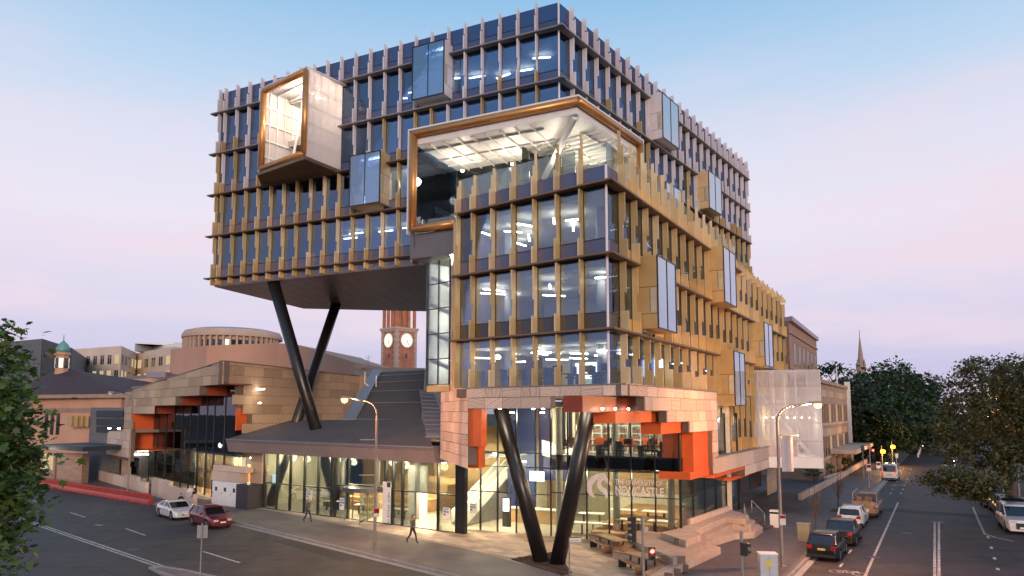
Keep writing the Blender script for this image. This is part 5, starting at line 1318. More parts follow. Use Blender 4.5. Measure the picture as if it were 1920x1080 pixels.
# glass walls: front and side, dark above, lit below
gd = -2.3
GZ = 4.35
us_ = [440, 420, 400, 386, 370, 355, 340, 325, 310, 295, 280]
ass = sorted(AL.us(u, gd, 850) for u in us_)
bars = MB()
MBd = {}
for a, b in zip(ass, ass[1:]):
    MB().fbox(AL, a + .03, b - .03, gd - .03, gd, .9, GZ - .05).build('glass_pane', M['glass_clear'], annex)
    MB().fbox(AL, a + .03, b - .03, gd - .03, gd, GZ + .05, base_ + .1).build('glass_pane', M['glass_dark'], annex)
    bars.fbox(AL, b - .04, b + .04, gd - .1, gd + .06, .2, base_ + .1)
    bars.fbox(AL, a, b, gd - .06, gd + .03, GZ - .05, GZ + .05); bars.fbox(AL, a, b, gd - .06, gd + .03, 2.55, 2.62)
bars.build('glazing_bar', M['mullion'], annex)
ha = -8.5
MB().fbox(AL, 5.0, sl + 6, ha - .3, ha, 0, 9).build('back_wall', M['core_dark'], annex)
def aslab(d1, z0, z1, nm, m, e=0): MB().slab([AL.p(.51 * -d1 + .45, d1, 0).xy, AL.p(sl + e, d1, 0).xy, AL.p(sl + e, ha, 0).xy, AL.p(.51 * -ha + .45, ha, 0).xy], z0, z1).build(nm, m, annex)
aslab(gd - .15, GZ - .15, GZ + .1, 'upper_floor', M['core_dark'])
aslab(gd - .15, -.02, .05, 'inside_floor', M['floor_in'], 6)
aslab(-.6, base_ + .12, base_ + .35, 'ceiling', M['core_dark'])
for k in range(16):
    s = ass[0] + .4 + k * .82; MB().fbox(AL, s, s + .16, gd - 1.2, gd - .9, .1, GZ - .2).build('timber_blade', M['timber_pale'] if k % 3 else M['white'], annex)
for k in range(4): MB().fbox(AL, ass[0] + 1.0 + k * 1.9, ass[0] + 2.2 + k * 1.9, gd - 3, gd - 2.9, .6, 3.2).build('orange_screen', M['orange'], annex)
MB().fbox(AL, ass[0] + 4.7, ass[0] + 7.5, gd - .6, gd - .55, base_ - 3.6 - .0, base_ - 1.0).build('projection_blind', M['blind'], annex)
for i in range(7): small_lamp('small round lamp on the ground floor of the annex', AL.p(ass[0] + .8 + i * 1.9, gd - 1.9, GZ - .35), .13, M['down'], 520, (1, .82, .5), 'annex ground floor lamps')
for i in range(3): strip('slim strip light on the dark upper floor of the annex', 'annex strip lights', AL, 1.5 + 3.4 * i, -4, base_ - .3, 1.2, .2)
for i in range(2): small_lamp('warm round lamp glowing on the upper floor of the annex', AL.p(.6 + i * 1.6, -3.6, base_ - 1.6), .12, M['down'], 25, (1, .75, .45), 'annex upper floor lamps')
# stepped stone plinth in front of the glass
pl0 = Frame(G(362, 952).xy, R(-43), -1)
pth = thing('stone_plinth', 'stepped pink sandstone plinth wall in front of the annex glass', 'wall', G(320, 940))
sA = pl0.us(283, 0, 930)
for s0_, s1_, h in ((0, 2.0, 1.15), (2.0, sA * .55, 1.35), (sA * .55, sA, 1.75)): row(pth, pl0, s0_, s1_, 0.0, h, 1.7, th=.35)
sB, sC = pl0.us(272, 0, 920), pl0.us(182, 0, 890)
for s0_, s1_, h in ((sB, sB + 3, 1.1), (sB + 3, sB + 8, 1.5), (sB + 8, sC, 1.2)): row(pth, pl0, s0_, s1_, 0.0, h, 2.2, th=.35)
# lower wing with cream stone band and dark glass
lw = Frame(AL.p(AL.us(243, .6, 850), .6, 0).xy, R(-43), -1)
wing = thing('annex_wing', 'low stone banded wing with dark glazing at the left of the annex', 'building', lw.p(0, 0, 0))
lwL = lw.us(118, 0, 830); z0_, z1_ = lw.at(243, 866)[1], lw.at(235, 803)[1]; zl0, zl1 = lw.at(125, 828)[1], lw.at(118, 818)[1]
def wtop(s): return z1_ + (zl1 - z1_) * s / lwL
def wbot(s): return z0_ + (zl0 - z0_) * s / lwL - .5
zz = []; z = min(z0_, zl0) - 1.5
while z < max(z1_, zl1) + .9: zz.append(z); z += .95
MB().prism([lw.p(0, -.09, z0_), lw.p(lwL, -.09, zl0), lw.p(lwL, -.09, zl1 - .03), lw.p(0, -.09, z1_ - .03)], lw.n.to_3d() * -.4).build('band_backing', M['stone_back'], wing)
stonewall(wing, lw, 0, lwL, zz, wtop, 2.8, M['stone'], lambda s: wbot(s) + .45)
for k in range(6):
    a, b = lwL * .62 * k / 6, lwL * .62 * (k + 1) / 6; MB().fbox(lw, a + .04, b - .04, -1.0, -.96, 1.2, z0_ + .4).build('glass_pane', M['glass_dark'], wing)
    MB().fbox(lw, b - .05, b + .05, -1.05, -.9, .2, z0_ + .3).build('glazing_bar', M['mullion'], wing)
MB().fbox(lw, -.3, lwL, -9, -8.8, 0, z0_ + 1).build('back_wall', M['core_dark'], wing)
MB().prism([lw.p(0, -.3, z1_ - .15), lw.p(lwL, -.3, zl1 - .15), lw.p(lwL, -9, zl1 - .15), lw.p(0, -9, z1_ - .15)], (0, 0, -.3)).build('wing_roof', M['ledge_grey'], wing)
MB().fbox(lw, lwL * .64, lwL, -1.6, -1.4, 0, z0_).build('slate_wall', bpy.data.materials['slate_wall'], wing)
o = MB().fbox(lw, lwL * .72, lwL * .72 + 2.6, -1.39, -1.35, .8, 4.2).build('mural_panel', mat('mural', (.42, .30, .17), .7, noise=(.08, .05, .03), scale=2.2)); tag(o, 'tan patterned mural panel on the slate wall at far left', 'panel')
o = MB().fbox(lw, lwL * .60, lwL * .60 + .5, -.9, -.4, 0, z0_ + .2).build('white_post', M['white']); tag(o, 'slim white post at the end of the dark wing glazing', 'post')
pend = thing('ring_pendant', 'cluster of glowing ring shaped pendant tubes behind the wing glass', 'pendant light', lw.p(lwL * .25, -2.6, 3.4))
rng = random.Random(4)
for k in range(6):
    c = lw.p(lwL * .18 + rng.uniform(0, 5), -2.6 + rng.uniform(-.5, .5), 3.1 + .35 * (k % 3)); q_ = MB()
    pts = [c + Vector((1.3 * math.cos(a), .7 * math.sin(a), 0)) for a in [i * .5 for i in range(9)]]; q_.path(pts, .05, 6).build('glowing_tube', M['strip'], pend)
# electricity cabinet and stone return wall near the hall
cabf = Frame(G(447, 952).xy, EH.az, -1); cl_ = cabf.us(397, 0, 940)
cabt = thing('electrical_cabinet', 'white three door electrical cupboard built into a pale stone wall', 'cabinet', cabf.p(cl_ / 2, 0, 0))
MB().fbox(cabf, 0, cl_, -1.0, 0, 0, 2.1).build('cabinet_body', M['white'], cabt)
for k in range(3):
    a, b = cl_ * k / 3 + .05, cl_ * (k + 1) / 3 - .05; dl = MB().fbox(cabf, a, b, .003, .04, .08, 2.0).build('cabinet_door', M['white'], cabt)
    MB().fbox(cabf, (a + b) / 2 - .17, (a + b) / 2 + .17, .042, .05, 1.25, 1.6).build('warning_label', M['ink'], dl)
    MB().fbox(cabf, b - .14, b - .1, .042, .08, .95, 1.15).build('handle', M['steel'], dl)
row(cabt, cabf, 0, cl_ + .2, 2.12, 3.0, 1.9, th=.9, m=M['stone']); row(cabt, cabf, -1.0, cl_, 3.0, 3.5, 1.9, th=.7, m=M['stone'])
MB().fbox(cabf, -1.7, -.02, -1.6, .3, 0, 2.05).build('slate_pier', bpy.data.materials['slate_wall'], cabt)
for z in (2.06, 3.0, 3.9): row(cabt, cabf, -1.9, -.2, z, z + .94, 1.7, th=.6, m=M['stone_tan'], d=-.9)
# ------------------------------------------------------------------ buildings in the background
M['tan'] = mat('tan_render', (.60, .33, .23), .85, noise=(.53, .285, .195), scale=.12)
M['tan2'] = mat('tan_render_pale', (.62, .38, .27), .85, noise=(.54, .32, .22), scale=.15)
M['hotel'] = mat('beige_precast', (.70, .55, .44), .85, noise=(.62, .48, .38), scale=.2)
M['greyb'] = mat('grey_cladding', (.15, .145, .155), .7, noise=(.11, .11, .12), scale=.4, stretch=(1, 1, 6))
M['greyd'] = mat('dark_blue_cladding', (.035, .045, .06), .5)
M['winglass'] = mat('window_dark', (.03, .033, .042), .08, spec=.9, rnd=.5)
M['winlit'] = glow('window_lit', (1, .74, .42), .55)
M['rooftile'] = mat('brown_tile', (.085, .035, .032), .8, noise=(.05, .02, .02), scale=1.5, bump=.5, bscale=4)
M['peach'] = mat('peach_render', (.60, .34, .23), .85, noise=(.52, .285, .19), scale=.3)
M['verd'] = mat('verdigris', (.20, .42, .36), .6, .2, noise=(.13, .30, .26), scale=2)
M['conc_pink'] = mat('pink_concrete', (.56, .40, .31), .85, noise=(.46, .32, .245), scale=.5)
M['brickt'] = paving('red_brick', (.56, .21, .11), (.48, .17, .09), (.50, .38, .30), .5, .18, 0, .85)
M['brick2'] = mat('brown_brick', (.40, .235, .16), .85, noise=(.33, .18, .12), scale=1.2, bump=.3, stretch=(1, 1, 5))
M['stone_pale'] = mat('pale_quoin', (.62, .47, .38), .85, noise=(.5, .36, .28), scale=1.5)
M['stone_old'] = mat('old_sandstone', (.40, .28, .21), .85, noise=(.30, .20, .15), scale=.8, stretch=(1, 1, 4))

def az_of(p, q): d = q - p; return math.atan2(d.x, d.y)
def winrow(parent, fr, rects, m_lit=.2, seed=1, name='window', frame=True, dep=.12, frm=None):
    rg = random.Random(seed)
    for s0, s1, z0, z1 in rects:
        lit = rg.random() < m_lit
        o = MB().fbox(fr, s0, s1, -.3, .02, z0, z1).build(name, M['winglass'] if not lit else M['winlit'], parent)
        if frame:
            b = MB(); t = .1
            b.fbox(fr, s0 - t, s1 + t, .02, .09, z0 - t, z0); b.fbox(fr, s0 - t, s1 + t, .02, .09, z1, z1 + t); b.fbox(fr, s0 - t, s0, .02, .08, z0, z1); b.fbox(fr, s1, s1 + t, .02, .08, z0, z1)
            b.fbox(fr, (s0 + s1) / 2 - .04, (s0 + s1) / 2 + .04, .022, .06, z0, z1)
            b.build('window_frame', frm or M['ledge_grey'], o)
def px_rect(fr, u0, v0, u1, v1, d=0.0):
    vm = (v0 + v1) / 2; um = (u0 + u1) / 2
    s = sorted((fr.us(u0, d, vm), fr.us(u1, d, vm))); return s[0], s[1], fr.at(um, v1, d)[1], fr.at(um, v0, d)[1]

# dark grey block, far left
Yb = 150
p = AY(0, 700, Yb).xy; q_ = AY(75, 700, Yb - 14).xy; r_ = AY(132, 700, Yb + 6).xy
db = thing('grey_office_block', 'dark grey flat roofed block behind the leafy tree at far left', 'building', (q_.x, q_.y, 0))
zt = AY(75, 635, Yb - 14).z
MB().slab([AY(-60, 700, Yb).xy, q_, r_, r_ + Vector((-20, 40)), AY(-60, 700, Yb + 50).xy], 0, zt).build('wall', M['greyb'], db)
fb = Frame(q_, az_of(q_, r_), 1)
MB().fbox(fb, .3, (r_ - q_).length - .1, .02, .08, 0, zt - .4).build('dark_facade', M['greyd'], db)
for k in range(4): MB().fbox(fb, 1.5, (r_ - q_).length - 1, .1, .14, zt - 3.5 - k * 4.2, zt - 2.5 - k * 4.2).build('window_band', M['winglass'], db)
# beige hotel
Yh = 190
h0 = AY(132, 700, Yh).xy; h1 = AY(225, 700, Yh - 10).xy; h2 = AY(255, 700, Yh + 12).xy; h3 = AY(322, 700, Yh - 8).xy
hz = AY(180, 655, Yh).z
ht = thing('beige_hotel', 'long beige hotel block with rows of square windows, some lit, at left', 'building', (h1.x, h1.y, 0))
MB().slab([h0, h1, h2, h3, h3 + Vector((10, 40)), h0 + Vector((-10, 40))], 0, hz).build('wall', M['hotel'], ht)
MB().slab([h0 + Vector((14, 6)), h2 + Vector((2, 4)), h3 + Vector((0, 8)), h3 + Vector((4, 30)), h0 + Vector((14, 30))], hz, hz + 2.2).build('roof_plant', M['white'], ht)
MB().slab([h2 + Vector((-6, 10)), h2 + Vector((6, 10)), h2 + Vector((6, 24)), h2 + Vector((-6, 24))], hz + 2.2, hz + 4.2).build('roof_plant', M['white'], ht)
for i, (a, b, n) in enumerate(((h0, h1, 7), (h1, h2, 5), (h2, h3, 5))):
    fr_ = Frame(a, az_of(a, b), 1); L_ = (b - a).length
    rc_ = []
    for r in range(4):
        for k in range(n):
            c = L_ * (k + .5) / n; hw = L_ / n * .27; rc_.append((c - hw, c + hw, hz - 4.6 - r * 4.1, hz - 2.2 - r * 4.1))
    winrow(ht, fr_, rc_, .38, 11 + i, frame=True, frm=M['hotel'])
# theatre: tall tan walls
Yt = 115
th = thing('tan_theatre', 'big plain tan rendered theatre with stepped walls behind the annex', 'building', AY(500, 760, Yt).xy.to_3d())
def facebox(pts_uvY, zb, back, m, name, parent):
    top = [AY(*t) for t in pts_uvY]
    bt = [Vector((t.x, t.y, zb)) for t in top]
    b = MB(); n = len(top); bk_ = [t + back for t in top]; bkb = [t + back for t in bt]
    vs = top + bt + bk_ + bkb; fs = []
    for i in range(n - 1): fs += [(i, i + n, i + n + 1, i + 1), (i, i + 1, i + 1 + 2 * n, i + 2 * n), (i + 2 * n, i + 1 + 2 * n, i + 1 + 3 * n, i + 3 * n)]
    fs += [(0, 2 * n, 3 * n, n), (n - 1, 2 * n - 1, 4 * n - 1, 3 * n - 1)]
    return b.add(vs, fs).build(name, m, parent)
facebox([(320, 655, 125), (388, 648, 112), (520, 643, 118), (560, 647, 118), (664, 679, 118)], 0, Vector((4, 30, 0)), M['tan'], 'wall', th)
facebox([(550, 645, 119), (575, 650, 119), (600, 663, 119), (640, 676, 119), (662, 678, 119)], 0, Vector((4, 25, 0)), M['tan'], 'gable_wall', th)
facebox([(663, 689, 122), (795, 690, 122)], 0, Vector((2, 20, 0)), M['tan2'], 'rear_wall', th)
facebox([(663, 694, 116), (796, 692, 112)], 0, Vector((2, 6, 0)), M['conc_pink'], 'rear_wing', th)
facebox([(208, 714, 108), (320, 706, 112)], 0, Vector((2, 10, 0)), M['peach'], 'low_wall', th)
facebox([(212, 708, 112), (312, 700, 118)], 0, Vector((2, 10, 0)), M['flash'], 'roof_edge', th)
for i, (u, v0, v1) in enumerate(((293, 697, 708), (245, 720, 733))):
    c = AY(u, v1, 106); o = MB().box(c.x - 1.6, c.x + 1.4, c.y, c.y + 2, c.z, AY(u, v0, 106).z).build('roof_unit', M['flash']); tag(o, ['grey air conditioning unit on the low roof left of the tan theatre', 'small pale air unit above the brown hip roof eaves'][i], 'air unit')
# drum hall
dc = AY(437, 640, 150); dr = (AY(527, 640, 150).x - AY(351, 640, 150).x) / 2
zd0, zd1, zd2 = AY(437, 660, 150 - dr).z, AY(437, 622, 150 - dr).z, AY(437, 612, 150 - dr).z
drum = thing('drum_hall', 'round concrete drum hall with a ring of piers behind the tan theatre', 'building', (dc.x, dc.y, 0))
dm = MB(); dm.lathe([(dr * .97, 0), (dr * .97, zd0), (dr * .90, zd0), (dr * .90, zd1 - .6), (dr * 1.0, zd1 - .6), (dr * 1.0, zd1), (dr * .95, zd1 + .9), (dr * .94, zd1 + .9), (.01, zd1 + .9)], (dc.x, dc.y, 0), 64); dm.build('drum_wall', M['conc_pink'], drum)
dm = MB(); dm.lathe([(dr * .93, zd1 + .92), (dr * .8, zd1 + 1.3), (dr * .45, zd1 + 1.7), (.01, zd1 + 1.8)], (dc.x, dc.y, 0), 48); dm.build('dome_roof', M['flash'], drum)
pm = MB().box(-.2, .2, -.7, .1, 0, zd1 - .6 - zd0).mesh('pier', M['conc_pink'])
wm = MB().box(-.5, .5, -.1, .02, .3, zd1 - 1.4 - zd0).mesh('window', M['winglass'])
for k in range(24):
    a = math.pi + math.pi * (k + .5) / 24
    inst('pier', pm, drum, Vector((dc.x + dr * .97 * math.cos(a), dc.y + dr * .97 * math.sin(a), zd0)), a - math.pi / 2)
    a2 = math.pi + math.pi * k / 24; inst('window', wm, drum, Vector((dc.x + dr * .915 * math.cos(a2), dc.y + dr * .915 * math.sin(a2), zd0)), a2 - math.pi / 2)
# brown hip roofed hall with cupola
Yv = 100
c0 = AY(40, 740, 96); c1 = AY(236, 742, 92); zE = AY(150, 740, 94).z; zR = AY(125, 694, 104).z
hp = thing('hip_roof_hall', 'peach rendered old hall with a dark brown hip roof and green domed cupola', 'building', (AY(140, 740, 96).x, 96, 0))
l0, l1, b1, b0 = AY(30, 740, 98).xy, AY(228, 742, 90).xy, AY(228, 742, 90).xy + Vector((6, 24)), AY(30, 740, 98).xy + Vector((2, 24))
MB().slab([l0, l1, b1, b0], 0, zE).build('wall', M['peach'], hp)
ev = 1.2
e0, e1, e2, e3 = [Vector((*(v + o_ * ev), zE)) for v, o_ in ((l0, Vector((-1, -1))), (l1, Vector((1, -1))), (b1, Vector((1, 1))), (b0, Vector((-1, 1))))]
rg0, rg1 = AY(105, 694, 108), AY(140, 694, 106)
rb = MB(); rb.add([e0, e1, e2, e3, rg0, rg1], [(0, 1, 5, 4), (1, 2, 5), (2, 3, 4, 5), (3, 0, 4), (3, 2, 1, 0)]); ro = rb.build('roof', M['rooftile'], hp)
MB().prism([e0 + Vector((0, 0, -.01)), e1 + Vector((0, 0, -.01)), e1 + Vector((0, 0, -.5)), e0 + Vector((0, 0, -.5))], (.2, .9, 0)).build('eaves', M['stone_old'], hp)
cu = AY(116, 694, 106); cw_ = AY(129, 690, 106).x - AY(104, 690, 106).x
cb_ = MB(); cb_.lathe([(cw_ * .62, -2.4), (cw_ * .45, -.2), (cw_ * .45, 2.2), (cw_ * .55, 2.3), (cw_ * .55, 2.7)], (cu.x, cu.y, cu.z), 8); co = cb_.build('cupola', M['peach'], ro)
MB().lathe([(cw_ * .50, 2.7), (cw_ * .46, 3.4), (cw_ * .30, 4.0), (cw_ * .1, 4.4), (.06, 4.6), (.06, 5.4)], (cu.x, cu.y, cu.z), 16).build('dome', M['verd'], ro, smooth=True)
for k in range(8):
    a = math.pi / 8 + k * math.pi / 4; x_, y_ = cu.x + cw_ * .43 * math.cos(a), cu.y + cw_ * .43 * math.sin(a)
    o = inst('arched_opening', MB().box(-.28, .28, -.06, .06, 0, 1.5).mesh('arched_opening', M['winglass']), ro, Vector((x_, y_, cu.z + .3)), a + math.pi / 2)
hf = Frame(l1, az_of(l1, l0), -1); HLn = (l1 - l0).length
for k, u in enumerate((87, 98, 109)):
    s0, s1, z0, z1 = px_rect(hf, u - 3, 778, u + 3, 815)
    P_ = [(s0, z0), (s1, z0), (s1, z1)] + [((s0 + s1) / 2 + (s1 - s0) / 2 * math.cos(a), z1 + (s1 - s0) / 2 * math.sin(a)) for a in [i * math.pi / 6 for i in range(1, 6)]] + [(s0, z1)]
    MB().prism([hf.p(s, .01, z) for s, z in P_], hf.n.to_3d() * .06).build('arched_window', M['winglass'], hp)
for v in (768, 772): MB().fbox(hf, 0, HLn, .01, .25, hf.at(100, v)[1], hf.at(100, v)[1] + .25).build('string_course', M['stone_old'], hp)
# screen wall and dark louvres beside it
sc_ = thing('louvred_block', 'dark louvred block with glass screens between the hip roof hall and annex', 'building', AY(180, 780, 88).xy.to_3d())
facebox([(125, 776, 89), (178, 776, 87)], 0, Vector((1, 8, 0)), M['peach'], 'wall', sc_)
facebox([(170, 764, 86.5), (235, 766, 84)], 0, Vector((1, 8, 0)), M['greyb'], 'wall', sc_)
for k, v in enumerate((770, 785, 799)):
    a, b = AY(182, v, 86), AY(232, v, 83.8); MB().prism([a, b, b + Vector((0, 0, -.75)), a + Vector((0, 0, -.75))], (.0, -.15, 0)).build('louvre_panel', M['greyd'], sc_)
for k in range(4):
    a, b = AY(127 + k * 10.5, 779, 86.8), AY(136 + k * 10.5, 779, 86.4); MB().prism([a, b, b + Vector((0, 0, -1.4)), a + Vector((0, 0, -1.4))], (0, -.1, 0)).build('bronze_panel', M['gold'], sc_)
for u in (205, 223): small_lamp('bright flood lamp on top of the low wing at left', AY(u, 804, 70), .14, M['down'], 60, (1, .85, .6), 'flood lamps on the wing')
# awning and shop at far left
aw = thing('street_awning', 'dark flat awning with a lit doorway below it at far left', 'awning', G(110, 905))
a, b = AY(80, 833, 80), AY(155, 838, 76); MB().prism([a, b, b + Vector((2, 5, 0)), a + Vector((2, 5, 0))], (0, 0, -.5)).build('awning_roof', M['greyd'], aw)
a, b = AY(80, 850, 84), AY(155, 852, 81); MB().prism([a, b, Vector((b.x, b.y, 0)), Vector((a.x, a.y, 0))], (.2, 1, 0)).build('shop_wall', M['stone_old'], aw)
a, b = AY(82, 850, 83.8), AY(101, 851, 83.2); MB().prism([a, b, b + Vector((0, 0, -1.9)), a + Vector((0, 0, -1.9))], (0, -.05, 0)).build('lit_window', M['winlit'], aw)
a, b = AY(105, 851, 83), AY(119, 852, 82.6); MB().prism([a, b, b + Vector((0, 0, -3)), a + Vector((0, 0, -3))], (0, -.05, 0)).build('door', M['timber'], aw)
small_lamp('small bright bulb under the dark awning at far left', AY(74, 842, 79), .1, M['down'], 60, (1, .9, .7), None)

# clock tower
ck = 175.0
cx = AY(748, 660, ck); hwid = (AY(781, 660, ck).x - AY(716, 660, ck).x) / 2
k45 = R(46); hw = hwid / math.sqrt(2) * 1.02
ctf0 = Vector((cx.x, ck - hw * 1.41)) 
clk = thing('clock_tower', 'red brick clock tower with stone quoins and lit white dials', 'tower', (cx.x, ck, 0))
FA = Frame(Vector((cx.x, ck - hw * 1.4142)), R(-45), -1); FB_ = Frame(Vector((cx.x, ck - hw * 1.4142)), R(45), 1); W2 = 2 * hw
zA = AY(748, 620, ck).z; zB = AY(748, 587, ck).z
def sq(k): 
    r = hw * 1.4142 * k; return [Vector((cx.x, ck - r)), Vector((cx.x + r, ck)), Vector((cx.x, ck + r)), Vector((cx.x - r, ck))]
MB().slab(sq(.97), 0, zA).build('tower_wall', M['brickt'], clk)
MB().slab(sq(1.12), zA, zA + .5).build('cornice', M['stone_pale'], clk); MB().slab(sq(1.05), zA - .5, zA).build('cornice', M['stone_pale'], clk)
zC = zB + 3.2
for fr_ in (FA, FB_):
    for s in (0, W2):
        z = 8.0; k = 0
        while z < zA - .6:
            w_ = .95 if k % 2 else .65
            a, b = (s, s + w_) if s == 0 else (s - w_, s)
            MB().fbox(fr_, a + (.0 if s == 0 else 0), b, -.3, .10, z, z + .62).build('quoin', M['stone_pale'], clk); z += .66; k += 1
    zc_ = AY(748, 640, ck).z
    cpos = fr_.p(W2 / 2, .06, zc_)
    d = MB(); rr_ = W2 * .27; n_ = 28
    ring_o = [fr_.p(W2 / 2 + rr_ * 1.15 * math.cos(a), .02, zc_ + rr_ * 1.15 * math.sin(a)) for a in [math.tau * i / n_ for i in range(n_)]]
    MB().prism(ring_o, fr_.n.to_3d() * .1).build('dial_surround', M['stone_pale'], clk)
    ring_i = [fr_.p(W2 / 2 + rr_ * math.cos(a), .12, zc_ + rr_ * math.sin(a)) for a in [math.tau * i / n_ for i in range(n_)]]
    di = MB().prism(ring_i, fr_.n.to_3d() * .06).build('clock_dial', glow('dial_glow', (1, .93, .82), .95) if 'dial_glow' not in bpy.data.materials else bpy.data.materials['dial_glow'], clk)
    sgn = -1 if fr_ is FA else 1
    hd = MB()
    for ang, ln in ((R(-65), .7), (R(-40), .55)):
        dx, dz = math.sin(ang) * -1 * sgn * -1, -math.cos(ang)
        a = fr_.p(W2 / 2, .2, zc_); b = fr_.p(W2 / 2 + rr_ * ln * .45 * sgn, .2, zc_ - rr_ * ln); hd.tube(a, b, .07, .05, 5)
    for k in range(12):
        a = k * math.tau / 12; hd.tube(fr_.p(W2 / 2 + rr_ * .82 * math.cos(a), .19, zc_ + rr_ * .82 * math.sin(a)), fr_.p(W2 / 2 + rr_ * .95 * math.cos(a), .19, zc_ + rr_ * .95 * math.sin(a)), .05, .05, 4)
    hd.build('clock_hands', M['ink'], di)
    MB().fbox(fr_, W2 * .46, W2 * .54, .0, .05, zc_ - rr_ * 2.6, zc_ - rr_ * 1.9).build('slit_window', M['winglass'], clk)
    # belfry: arches between piers
    for k in range(4):
        s = W2 * (.08 + .28 * k); MB().fbox(fr_, s - W2 * .05, s + W2 * .05, -.7, -.1, zA + .5, zC).build('belfry_pier', M['brickt'], clk)
    MB().fbox(fr_, .1, W2 - .1, -.72, -.08, zC, zC + 1.2).build('belfry_lintel', M['brickt'], clk)
MB().slab(sq(.45), zA + .5, zC + 1.2).build('belfry_core', M['brickt'], clk)
MB().slab(sq(1.06), zC + 1.2, zC + 1.7).build('cornice', M['stone_pale'], clk)
MB().lathe([(hw * 1.1, zC + 1.7), (hw * .9, zC + 4), (hw * .35, zC + 6), (.05, zC + 7.5)], (cx.x, ck, 0), 8).build('cap_roof', M['verd'], clk)
# antenna
an = AY(690, 690, 118); o = MB(); o.tube(an, an + Vector((0, 0, 2.2)), .05, .03, 5)
for k in range(4): o.tube(an + Vector((-.6 + .1 * k, 0, 1.9 - .3 * k)), an + Vector((.6 - .1 * k, 0, 1.9 - .3 * k)), .025, .025, 4)
tag(o.build('roof_antenna', M['steel']), 'thin television antenna on the roof left of the clock tower', 'antenna')
pm_ = MB(); pb = AY(684, 720, 70); pm_.path([pb, pb + Vector((0, 0, 1.2))], .06); pm_.path([pb + Vector((0, 0, .1)), pb + Vector((1.1, .2, -.8)), pb + Vector((1.1, .2, .9))], .06)
tag(pm_.build('guard_rail', M['white']), 'short white guard rail at the top of the hall roof gutter', 'rail')

# ---- right side: brown brick block, old sandstone hall, spire
Yr = 95
q0 = AY(1466, 650, 84).xy
b0_ = AY(1480, 650, 92).xy; b1_ = AY(1531, 650, 118).xy
bb_ = thing('brown_brick_block', 'brown brick block with a row of tall windows behind the gold wing', 'building', (b0_.x, b0_.y, 0))
zb1 = AY(1480, 602, 92).z
bl_ = AY(1440, 650, 96).xy
MB().slab([bl_, b0_, b1_, b1_ + Vector((-20, 12)), bl_ + Vector((-5, 30))], 0, zb1).build('wall', M['brick2'], bb_)
MB().slab([bl_ + Vector((-.4, -.4)), b0_ + Vector((.3, -.6)), b1_ + Vector((.5, .2)), b1_ + Vector((-20, 12)), bl_ + Vector((-5, 30))], zb1, zb1 + .6).build('parapet', M['flash'], bb_)
fr_ = Frame(b0_, az_of(b0_, b1_), 1); Lb = (b1_ - b0_).length
rc_ = []
for k in range(6):
    c = Lb * (.12 + .15 * k)
    for zt_, zb_ in ((zb1 - 2.5, zb1 - 5.6), (zb1 - 7.6, zb1 - 10.8)): rc_.append((c, c + Lb * .09, zb_, zt_))
winrow(bb_, fr_, rc_, 0, 5, frm=M['stone_old'])
for z in (zb1 - 1.6, zb1 - 6.4): MB().fbox(fr_, 0, Lb, .01, .18, z, z + .3).build('string_course', M['stone_old'], bb_)
# old sandstone hall along the side street
h0_ = AY(1530, 760, 84).xy; h1_ = AY(1589, 760, 112).xy
oh = thing('old_stone_hall', 'old two storey sandstone hall with window bands along the side street', 'building', (h0_.x, h0_.y, 0))
zo = AY(1536, 716, 84).z
bk_l = AY(1455, 760, 88).xy
MB().slab([bk_l, h0_, h1_, h1_ + Vector((-22, 14)), bk_l + Vector((0, 34))], 0, zo).build('wall', M['stone_old'], oh)
MB().slab([bk_l + Vector((0, .3)), h0_ + Vector((.3, -.3)), h1_ + Vector((.4, .2)), h1_ + Vector((-3, 2.5)), h0_ + Vector((-3, 2)), bk_l + Vector((2, 3))], zo, zo + .45).build('parapet', M['stone_old'], oh)
MB().slab([h0_ + Vector((-4, 6)), h0_ + Vector((3, 16)), h0_ + Vector((-4, 20)), h0_ + Vector((-10, 10))], zo + .3, zo + 3.0).build('roof_penthouse', M['conc_pink'], oh)
fo3 = Frame(h0_, az_of(h0_, h1_), 1); Lh = (h1_ - h0_).length
for z0, z1 in ((zo - 5.0, zo - 2.6), (zo - 9.3, zo - 6.8)):
    MB().fbox(fo3, 1.0, Lh - .8, .01, .16, z0 - .35, z0 - .05).build('sill', M['conc_pink'], oh)
    winrow(oh, fo3, [(1.2 + k * (Lh - 2.2) / 13, 1.2 + (k + .72) * (Lh - 2.2) / 13, z0, z1) for k in range(13)], 0.10, 9, frm=M['stone_old'])
for k in range(9):
    s = 1.0 + k * (Lh - 2) / 8.5
    for z in (zo - 6.2, zo - 1.2): MB().fbox(fo3, s, s + Lh / 9, .005, .05, z - .5, z + .4).build('stone_block', M['stone_tan'], oh)
MB().fbox(fo3, Lh - .5, Lh + .1, -.3, .5, 0, zo + 1.2).build('corner_pier', M['white'], oh)
zcn = AY(1560, 846, 98).z
MB().fbox(fo3, Lh * .30, Lh + 4.5, .1, 3.2, zcn, zcn + .55).build('entrance_canopy', M['conc_pink'], oh)
MB().fbox(fo3, Lh * .36, Lh * .75, .02, .1, .8, zcn).build('entrance_glass', M['winglass'], oh)
for s in (.34, .52, .72, .9): MB().fbox(fo3, Lh * s, Lh * s + .5, .02, .5, 0, zcn).build('entrance_pier', M['stone_old'], oh)
for k, s in enumerate((.2, .26)): MB().fbox(fo3, Lh * s, Lh * s + .5, .02, .08, 2.2, 3.6).build('notice_board', M['ink'], oh)
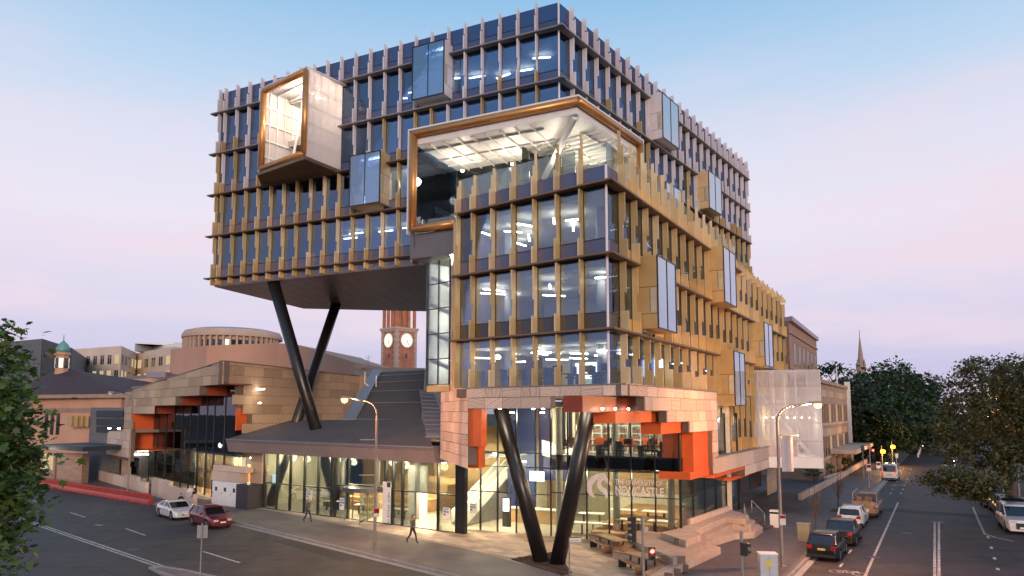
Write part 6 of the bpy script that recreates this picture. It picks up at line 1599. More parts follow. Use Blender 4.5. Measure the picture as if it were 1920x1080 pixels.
# flag posts
for k, (u, v0, Y_) in enumerate(((1568, 688, 100), (1587, 720, 112))):
    p = AY(u, v0, Y_); o = MB().tube((p.x, p.y, zo if k == 0 else 0), p, .12, .08, 6).build('flag_pole', M['white']); tag(o, ['white flagpole on the roof of the old stone hall', 'white pole at the far corner of the old stone hall'][k], 'pole')
# garden walls and planters beside the hall
gw = thing('forecourt_wall', 'low pale wall with planters before the old stone hall', 'wall', G(1560, 915))
for (u0, v0, u1, v1, h) in ((1500, 938, 1575, 898, .6), (1575, 898, 1625, 868, .7), (1548, 905, 1590, 890, .7)):
    a, b = G(u0, v0), G(u1, v1); d = (b - a).normalized(); n = Vector((-d.y, d.x, 0)) * .15
    MB().prism([a - n, a + n, a + n + Vector((0, 0, h)), a - n + Vector((0, 0, h))], b - a).build('wall_piece', M['conc_pink'], gw)
# white mesh box beside the street
ms = thing('mesh_screen_box', 'large translucent white mesh box hung over the side street footpath', 'screen', G(1470, 930))
mo = AY(1398, 700, 62).xy; mq = AY(1537, 700, 60.5).xy
mf = Frame(mq, az_of(mq, mo), -1); mL = (mo - mq).length
mz1, mz0 = AY(1460, 695, 61).z, AY(1460, 858, 61).z
MB().fbox(mf, 0, mL, -.05, 0, mz0, mz1).build('mesh_front', M['white_mesh'], ms)
MB().fbox(mf, 0, .05, -7, 0, mz0, mz1).build('mesh_side', M['white_mesh'], ms)
MB().fbox(mf, 0, mL, -7, 0, mz0 - .9, mz0).build('mesh_base', M['white'], ms)
MB().fbox(mf, 0, mL, -7, .02, mz1, mz1 + .1).build('mesh_top', M['white_mesh'], ms)
b = MB()
for k in range(7): b.fbox(mf, mL * k / 6 - .04, mL * k / 6 + .04, -.16, -.08, mz0, mz1)
for k in range(6): z = mz0 + (mz1 - mz0) * k / 5; b.fbox(mf, 0, mL, -.17, -.09, z - .04, z + .04)
b.tube(mf.p(mL - .2, -.4, mz1 - .8), mf.p(mL * .15, -.6, mz0 + .2), .16, .16, 8)
for k in range(7): b.fbox(mf, mL * k / 6 - .04, mL * k / 6 + .04, -6.9, -6.85, mz0, mz1)
b.build('mesh_framing', M['white'], ms)
for k in range(8):
    small_lamp('small festoon bulb inside the white mesh box', mf.p(mL * (.1 + .1 * k), -2.5, mz0 + 3.4), .06, M['down'], 50, (1, .88, .74), 'festoon bulbs in the mesh box')
for k in range(3):
    o = MB().fbox(mf, mL * (.3 + .2 * k), mL * (.3 + .2 * k) + 1.3, -2.6, -1.9, mz0 + .02, mz0 + .85).build('red_seat', mat('red_seat', (.45, .03, .05), .6) if 'red_seat' not in bpy.data.materials else bpy.data.materials['red_seat']); tag(o, 'red seat inside the white mesh box', 'seat', 'red seats in the mesh box')
# church spire
sp = AY(1614, 680, 320); st_ = AY(1614, 630, 320).z; sb = AY(1614, 690, 320).z; sr = (AY(1622, 680, 320).x - AY(1607, 680, 320).x) / 2
spt = thing('church_spire', 'slender pale stone church spire rising behind the dark fig trees', 'spire', (sp.x, 320, 0))
MB().lathe([(sr * 1.1, 0), (sr * 1.1, sb), (sr * 1.25, sb + .3), (sr * .85, sb + 1.2), (.12, st_)], (sp.x, 320, 0), 8).build('spire_body', M['stone_old'], spt)
MB().tube((sp.x, 320, st_), (sp.x, 320, st_ + 3), .15, .08, 5).build('finial', M['ink'], spt)
for k in range(4):
    a = k * math.pi / 2 + .4; MB().lathe([(.7, sb - 1), (.7, sb + 1), (.05, sb + 4)], (sp.x + sr * 1.05 * math.cos(a), 320 + sr * 1.05 * math.sin(a), 0), 6).build('pinnacle', M['stone_old'], spt)
# ------------------------------------------------------------------ trees
import numpy as np
def leafmat(name, a, b, c=None):
    m, t, out = newmat(name); N = t.nodes.new; L = t.links.new
    p = N('ShaderNodeBsdfPrincipled'); p.inputs['Roughness'].default_value = .55
    tl = N('ShaderNodeBsdfTranslucent'); mx = N('ShaderNodeMixShader'); mx.inputs[0].default_value = .18
    ge = N('ShaderNodeNewGeometry'); tc = N('ShaderNodeTexCoord')
    nz = N('ShaderNodeTexNoise'); nz.inputs['Scale'].default_value = .6; L(tc.outputs['Object'], nz.inputs['Vector'])
    r1 = ramp_node(t, ge.outputs['Random Per Island'], [(0, b), (.6, a), (1, c or a)])
    r2 = ramp_node(t, nz.outputs['Fac'], [(.3, (.75, .75, .75)), (.7, (1.2, 1.2, 1.2))])
    mm = N('ShaderNodeMixRGB'); mm.blend_type = 'MULTIPLY'; mm.inputs[0].default_value = 1; L(r1.outputs[0], mm.inputs[1]); L(r2.outputs[0], mm.inputs[2])
    L(mm.outputs[0], p.inputs['Base Color']); L(mm.outputs[0], tl.inputs[0]); L(p.outputs[0], mx.inputs[1]); L(tl.outputs[0], mx.inputs[2]); L(mx.outputs[0], out.inputs[0]); return m
M['leaf_fig'] = leafmat('fig_leaf', (.034, .064, .022), (.017, .034, .013), (.056, .088, .028))
M['leaf_olive'] = leafmat('olive_leaf', (.085, .088, .028), (.040, .044, .017), (.14, .125, .04))
M['leaf_maple'] = leafmat('maple_leaf', (.075, .13, .028), (.035, .075, .018), (.12, .19, .045))
M['bark'] = mat('bark', (.11, .075, .055), .9, noise=(.05, .035, .028), scale=3, bump=.6, stretch=(4, 4, 1))
QUAD = np.array([(-.5, 0, 0), (0, -.32, .04), (.5, 0, 0), (0, .32, .04)])
MAPLE = np.array([(0, -.5, 0), (.14, -.30, .03), (.46, -.34, -.02), (.30, -.05, .03), (.5, .18, -.03), (.20, .20, .02), (.0, .55, -.04), (-.20, .20, .02), (-.5, .18, -.03), (-.30, -.05, .03), (-.46, -.34, -.02), (-.14, -.30, .03)])
def leaves(name, pts, size, shape, m, parent, seed, up=.35):
    rg = np.random.default_rng(seed); n = len(pts); k = len(shape)
    nrm = rg.normal(size=(n, 3)); nrm[:, 2] = np.abs(nrm[:, 2]) * (1 + up) + up; nrm /= np.linalg.norm(nrm, axis=1)[:, None]
    t = rg.normal(size=(n, 3)); t -= nrm * (t * nrm).sum(1)[:, None]; t /= np.linalg.norm(t, axis=1)[:, None]
    b = np.cross(nrm, t); sz = size * rg.uniform(.45, 1.5, size=(n, 1, 1))
    v = pts[:, None, :] + (shape[None, :, 0:1] * t[:, None, :] + shape[None, :, 1:2] * b[:, None, :] + shape[None, :, 2:3] * nrm[:, None, :]) * sz
    v = v.reshape(-1, 3) - np.array(wloc(parent))
    me = bpy.data.meshes.new(name); me.vertices.add(n * k); me.vertices.foreach_set('co', v.ravel())
    me.loops.add(n * k); me.loops.foreach_set('vertex_index', np.arange(n * k)); me.polygons.add(n)
    me.polygons.foreach_set('loop_start', np.arange(n) * k); me.polygons.foreach_set('loop_total', np.full(n, k)); me.materials.append(m); me.update(calc_edges=True)
    return link(bpy.data.objects.new(name, me), parent)
def clumps(blobs, n_cl, n_leaf, r_cl, seed, flat=.7, shell=.55):
    """leaf points: clumps spread through ellipsoid blobs (cx,cy,cz,rx,ry,rz), denser towards their surface"""
    rg = np.random.default_rng(seed); out = []
    wts = np.array([b[3] * b[4] * b[5] for b in blobs]) ** .67; wts /= wts.sum(); cs = []
    for b, w_ in zip(blobs, wts):
        k = max(3, int(n_cl * w_)); d = rg.normal(size=(k, 3)); d /= np.linalg.norm(d, axis=1)[:, None]
        r = (shell + (1 - shell) * rg.random((k, 1)) ** .6) * rg.uniform(.82, 1.1, (k, 1)); c = np.array(b[:3]) + d * r * np.array(b[3:6]); cs.append(c)
    cs = np.vstack(cs)
    for c in cs:
        rr = r_cl * rg.uniform(.55, 1.35); q = rg.normal(size=(n_leaf, 3)) * np.array([rr, rr, rr * flat]) * .5; out.append(c + q)
    return np.vstack(out), cs
def limbs(root, p0, blobs, r0, trunk_top, parent, seed, extra=()):
    rg = random.Random(seed); b = MB()
    p0 = Vector(p0); t1 = Vector(trunk_top); mid = p0.lerp(t1, .5) + Vector((rg.uniform(-.2, .2), rg.uniform(-.2, .2), 0))
    b.tube(p0 - Vector((0, 0, .1)), p0 + Vector((0, 0, .4)), r0 * 1.5, r0 * 1.05, 10, caps=False); b.tube(p0 + Vector((0, 0, .4)), mid, r0 * 1.05, r0 * .85, 10, caps=False); b.tube(mid, t1, r0 * .85, r0 * .7, 10)
    for bl in blobs:
        c = Vector(bl[:3]); m_ = t1.lerp(c, .5) + Vector((rg.uniform(-.4, .4), rg.uniform(-.4, .4), rg.uniform(0, .5)))
        b.tube(t1, m_, r0 * .5, r0 * .34, 7); b.tube(m_, c, r0 * .34, r0 * .18, 6)
        for k in range(5):
            d = Vector((rg.uniform(-1, 1) * bl[3], rg.uniform(-1, 1) * bl[4], rg.uniform(-.3, 1) * bl[5])) * .8
            b.tube(c, c + d, r0 * .16, r0 * .05, 5)
    return b.build('trunk', M['bark'], parent)
# fig trees closing the side street
figs = [((1600, 742), 122, 9.5, 7.5, 'dark fig tree nearest the old stone hall beside its white pole'), ((1655, 738), 132, 9, 7.5, 'dark fig tree in the middle of the dense row below the spire'), ((1708, 748), 140, 9, 7.2, 'dark fig tree closing the row on its road side'), ((1640, 782), 118, 8, 6.0, 'lower dark fig tree in front over the traffic lights'), ((1735, 775), 150, 8, 7, 'far dark fig tree at the edge of the sky gap')]
for i, ((u, v), Y_, rx, rz, lb_) in enumerate(figs):
    c = AY(u, v, Y_); t = thing('fig_tree', lb_, 'tree', (c.x, c.y, 0), 0, 'fig trees at the end of the side street')
    rg = random.Random(20 + i)
    bl = [(c.x + rg.uniform(-.55, .55) * rx, c.y + rg.uniform(-.5, .5) * rx, c.z + rg.uniform(-.75, .35) * rz, rx * rg.uniform(.42, .62), rx * rg.uniform(.42, .62), rz * rg.uniform(.38, .55)) for k in range(9)] + [(c.x, c.y, c.z - rz * .5, rx * .95, rx * .9, rz * .7)]
    limbs(t, (c.x, c.y, 0), bl[:5], .8, (c.x, c.y, max(3, c.z - rz)), t, i)
    pts, _ = clumps(bl, 420, 34, 1.15, 40 + i); leaves('crown', pts, .55, QUAD, M['leaf_fig'], t, i)
# tree at right, its lower bough over the road
c = AY(1905, 800, 56); rt = thing('street_tree', 'big olive leaved street tree at right with a bough over the road', 'tree', (c.x - .5, c.y, 0))
def bl_px(u, v, Y_, ru, rv):
    p = AY(u, v, Y_); k = Y_ / F; return (p.x, p.y, p.z, ru * k, ru * k * .9, rv * k)
bl = [bl_px(1840, 720, 55, 62, 52), bl_px(1900, 715, 56, 50, 55), bl_px(1960, 730, 57, 60, 70), bl_px(1812, 780, 54, 55, 50), bl_px(1870, 790, 56, 70, 60), bl_px(1940, 800, 56, 70, 70), bl_px(1860, 850, 54, 60, 45), bl_px(1790, 830, 53, 40, 40),
      bl_px(1775, 900, 51, 45, 30), bl_px(1815, 905, 50, 48, 32), bl_px(1855, 915, 50, 40, 26), bl_px(1920, 870, 54, 50, 40)]
limbs(rt, (c.x - .5, c.y, 0), bl, .42, (c.x - 1.0, c.y, 4.2), rt, 3)
pts, _ = clumps(bl, 760, 52, .62, 77, .6, .45); leaves('crown', pts, .23, QUAD, M['leaf_olive'], rt, 7)
# a second tree behind it, filling the right edge
c = AY(1925, 760, 84); r2t = thing('street_tree', 'dark crowned tree behind the big one at the right edge', 'tree', (c.x, c.y, 0))
bl = [bl_px(1905, 740, 84, 65, 60), bl_px(1965, 745, 84, 60, 70), bl_px(1870, 780, 82, 50, 50), bl_px(1920, 810, 82, 70, 50)]
limbs(r2t, (c.x, c.y, 0), bl, .45, (c.x, c.y, 4), r2t, 5); pts, _ = clumps(bl, 320, 40, 1.1, 78, .6, .4); leaves('crown', pts, .36, QUAD, M['leaf_fig'], r2t, 8)
# leafy tree close at left
c = AY(-60, 800, 15.0); lt_ = thing('maple_tree', 'bright green leafy tree close by at the left edge', 'tree', (c.x - .6, c.y + .4, ROAD))
bl = [bl_px(-10, 690, 14.8, 55, 85), bl_px(-60, 760, 15.2, 100, 110), bl_px(10, 800, 14.6, 72, 100), bl_px(-40, 900, 15, 100, 110), bl_px(22, 890, 14.5, 62, 75), bl_px(0, 985, 14.8, 58, 85), bl_px(-60, 1050, 15, 80, 80), bl_px(-90, 640, 15.2, 50, 50)]
limbs(lt_, (c.x - .6, c.y + .4, ROAD), bl, .16, (c.x - .4, c.y + .2, 4.4), lt_, 9)
pts, _ = clumps(bl, 330, 26, .42, 91, .75, .25); leaves('crown', pts, .15, MAPLE, M['leaf_maple'], lt_, 10, .6)
# bare young street trees
def bare_tree(base, h, seed, label):
    t = thing('bare_tree', label, 'tree', base, 0, 'bare young trees in the side footpath'); rg = random.Random(seed)
    tr = MB(); p = Vector(base); tr.tube(p, p + Vector((0, 0, h * .3)), .05, .042, 7); tr.build('trunk', M['bark'], t)
    br = MB()
    for k in range(16):
        a = rg.uniform(0, 6.28); z0 = h * rg.uniform(.22, .45); q_ = p + Vector((0, 0, z0)); e = q_ + Vector((math.cos(a) * h * .16 * rg.uniform(.5, 1.1), math.sin(a) * h * .16 * rg.uniform(.5, 1.1), h * rg.uniform(.3, .55)))
        m_ = q_.lerp(e, .5) + Vector((math.cos(a) * .12, math.sin(a) * .12, -.05)); br.tube(q_, m_, .022, .016, 5); br.tube(m_, e, .016, .006, 4)
        for j in range(3):
            s_ = m_.lerp(e, rg.uniform(.1, .9)); br.tube(s_, s_ + Vector((rg.uniform(-.22, .22), rg.uniform(-.22, .22), rg.uniform(.2, .5))), .008, .004, 3)
    br.tube(p + Vector((0, 0, h * .3)), p + Vector((.05, 0, h * .95)), .04, .008, 6); br.build('branches', M['bark'], t)
bare_tree(G(1530, 1002), 3.7, 1, 'bare young tree in a mulch pit beside the green cabinet'); bare_tree(G(1572, 957), 3.4, 2, 'bare young tree further along the side footpath by the parked ute')
for u, v in ((1532, 1003), (1573, 958)):
    p = G(u, v); tag(MB().slab([p.xy + kr * x + rn * y for x, y in ((-1.0, -.6), (1.0, -.6), (1.0, .6), (-1.0, .6))], -.05, .03).build('tree_pit', M['mulch']), kind='structure')
# clipped shrubs before the old hall
for i, (u, v) in enumerate(((1550, 895), (1590, 880), (1525, 905))):
    p = G(u, v); t = thing('round_shrub', ['round dark shrub nearest the low wall of the old hall', 'round shrub beneath the hall entrance canopy', 'leftmost round shrub before the old hall'][i], 'shrub', p)
    pts, _ = clumps([(p.x, p.y, 1.1, .9, .9, .7)], 40, 22, .4, 60 + i); leaves('foliage', pts, .16, QUAD, M['leaf_fig'], t, 30 + i)
    MB().tube(p, p + Vector((0, 0, .8)), .06, .05, 6).build('stem', M['bark'], t)

# ------------------------------------------------------------------ vehicles
M['tyre'] = mat('tyre', (.012, .012, .012), .8); M['rim'] = mat('alloy_rim', (.35, .34, .34), .3, .8)
M['carglass'] = mat('car_glass', (.012, .014, .017), .05, spec=1.0)
M['taillamp'] = mat('tail_lamp', (.35, .008, .01), .15, spec=.8); M['headlamp'] = mat('head_lamp', (.65, .65, .68), .1, .3)
M['plate'] = mat('number_plate', (.62, .50, .12), .5); M['trim'] = mat('black_trim', (.02, .02, .02), .5)
def paint(name, c): return mat(name, c, .28, .15, coat=.8, spec=.6)
PAINT = {'white': paint('paint_white', (.72, .70, .70)), 'red': paint('paint_red', (.16, .012, .018)), 'black': mat('paint_black', (.006, .006, .007), .3, 0, coat=.15, spec=.4), 'charcoal': mat('paint_charcoal', (.02, .014, .013), .3, 0, coat=.2, spec=.4), 'tan': paint('paint_tan', (.35, .22, .14)), 'navy': paint('paint_navy', (.015, .025, .06)), 'silver': paint('paint_silver', (.38, .37, .37)), 'maroon': paint('paint_maroon', (.09, .015, .015))}
PROF = {  # L, W, belt line stations (x, z), greenhouse (x_base_front, x_roof_front, x_roof_rear, x_base_rear), roof z, wheel x, wheel r
 'hatch': dict(L=4.3, W=1.78, top=[(-2.15, .62), (-2.1, .92), (-1.7, .96), (.75, .93), (1.5, .84), (2.0, .70), (2.15, .52)], gh=(.95, .25, -1.45, -2.02), roof=1.47, wx=(-1.3, 1.32), wr=.32),
 'coupe': dict(L=4.3, W=1.85, top=[(-2.15, .60), (-2.1, .88), (-1.6, .94), (.6, .88), (1.4, .80), (1.95, .66), (2.15, .48)], gh=(.95, .1, -.8, -1.85), roof=1.33, wx=(-1.28, 1.33), wr=.34),
 'sedan': dict(L=4.8, W=1.86, top=[(-2.4, .60), (-2.36, .95), (-1.6, 1.0), (.8, .96), (1.7, .86), (2.25, .72), (2.4, .5)], gh=(1.05, .3, -1.1, -1.9), roof=1.46, wx=(-1.42, 1.45), wr=.33),
 'wagon': dict(L=4.6, W=1.76, top=[(-2.3, .62), (-2.28, .94), (-1.7, .96), (.8, .94), (1.6, .88), (2.15, .76), (2.3, .52)], gh=(1.0, .4, -2.0, -2.24), roof=1.47, wx=(-1.35, 1.4), wr=.32),
 'suv': dict(L=4.7, W=1.9, top=[(-2.35, .7), (-2.33, 1.1), (-1.7, 1.12), (.8, 1.1), (1.6, 1.04), (2.25, .95), (2.35, .62)], gh=(1.0, .5, -2.05, -2.3), roof=1.82, wx=(-1.38, 1.42), wr=.38),
 'van': dict(L=4.9, W=1.8, top=[(-2.45, .7), (-2.43, 1.12), (-1.7, 1.14), (1.2, 1.12), (2.0, 1.02), (2.38, .85), (2.45, .6)], gh=(2.1, 1.3, -2.3, -2.42), roof=2.0, wx=(-1.4, 1.55), wr=.33),
 'ute': dict(L=5.1, W=1.84, top=[(-2.55, .72), (-2.53, 1.0), (-1.7, 1.02), (.9, 1.04), (1.8, .98), (2.45, .88), (2.55, .6)], gh=(1.15, .6, -.55, -.75), roof=1.75, wx=(-1.5, 1.6), wr=.37)}
def car(kind, color, label, pos, heading, lights=None, group=None, cat='car', name='parked_car'):
    P_ = PROF[kind]; t = thing(name, label, cat, (pos[0], pos[1], ROAD + .004), heading, group)
    pm = PAINT[color]; W = P_['W'] / 2; top = P_['top']; L2 = P_['L'] / 2
    def lk(nm, mb, m, par=t, smooth=False, auto=True):
        me = mb.mesh(nm, m, smooth=smooth); o = link(bpy.data.objects.new(nm, me), par); return o
    # lower body: lofted sections with wheel arches cut as raised sills
    xs = sorted(set([x for x, z in top] + [w_ + o_ for w_ in P_['wx'] for o_ in (-P_['wr'] - .07, -P_['wr'] * .75, 0, P_['wr'] * .75, P_['wr'] + .07)]))
    def zt(x):
        for (a, za), (b, zb) in zip(top, top[1:]):
            if a <= x <= b: return za + (zb - za) * (x - a) / (b - a)
        return top[-1][1]
    def zb(x):
        z = .22
        for w_ in P_['wx']:
            d = abs(x - w_); rr_ = P_['wr'] + .07
            if d < rr_: z = max(z, P_['wr'] + math.sqrt(max(0, rr_ * rr_ - d * d)) * .95)
        return z
    def hw(x): e = max(0, abs(x) / L2 - .72) / .28; return W * (1 - .20 * e * e)
    b = MB(); vs = []; n = 8
    for x in xs:
        w_, z1, z0 = hw(x), zt(x), zb(x); zs = .22 if False else z0
        zc_ = max(z0 + .02, z1 - .16)
        vs += [(x, -w_ * .96, z0), (x, -w_, min(zc_, z0 + .15)), (x, -w_ * .985, zc_), (x, -w_ * .90, z1), (x, w_ * .90, z1), (x, w_ * .985, zc_), (x, w_, min(zc_, z0 + .15)), (x, w_ * .96, z0)]
    fs = []
    for i in range(len(xs) - 1):
        for k in range(n - 1): a = i * n + k; fs.append((a, a + n, a + n + 1, a + 1))
    fs += [tuple(range(n))[::-1][::-1], tuple(range((len(xs) - 1) * n, len(xs) * n))[::-1]]
    b.add(vs, fs); bd = lk('body', b, pm)
    bv = bd.modifiers.new('bevel', 'BEVEL'); bv.width = .04; bv.segments = 2; bv.limit_method = 'ANGLE'; bv.angle_limit = R(35)
    # underside
    u_ = MB(); u_.box(-L2 + .25, L2 - .25, -W * .72, W * .72, .2, .55); lk('underbody', u_, M['trim'])
    # greenhouse
    xf, xrf, xrr, xr = P_['gh']; rz = P_['roof']; wr_ = W * (.74 if kind not in ('van', 'suv') else .82)
    def zb2(x): return zt(x) - .03
    bf = [(xf, W * .78, zb2(xf)), (xrf + .0, W * .91, zb2(xrf)), (xrr, W * .91, zb2(xrr)), (xr, W * .82, zb2(xr))]
    g = MB(); lo = [(x, w_, z) for x, w_, z in bf]; hi = [(xrf, wr_, rz - .05), (xrr, wr_, rz - .06)]
    V = []
    for s_ in (-1, 1): V += [(lo[0][0], s_ * lo[0][1], lo[0][2]), (lo[1][0], s_ * lo[1][1], lo[1][2]), (lo[2][0], s_ * lo[2][1], lo[2][2]), (lo[3][0], s_ * lo[3][1], lo[3][2]), (hi[0][0], s_ * hi[0][1], hi[0][2]), (hi[1][0], s_ * hi[1][1], hi[1][2])]
    g.add(V, [(0, 4, 10, 6), (9, 11, 5, 3), (0, 1, 4), (1, 2, 5, 4), (2, 3, 5), (6, 10, 7), (7, 10, 11, 8), (8, 11, 9)]); lk('windows', g, M['carglass'])
    r_ = MB(); zz = rz - .045
    rw_ = []
    for x, k, z in ((xrf + .10, 1.0, zz - .03), (xrf - .12, 1.0, zz + .03), ((xrf + xrr) / 2, 1.0, rz), (xrr + .1, 1.0, zz + .025), (xrr - .08, 1.0, zz - .035)):
        rw_ += [(x, -wr_ * 1.02, z - .03), (x, -wr_ * .7, z + .015), (x, wr_ * .7, z + .015), (x, wr_ * 1.02, z - .03)]
    fs = []
    for i in range(4):
        for k in range(3): a = i * 4 + k; fs.append((a, a + 1, a + 5, a + 4))
    r_.add(rw_, fs); ro_ = lk('roof', r_, pm, smooth=True); ro_.modifiers.new('thickness', 'SOLIDIFY').thickness = .05
    pl_ = MB()
    for s_ in (-1, 1):
        A = [Vector(V[i + (0 if s_ < 0 else 6)]) for i in range(6)]; o_ = Vector((0, s_ * .012, .004))
        pl_.tube(A[0] + o_, A[4] + o_, .035, .03, 5); pl_.tube(A[3] + o_, A[5] + o_, .06, .05, 5)
        mb1, mt1 = A[1].lerp(A[2], .5), A[4].lerp(A[5], .52); pl_.tube(mb1 + o_, mt1 + o_, .03, .03, 5)
        if kind in ('wagon', 'van', 'suv'): q1, q2 = A[1].lerp(A[2], .92), A[4].lerp(A[5], .92); pl_.tube(q1 + o_, q2 + o_, .04, .04, 5)
    lk('pillars', pl_, pm)
    # wheels
    for x in P_['wx']:
        for s_ in (-1, 1):
            y = s_ * (W - .12); tw = MB(); prof = [(P_['wr'] * .62, -.1), (P_['wr'] * .95, -.1), (P_['wr'], -.06), (P_['wr'], .06), (P_['wr'] * .95, .1), (P_['wr'] * .62, .1)]
            tw.lathe(prof, (0, 0, 0), 22); me = tw.mesh('tyre', M['tyre']); o = link(bpy.data.objects.new('wheel', me), t); o.location = (x, y, P_['wr']); o.rotation_euler = (R(90), 0, 0)
            rm = MB(); rm.lathe([(.0, -.02), (P_['wr'] * .18, -.02), (P_['wr'] * .2, .0), (P_['wr'] * .2, .02)], (0, 0, .06 * -s_), 10)
            for k in range(5):
                a = k * math.tau / 5; rm.tube((.05 * math.cos(a), .05 * math.sin(a), -.07 * s_), (P_['wr'] * .63 * math.cos(a), P_['wr'] * .63 * math.sin(a), -.075 * s_), .035, .03, 5)
            rm.lathe([(P_['wr'] * .58, -.02), (P_['wr'] * .65, -.02), (P_['wr'] * .65, .02), (P_['wr'] * .58, .02)], (0, 0, -.085 * s_), 20)
            link(bpy.data.objects.new('rim', rm.mesh('rim', M['rim'])), o)
    # lamps, grille, plates, mirrors, bumper trim
    zh, zr2 = zt(L2 - .18) - .10, zt(-L2 + .05) - .14
    for s_ in (-1, 1):
        h = MB(); h.hexa([(L2 - .30, s_ * W * .62 - .16, zh - .06), (L2 + .0, s_ * W * .55 - .16, zh - .08), (L2 + .0, s_ * W * .55 + .16, zh - .08), (L2 - .30, s_ * W * .74 + .1, zh - .06), (L2 - .34, s_ * W * .62 - .16, zh + .08), (L2 - .08, s_ * W * .55 - .16, zh + .05), (L2 - .08, s_ * W * .55 + .16, zh + .05), (L2 - .34, s_ * W * .74 + .1, zh + .08)]); lk('headlight', h, M['headlamp'] if lights != 'front' else M['lamp_on'])
        h = MB(); h.box(-L2 - .015, -L2 + .16, min(s_ * W * .55, s_ * W * .84), max(s_ * W * .55, s_ * W * .84), zr2 - .10, zr2 + .10); lk('tail_light', h, M['taillamp'] if lights != 'rear' else M['brake_on'])
        m_ = MB(); m_.box(xf - .42, xf - .24, s_ * W * 1.0 - (.17 if s_ < 0 else -.0), s_ * W * 1.0 + (.17 if s_ > 0 else 0), zb2(xf) + .04, zb2(xf) + .2); lk('mirror', m_, pm)
        m_ = MB()
        for x in (.12 * L2, -.32 * L2): m_.box(x - .1, x + .1, s_ * (W + .0) - .012, s_ * (W + .0) + .012, zb2(0) - .18, zb2(0) - .15)
        lk('door_handle', m_, M['trim'])
        m_ = MB()
        for x in (.30 * L2, -.10 * L2, -.42 * L2): m_.box(x - .008, x + .008, s_ * W - .006, s_ * W + .006, .35, zb2(0) - .06)
        lk('door_gap', m_, M['trim'])
    gr = MB(); gr.box(L2 - .06, L2 + .015, -W * .42, W * .42, .36, zh - .1); lk('grille', gr, M['trim'])
    bp = MB(); bp.box(-L2 - .02, -L2 + .1, -W * .8, W * .8, .24, .38); lk('bumper', bp, M['trim'])
    pq = MB(); pq.box(-L2 - .03, -L2 - .012, -.2, .2, .62 if kind != 'van' else .7, .73 if kind != 'van' else .81); lk('number_plate', pq, M['plate'])
    pq = MB(); pq.box(L2 + .016, L2 + .03, -.2, .2, .40, .51); lk('number_plate', pq, M['white'])
    if kind in ('hatch', 'wagon', 'suv', 'van'):
        w2 = MB(); w2.tube((xr - .015, .0, zb2(xr) + .12), (xr - .01, .45, zb2(xr) + .16), .012, .012, 4); lk('rear_wiper', w2, M['trim'])
    return t
M['lamp_on'] = glow('headlamp_on', (1, .92, .74), 40); M['brake_on'] = glow('brake_on', (1, .06, .03), 2.5)
hA = math.atan2(kr.y, kr.x); hH = math.atan2(kd.y, kd.x)
def park(kind, u, v, off): p = G(u, v, ROAD).xy + kr * PROF[kind]['L'] / 2; return p
car('hatch', 'black', 'black hatchback parked nearest on the side street, red tail lamps', park('hatch', 1541, 1053, 0), hA, group='cars parked on the side street')
car('sedan', 'charcoal', 'dark brown sedan parked second, in front of the black hatchback', park('sedan', 1573, 1025, 0), hA, group='cars parked on the side street')
car('wagon', 'white', 'white station wagon parked third on the side street', park('wagon', 1593, 991, 0), hA, group='cars parked on the side street')
ut = car('ute', 'tan', 'tan utility truck parked behind the white wagon, its tray loaded', park('ute', 1622, 971, 0), hA, name='parked_ute', cat='utility truck')
tr = MB(); tr.box(-2.6, -.8, -.9, -.84, 1.0, 1.35); tr.box(-2.6, -.8, .84, .9, 1.0, 1.35); tr.box(-2.62, -2.56, -.9, .9, 1.0, 1.3); link(bpy.data.objects.new('tray', tr.mesh('tray', PAINT['tan'])), ut)
rk = MB()
for x in (-2.4, -.7): rk.path([(x, -.85, 1.3), (x, -.85, 1.95), (x, .85, 1.95), (x, .85, 1.3)], .035, 6)
for y in (-.8, .8): rk.tube((-2.6, y, 1.97), (.9, y, 1.97), .035)
link(bpy.data.objects.new('ladder_rack', rk.mesh('ladder_rack', M['steel'])), ut)
ld = MB(); rg = random.Random(2)
for k in range(10): x, y = rg.uniform(-2.3, -1.0), rg.uniform(-.7, .6); ld.box(x - .22, x + .22, y - .18, y + .18, 1.02, 1.25 + rg.random() * .45)
link(bpy.data.objects.new('tray_load', ld.mesh('tray_load', M['timber'])), ut)
car('van', 'white', 'white van standing in the kerb lane further up the side street', park('van', 1668, 902, 0), hA, lights='rear', name='white_van', cat='van')
car('suv', 'white', 'white four wheel drive facing the camera at the right edge', G(1912, 1003, ROAD).xy + kr * 2.4, hA + math.pi + .10, group='cars parked on the right')
car('suv', 'black', 'dark four wheel drive parked behind the white one at right', G(1893, 985, ROAD).xy + kr * 2.6 + rn * .4, hA + math.pi + .10, group='cars parked on the right')
car('sedan', 'maroon', 'dark maroon sedan, third of the cars parked at right', G(1875, 970, ROAD).xy + kr * 3.2 + rn * .5, hA + math.pi + .1, group='cars parked on the right')
car('hatch', 'black', 'black hatchback half hidden under the bough at right', G(1858, 957, ROAD).xy + kr * 3.4 + rn * .3, hA + math.pi + .1, group='cars parked on the right')
car('sedan', 'silver', 'silver car under the right hand tree further up the row', G(1845, 925, ROAD).xy + kr * 3 + rn * 1, hA + math.pi + .1, group='cars parked on the right')
oc = car('sedan', 'navy', 'oncoming car with bright headlights far up the side street', G(1783, 869, ROAD).xy, hA + math.pi, lights='front', name='oncoming_car')
for k, (u, v) in enumerate(((1735, 828), (1748, 826), (1722, 829))): car('hatch', ['white', 'silver', 'black'][k], ['small white car at the far end of the street', 'small silver car at the far end of the street', 'small black car at the far end of the street'][k], G(u, v + 12, ROAD).xy, hA + math.pi, lights='front' if k == 0 else None, name='distant_car')
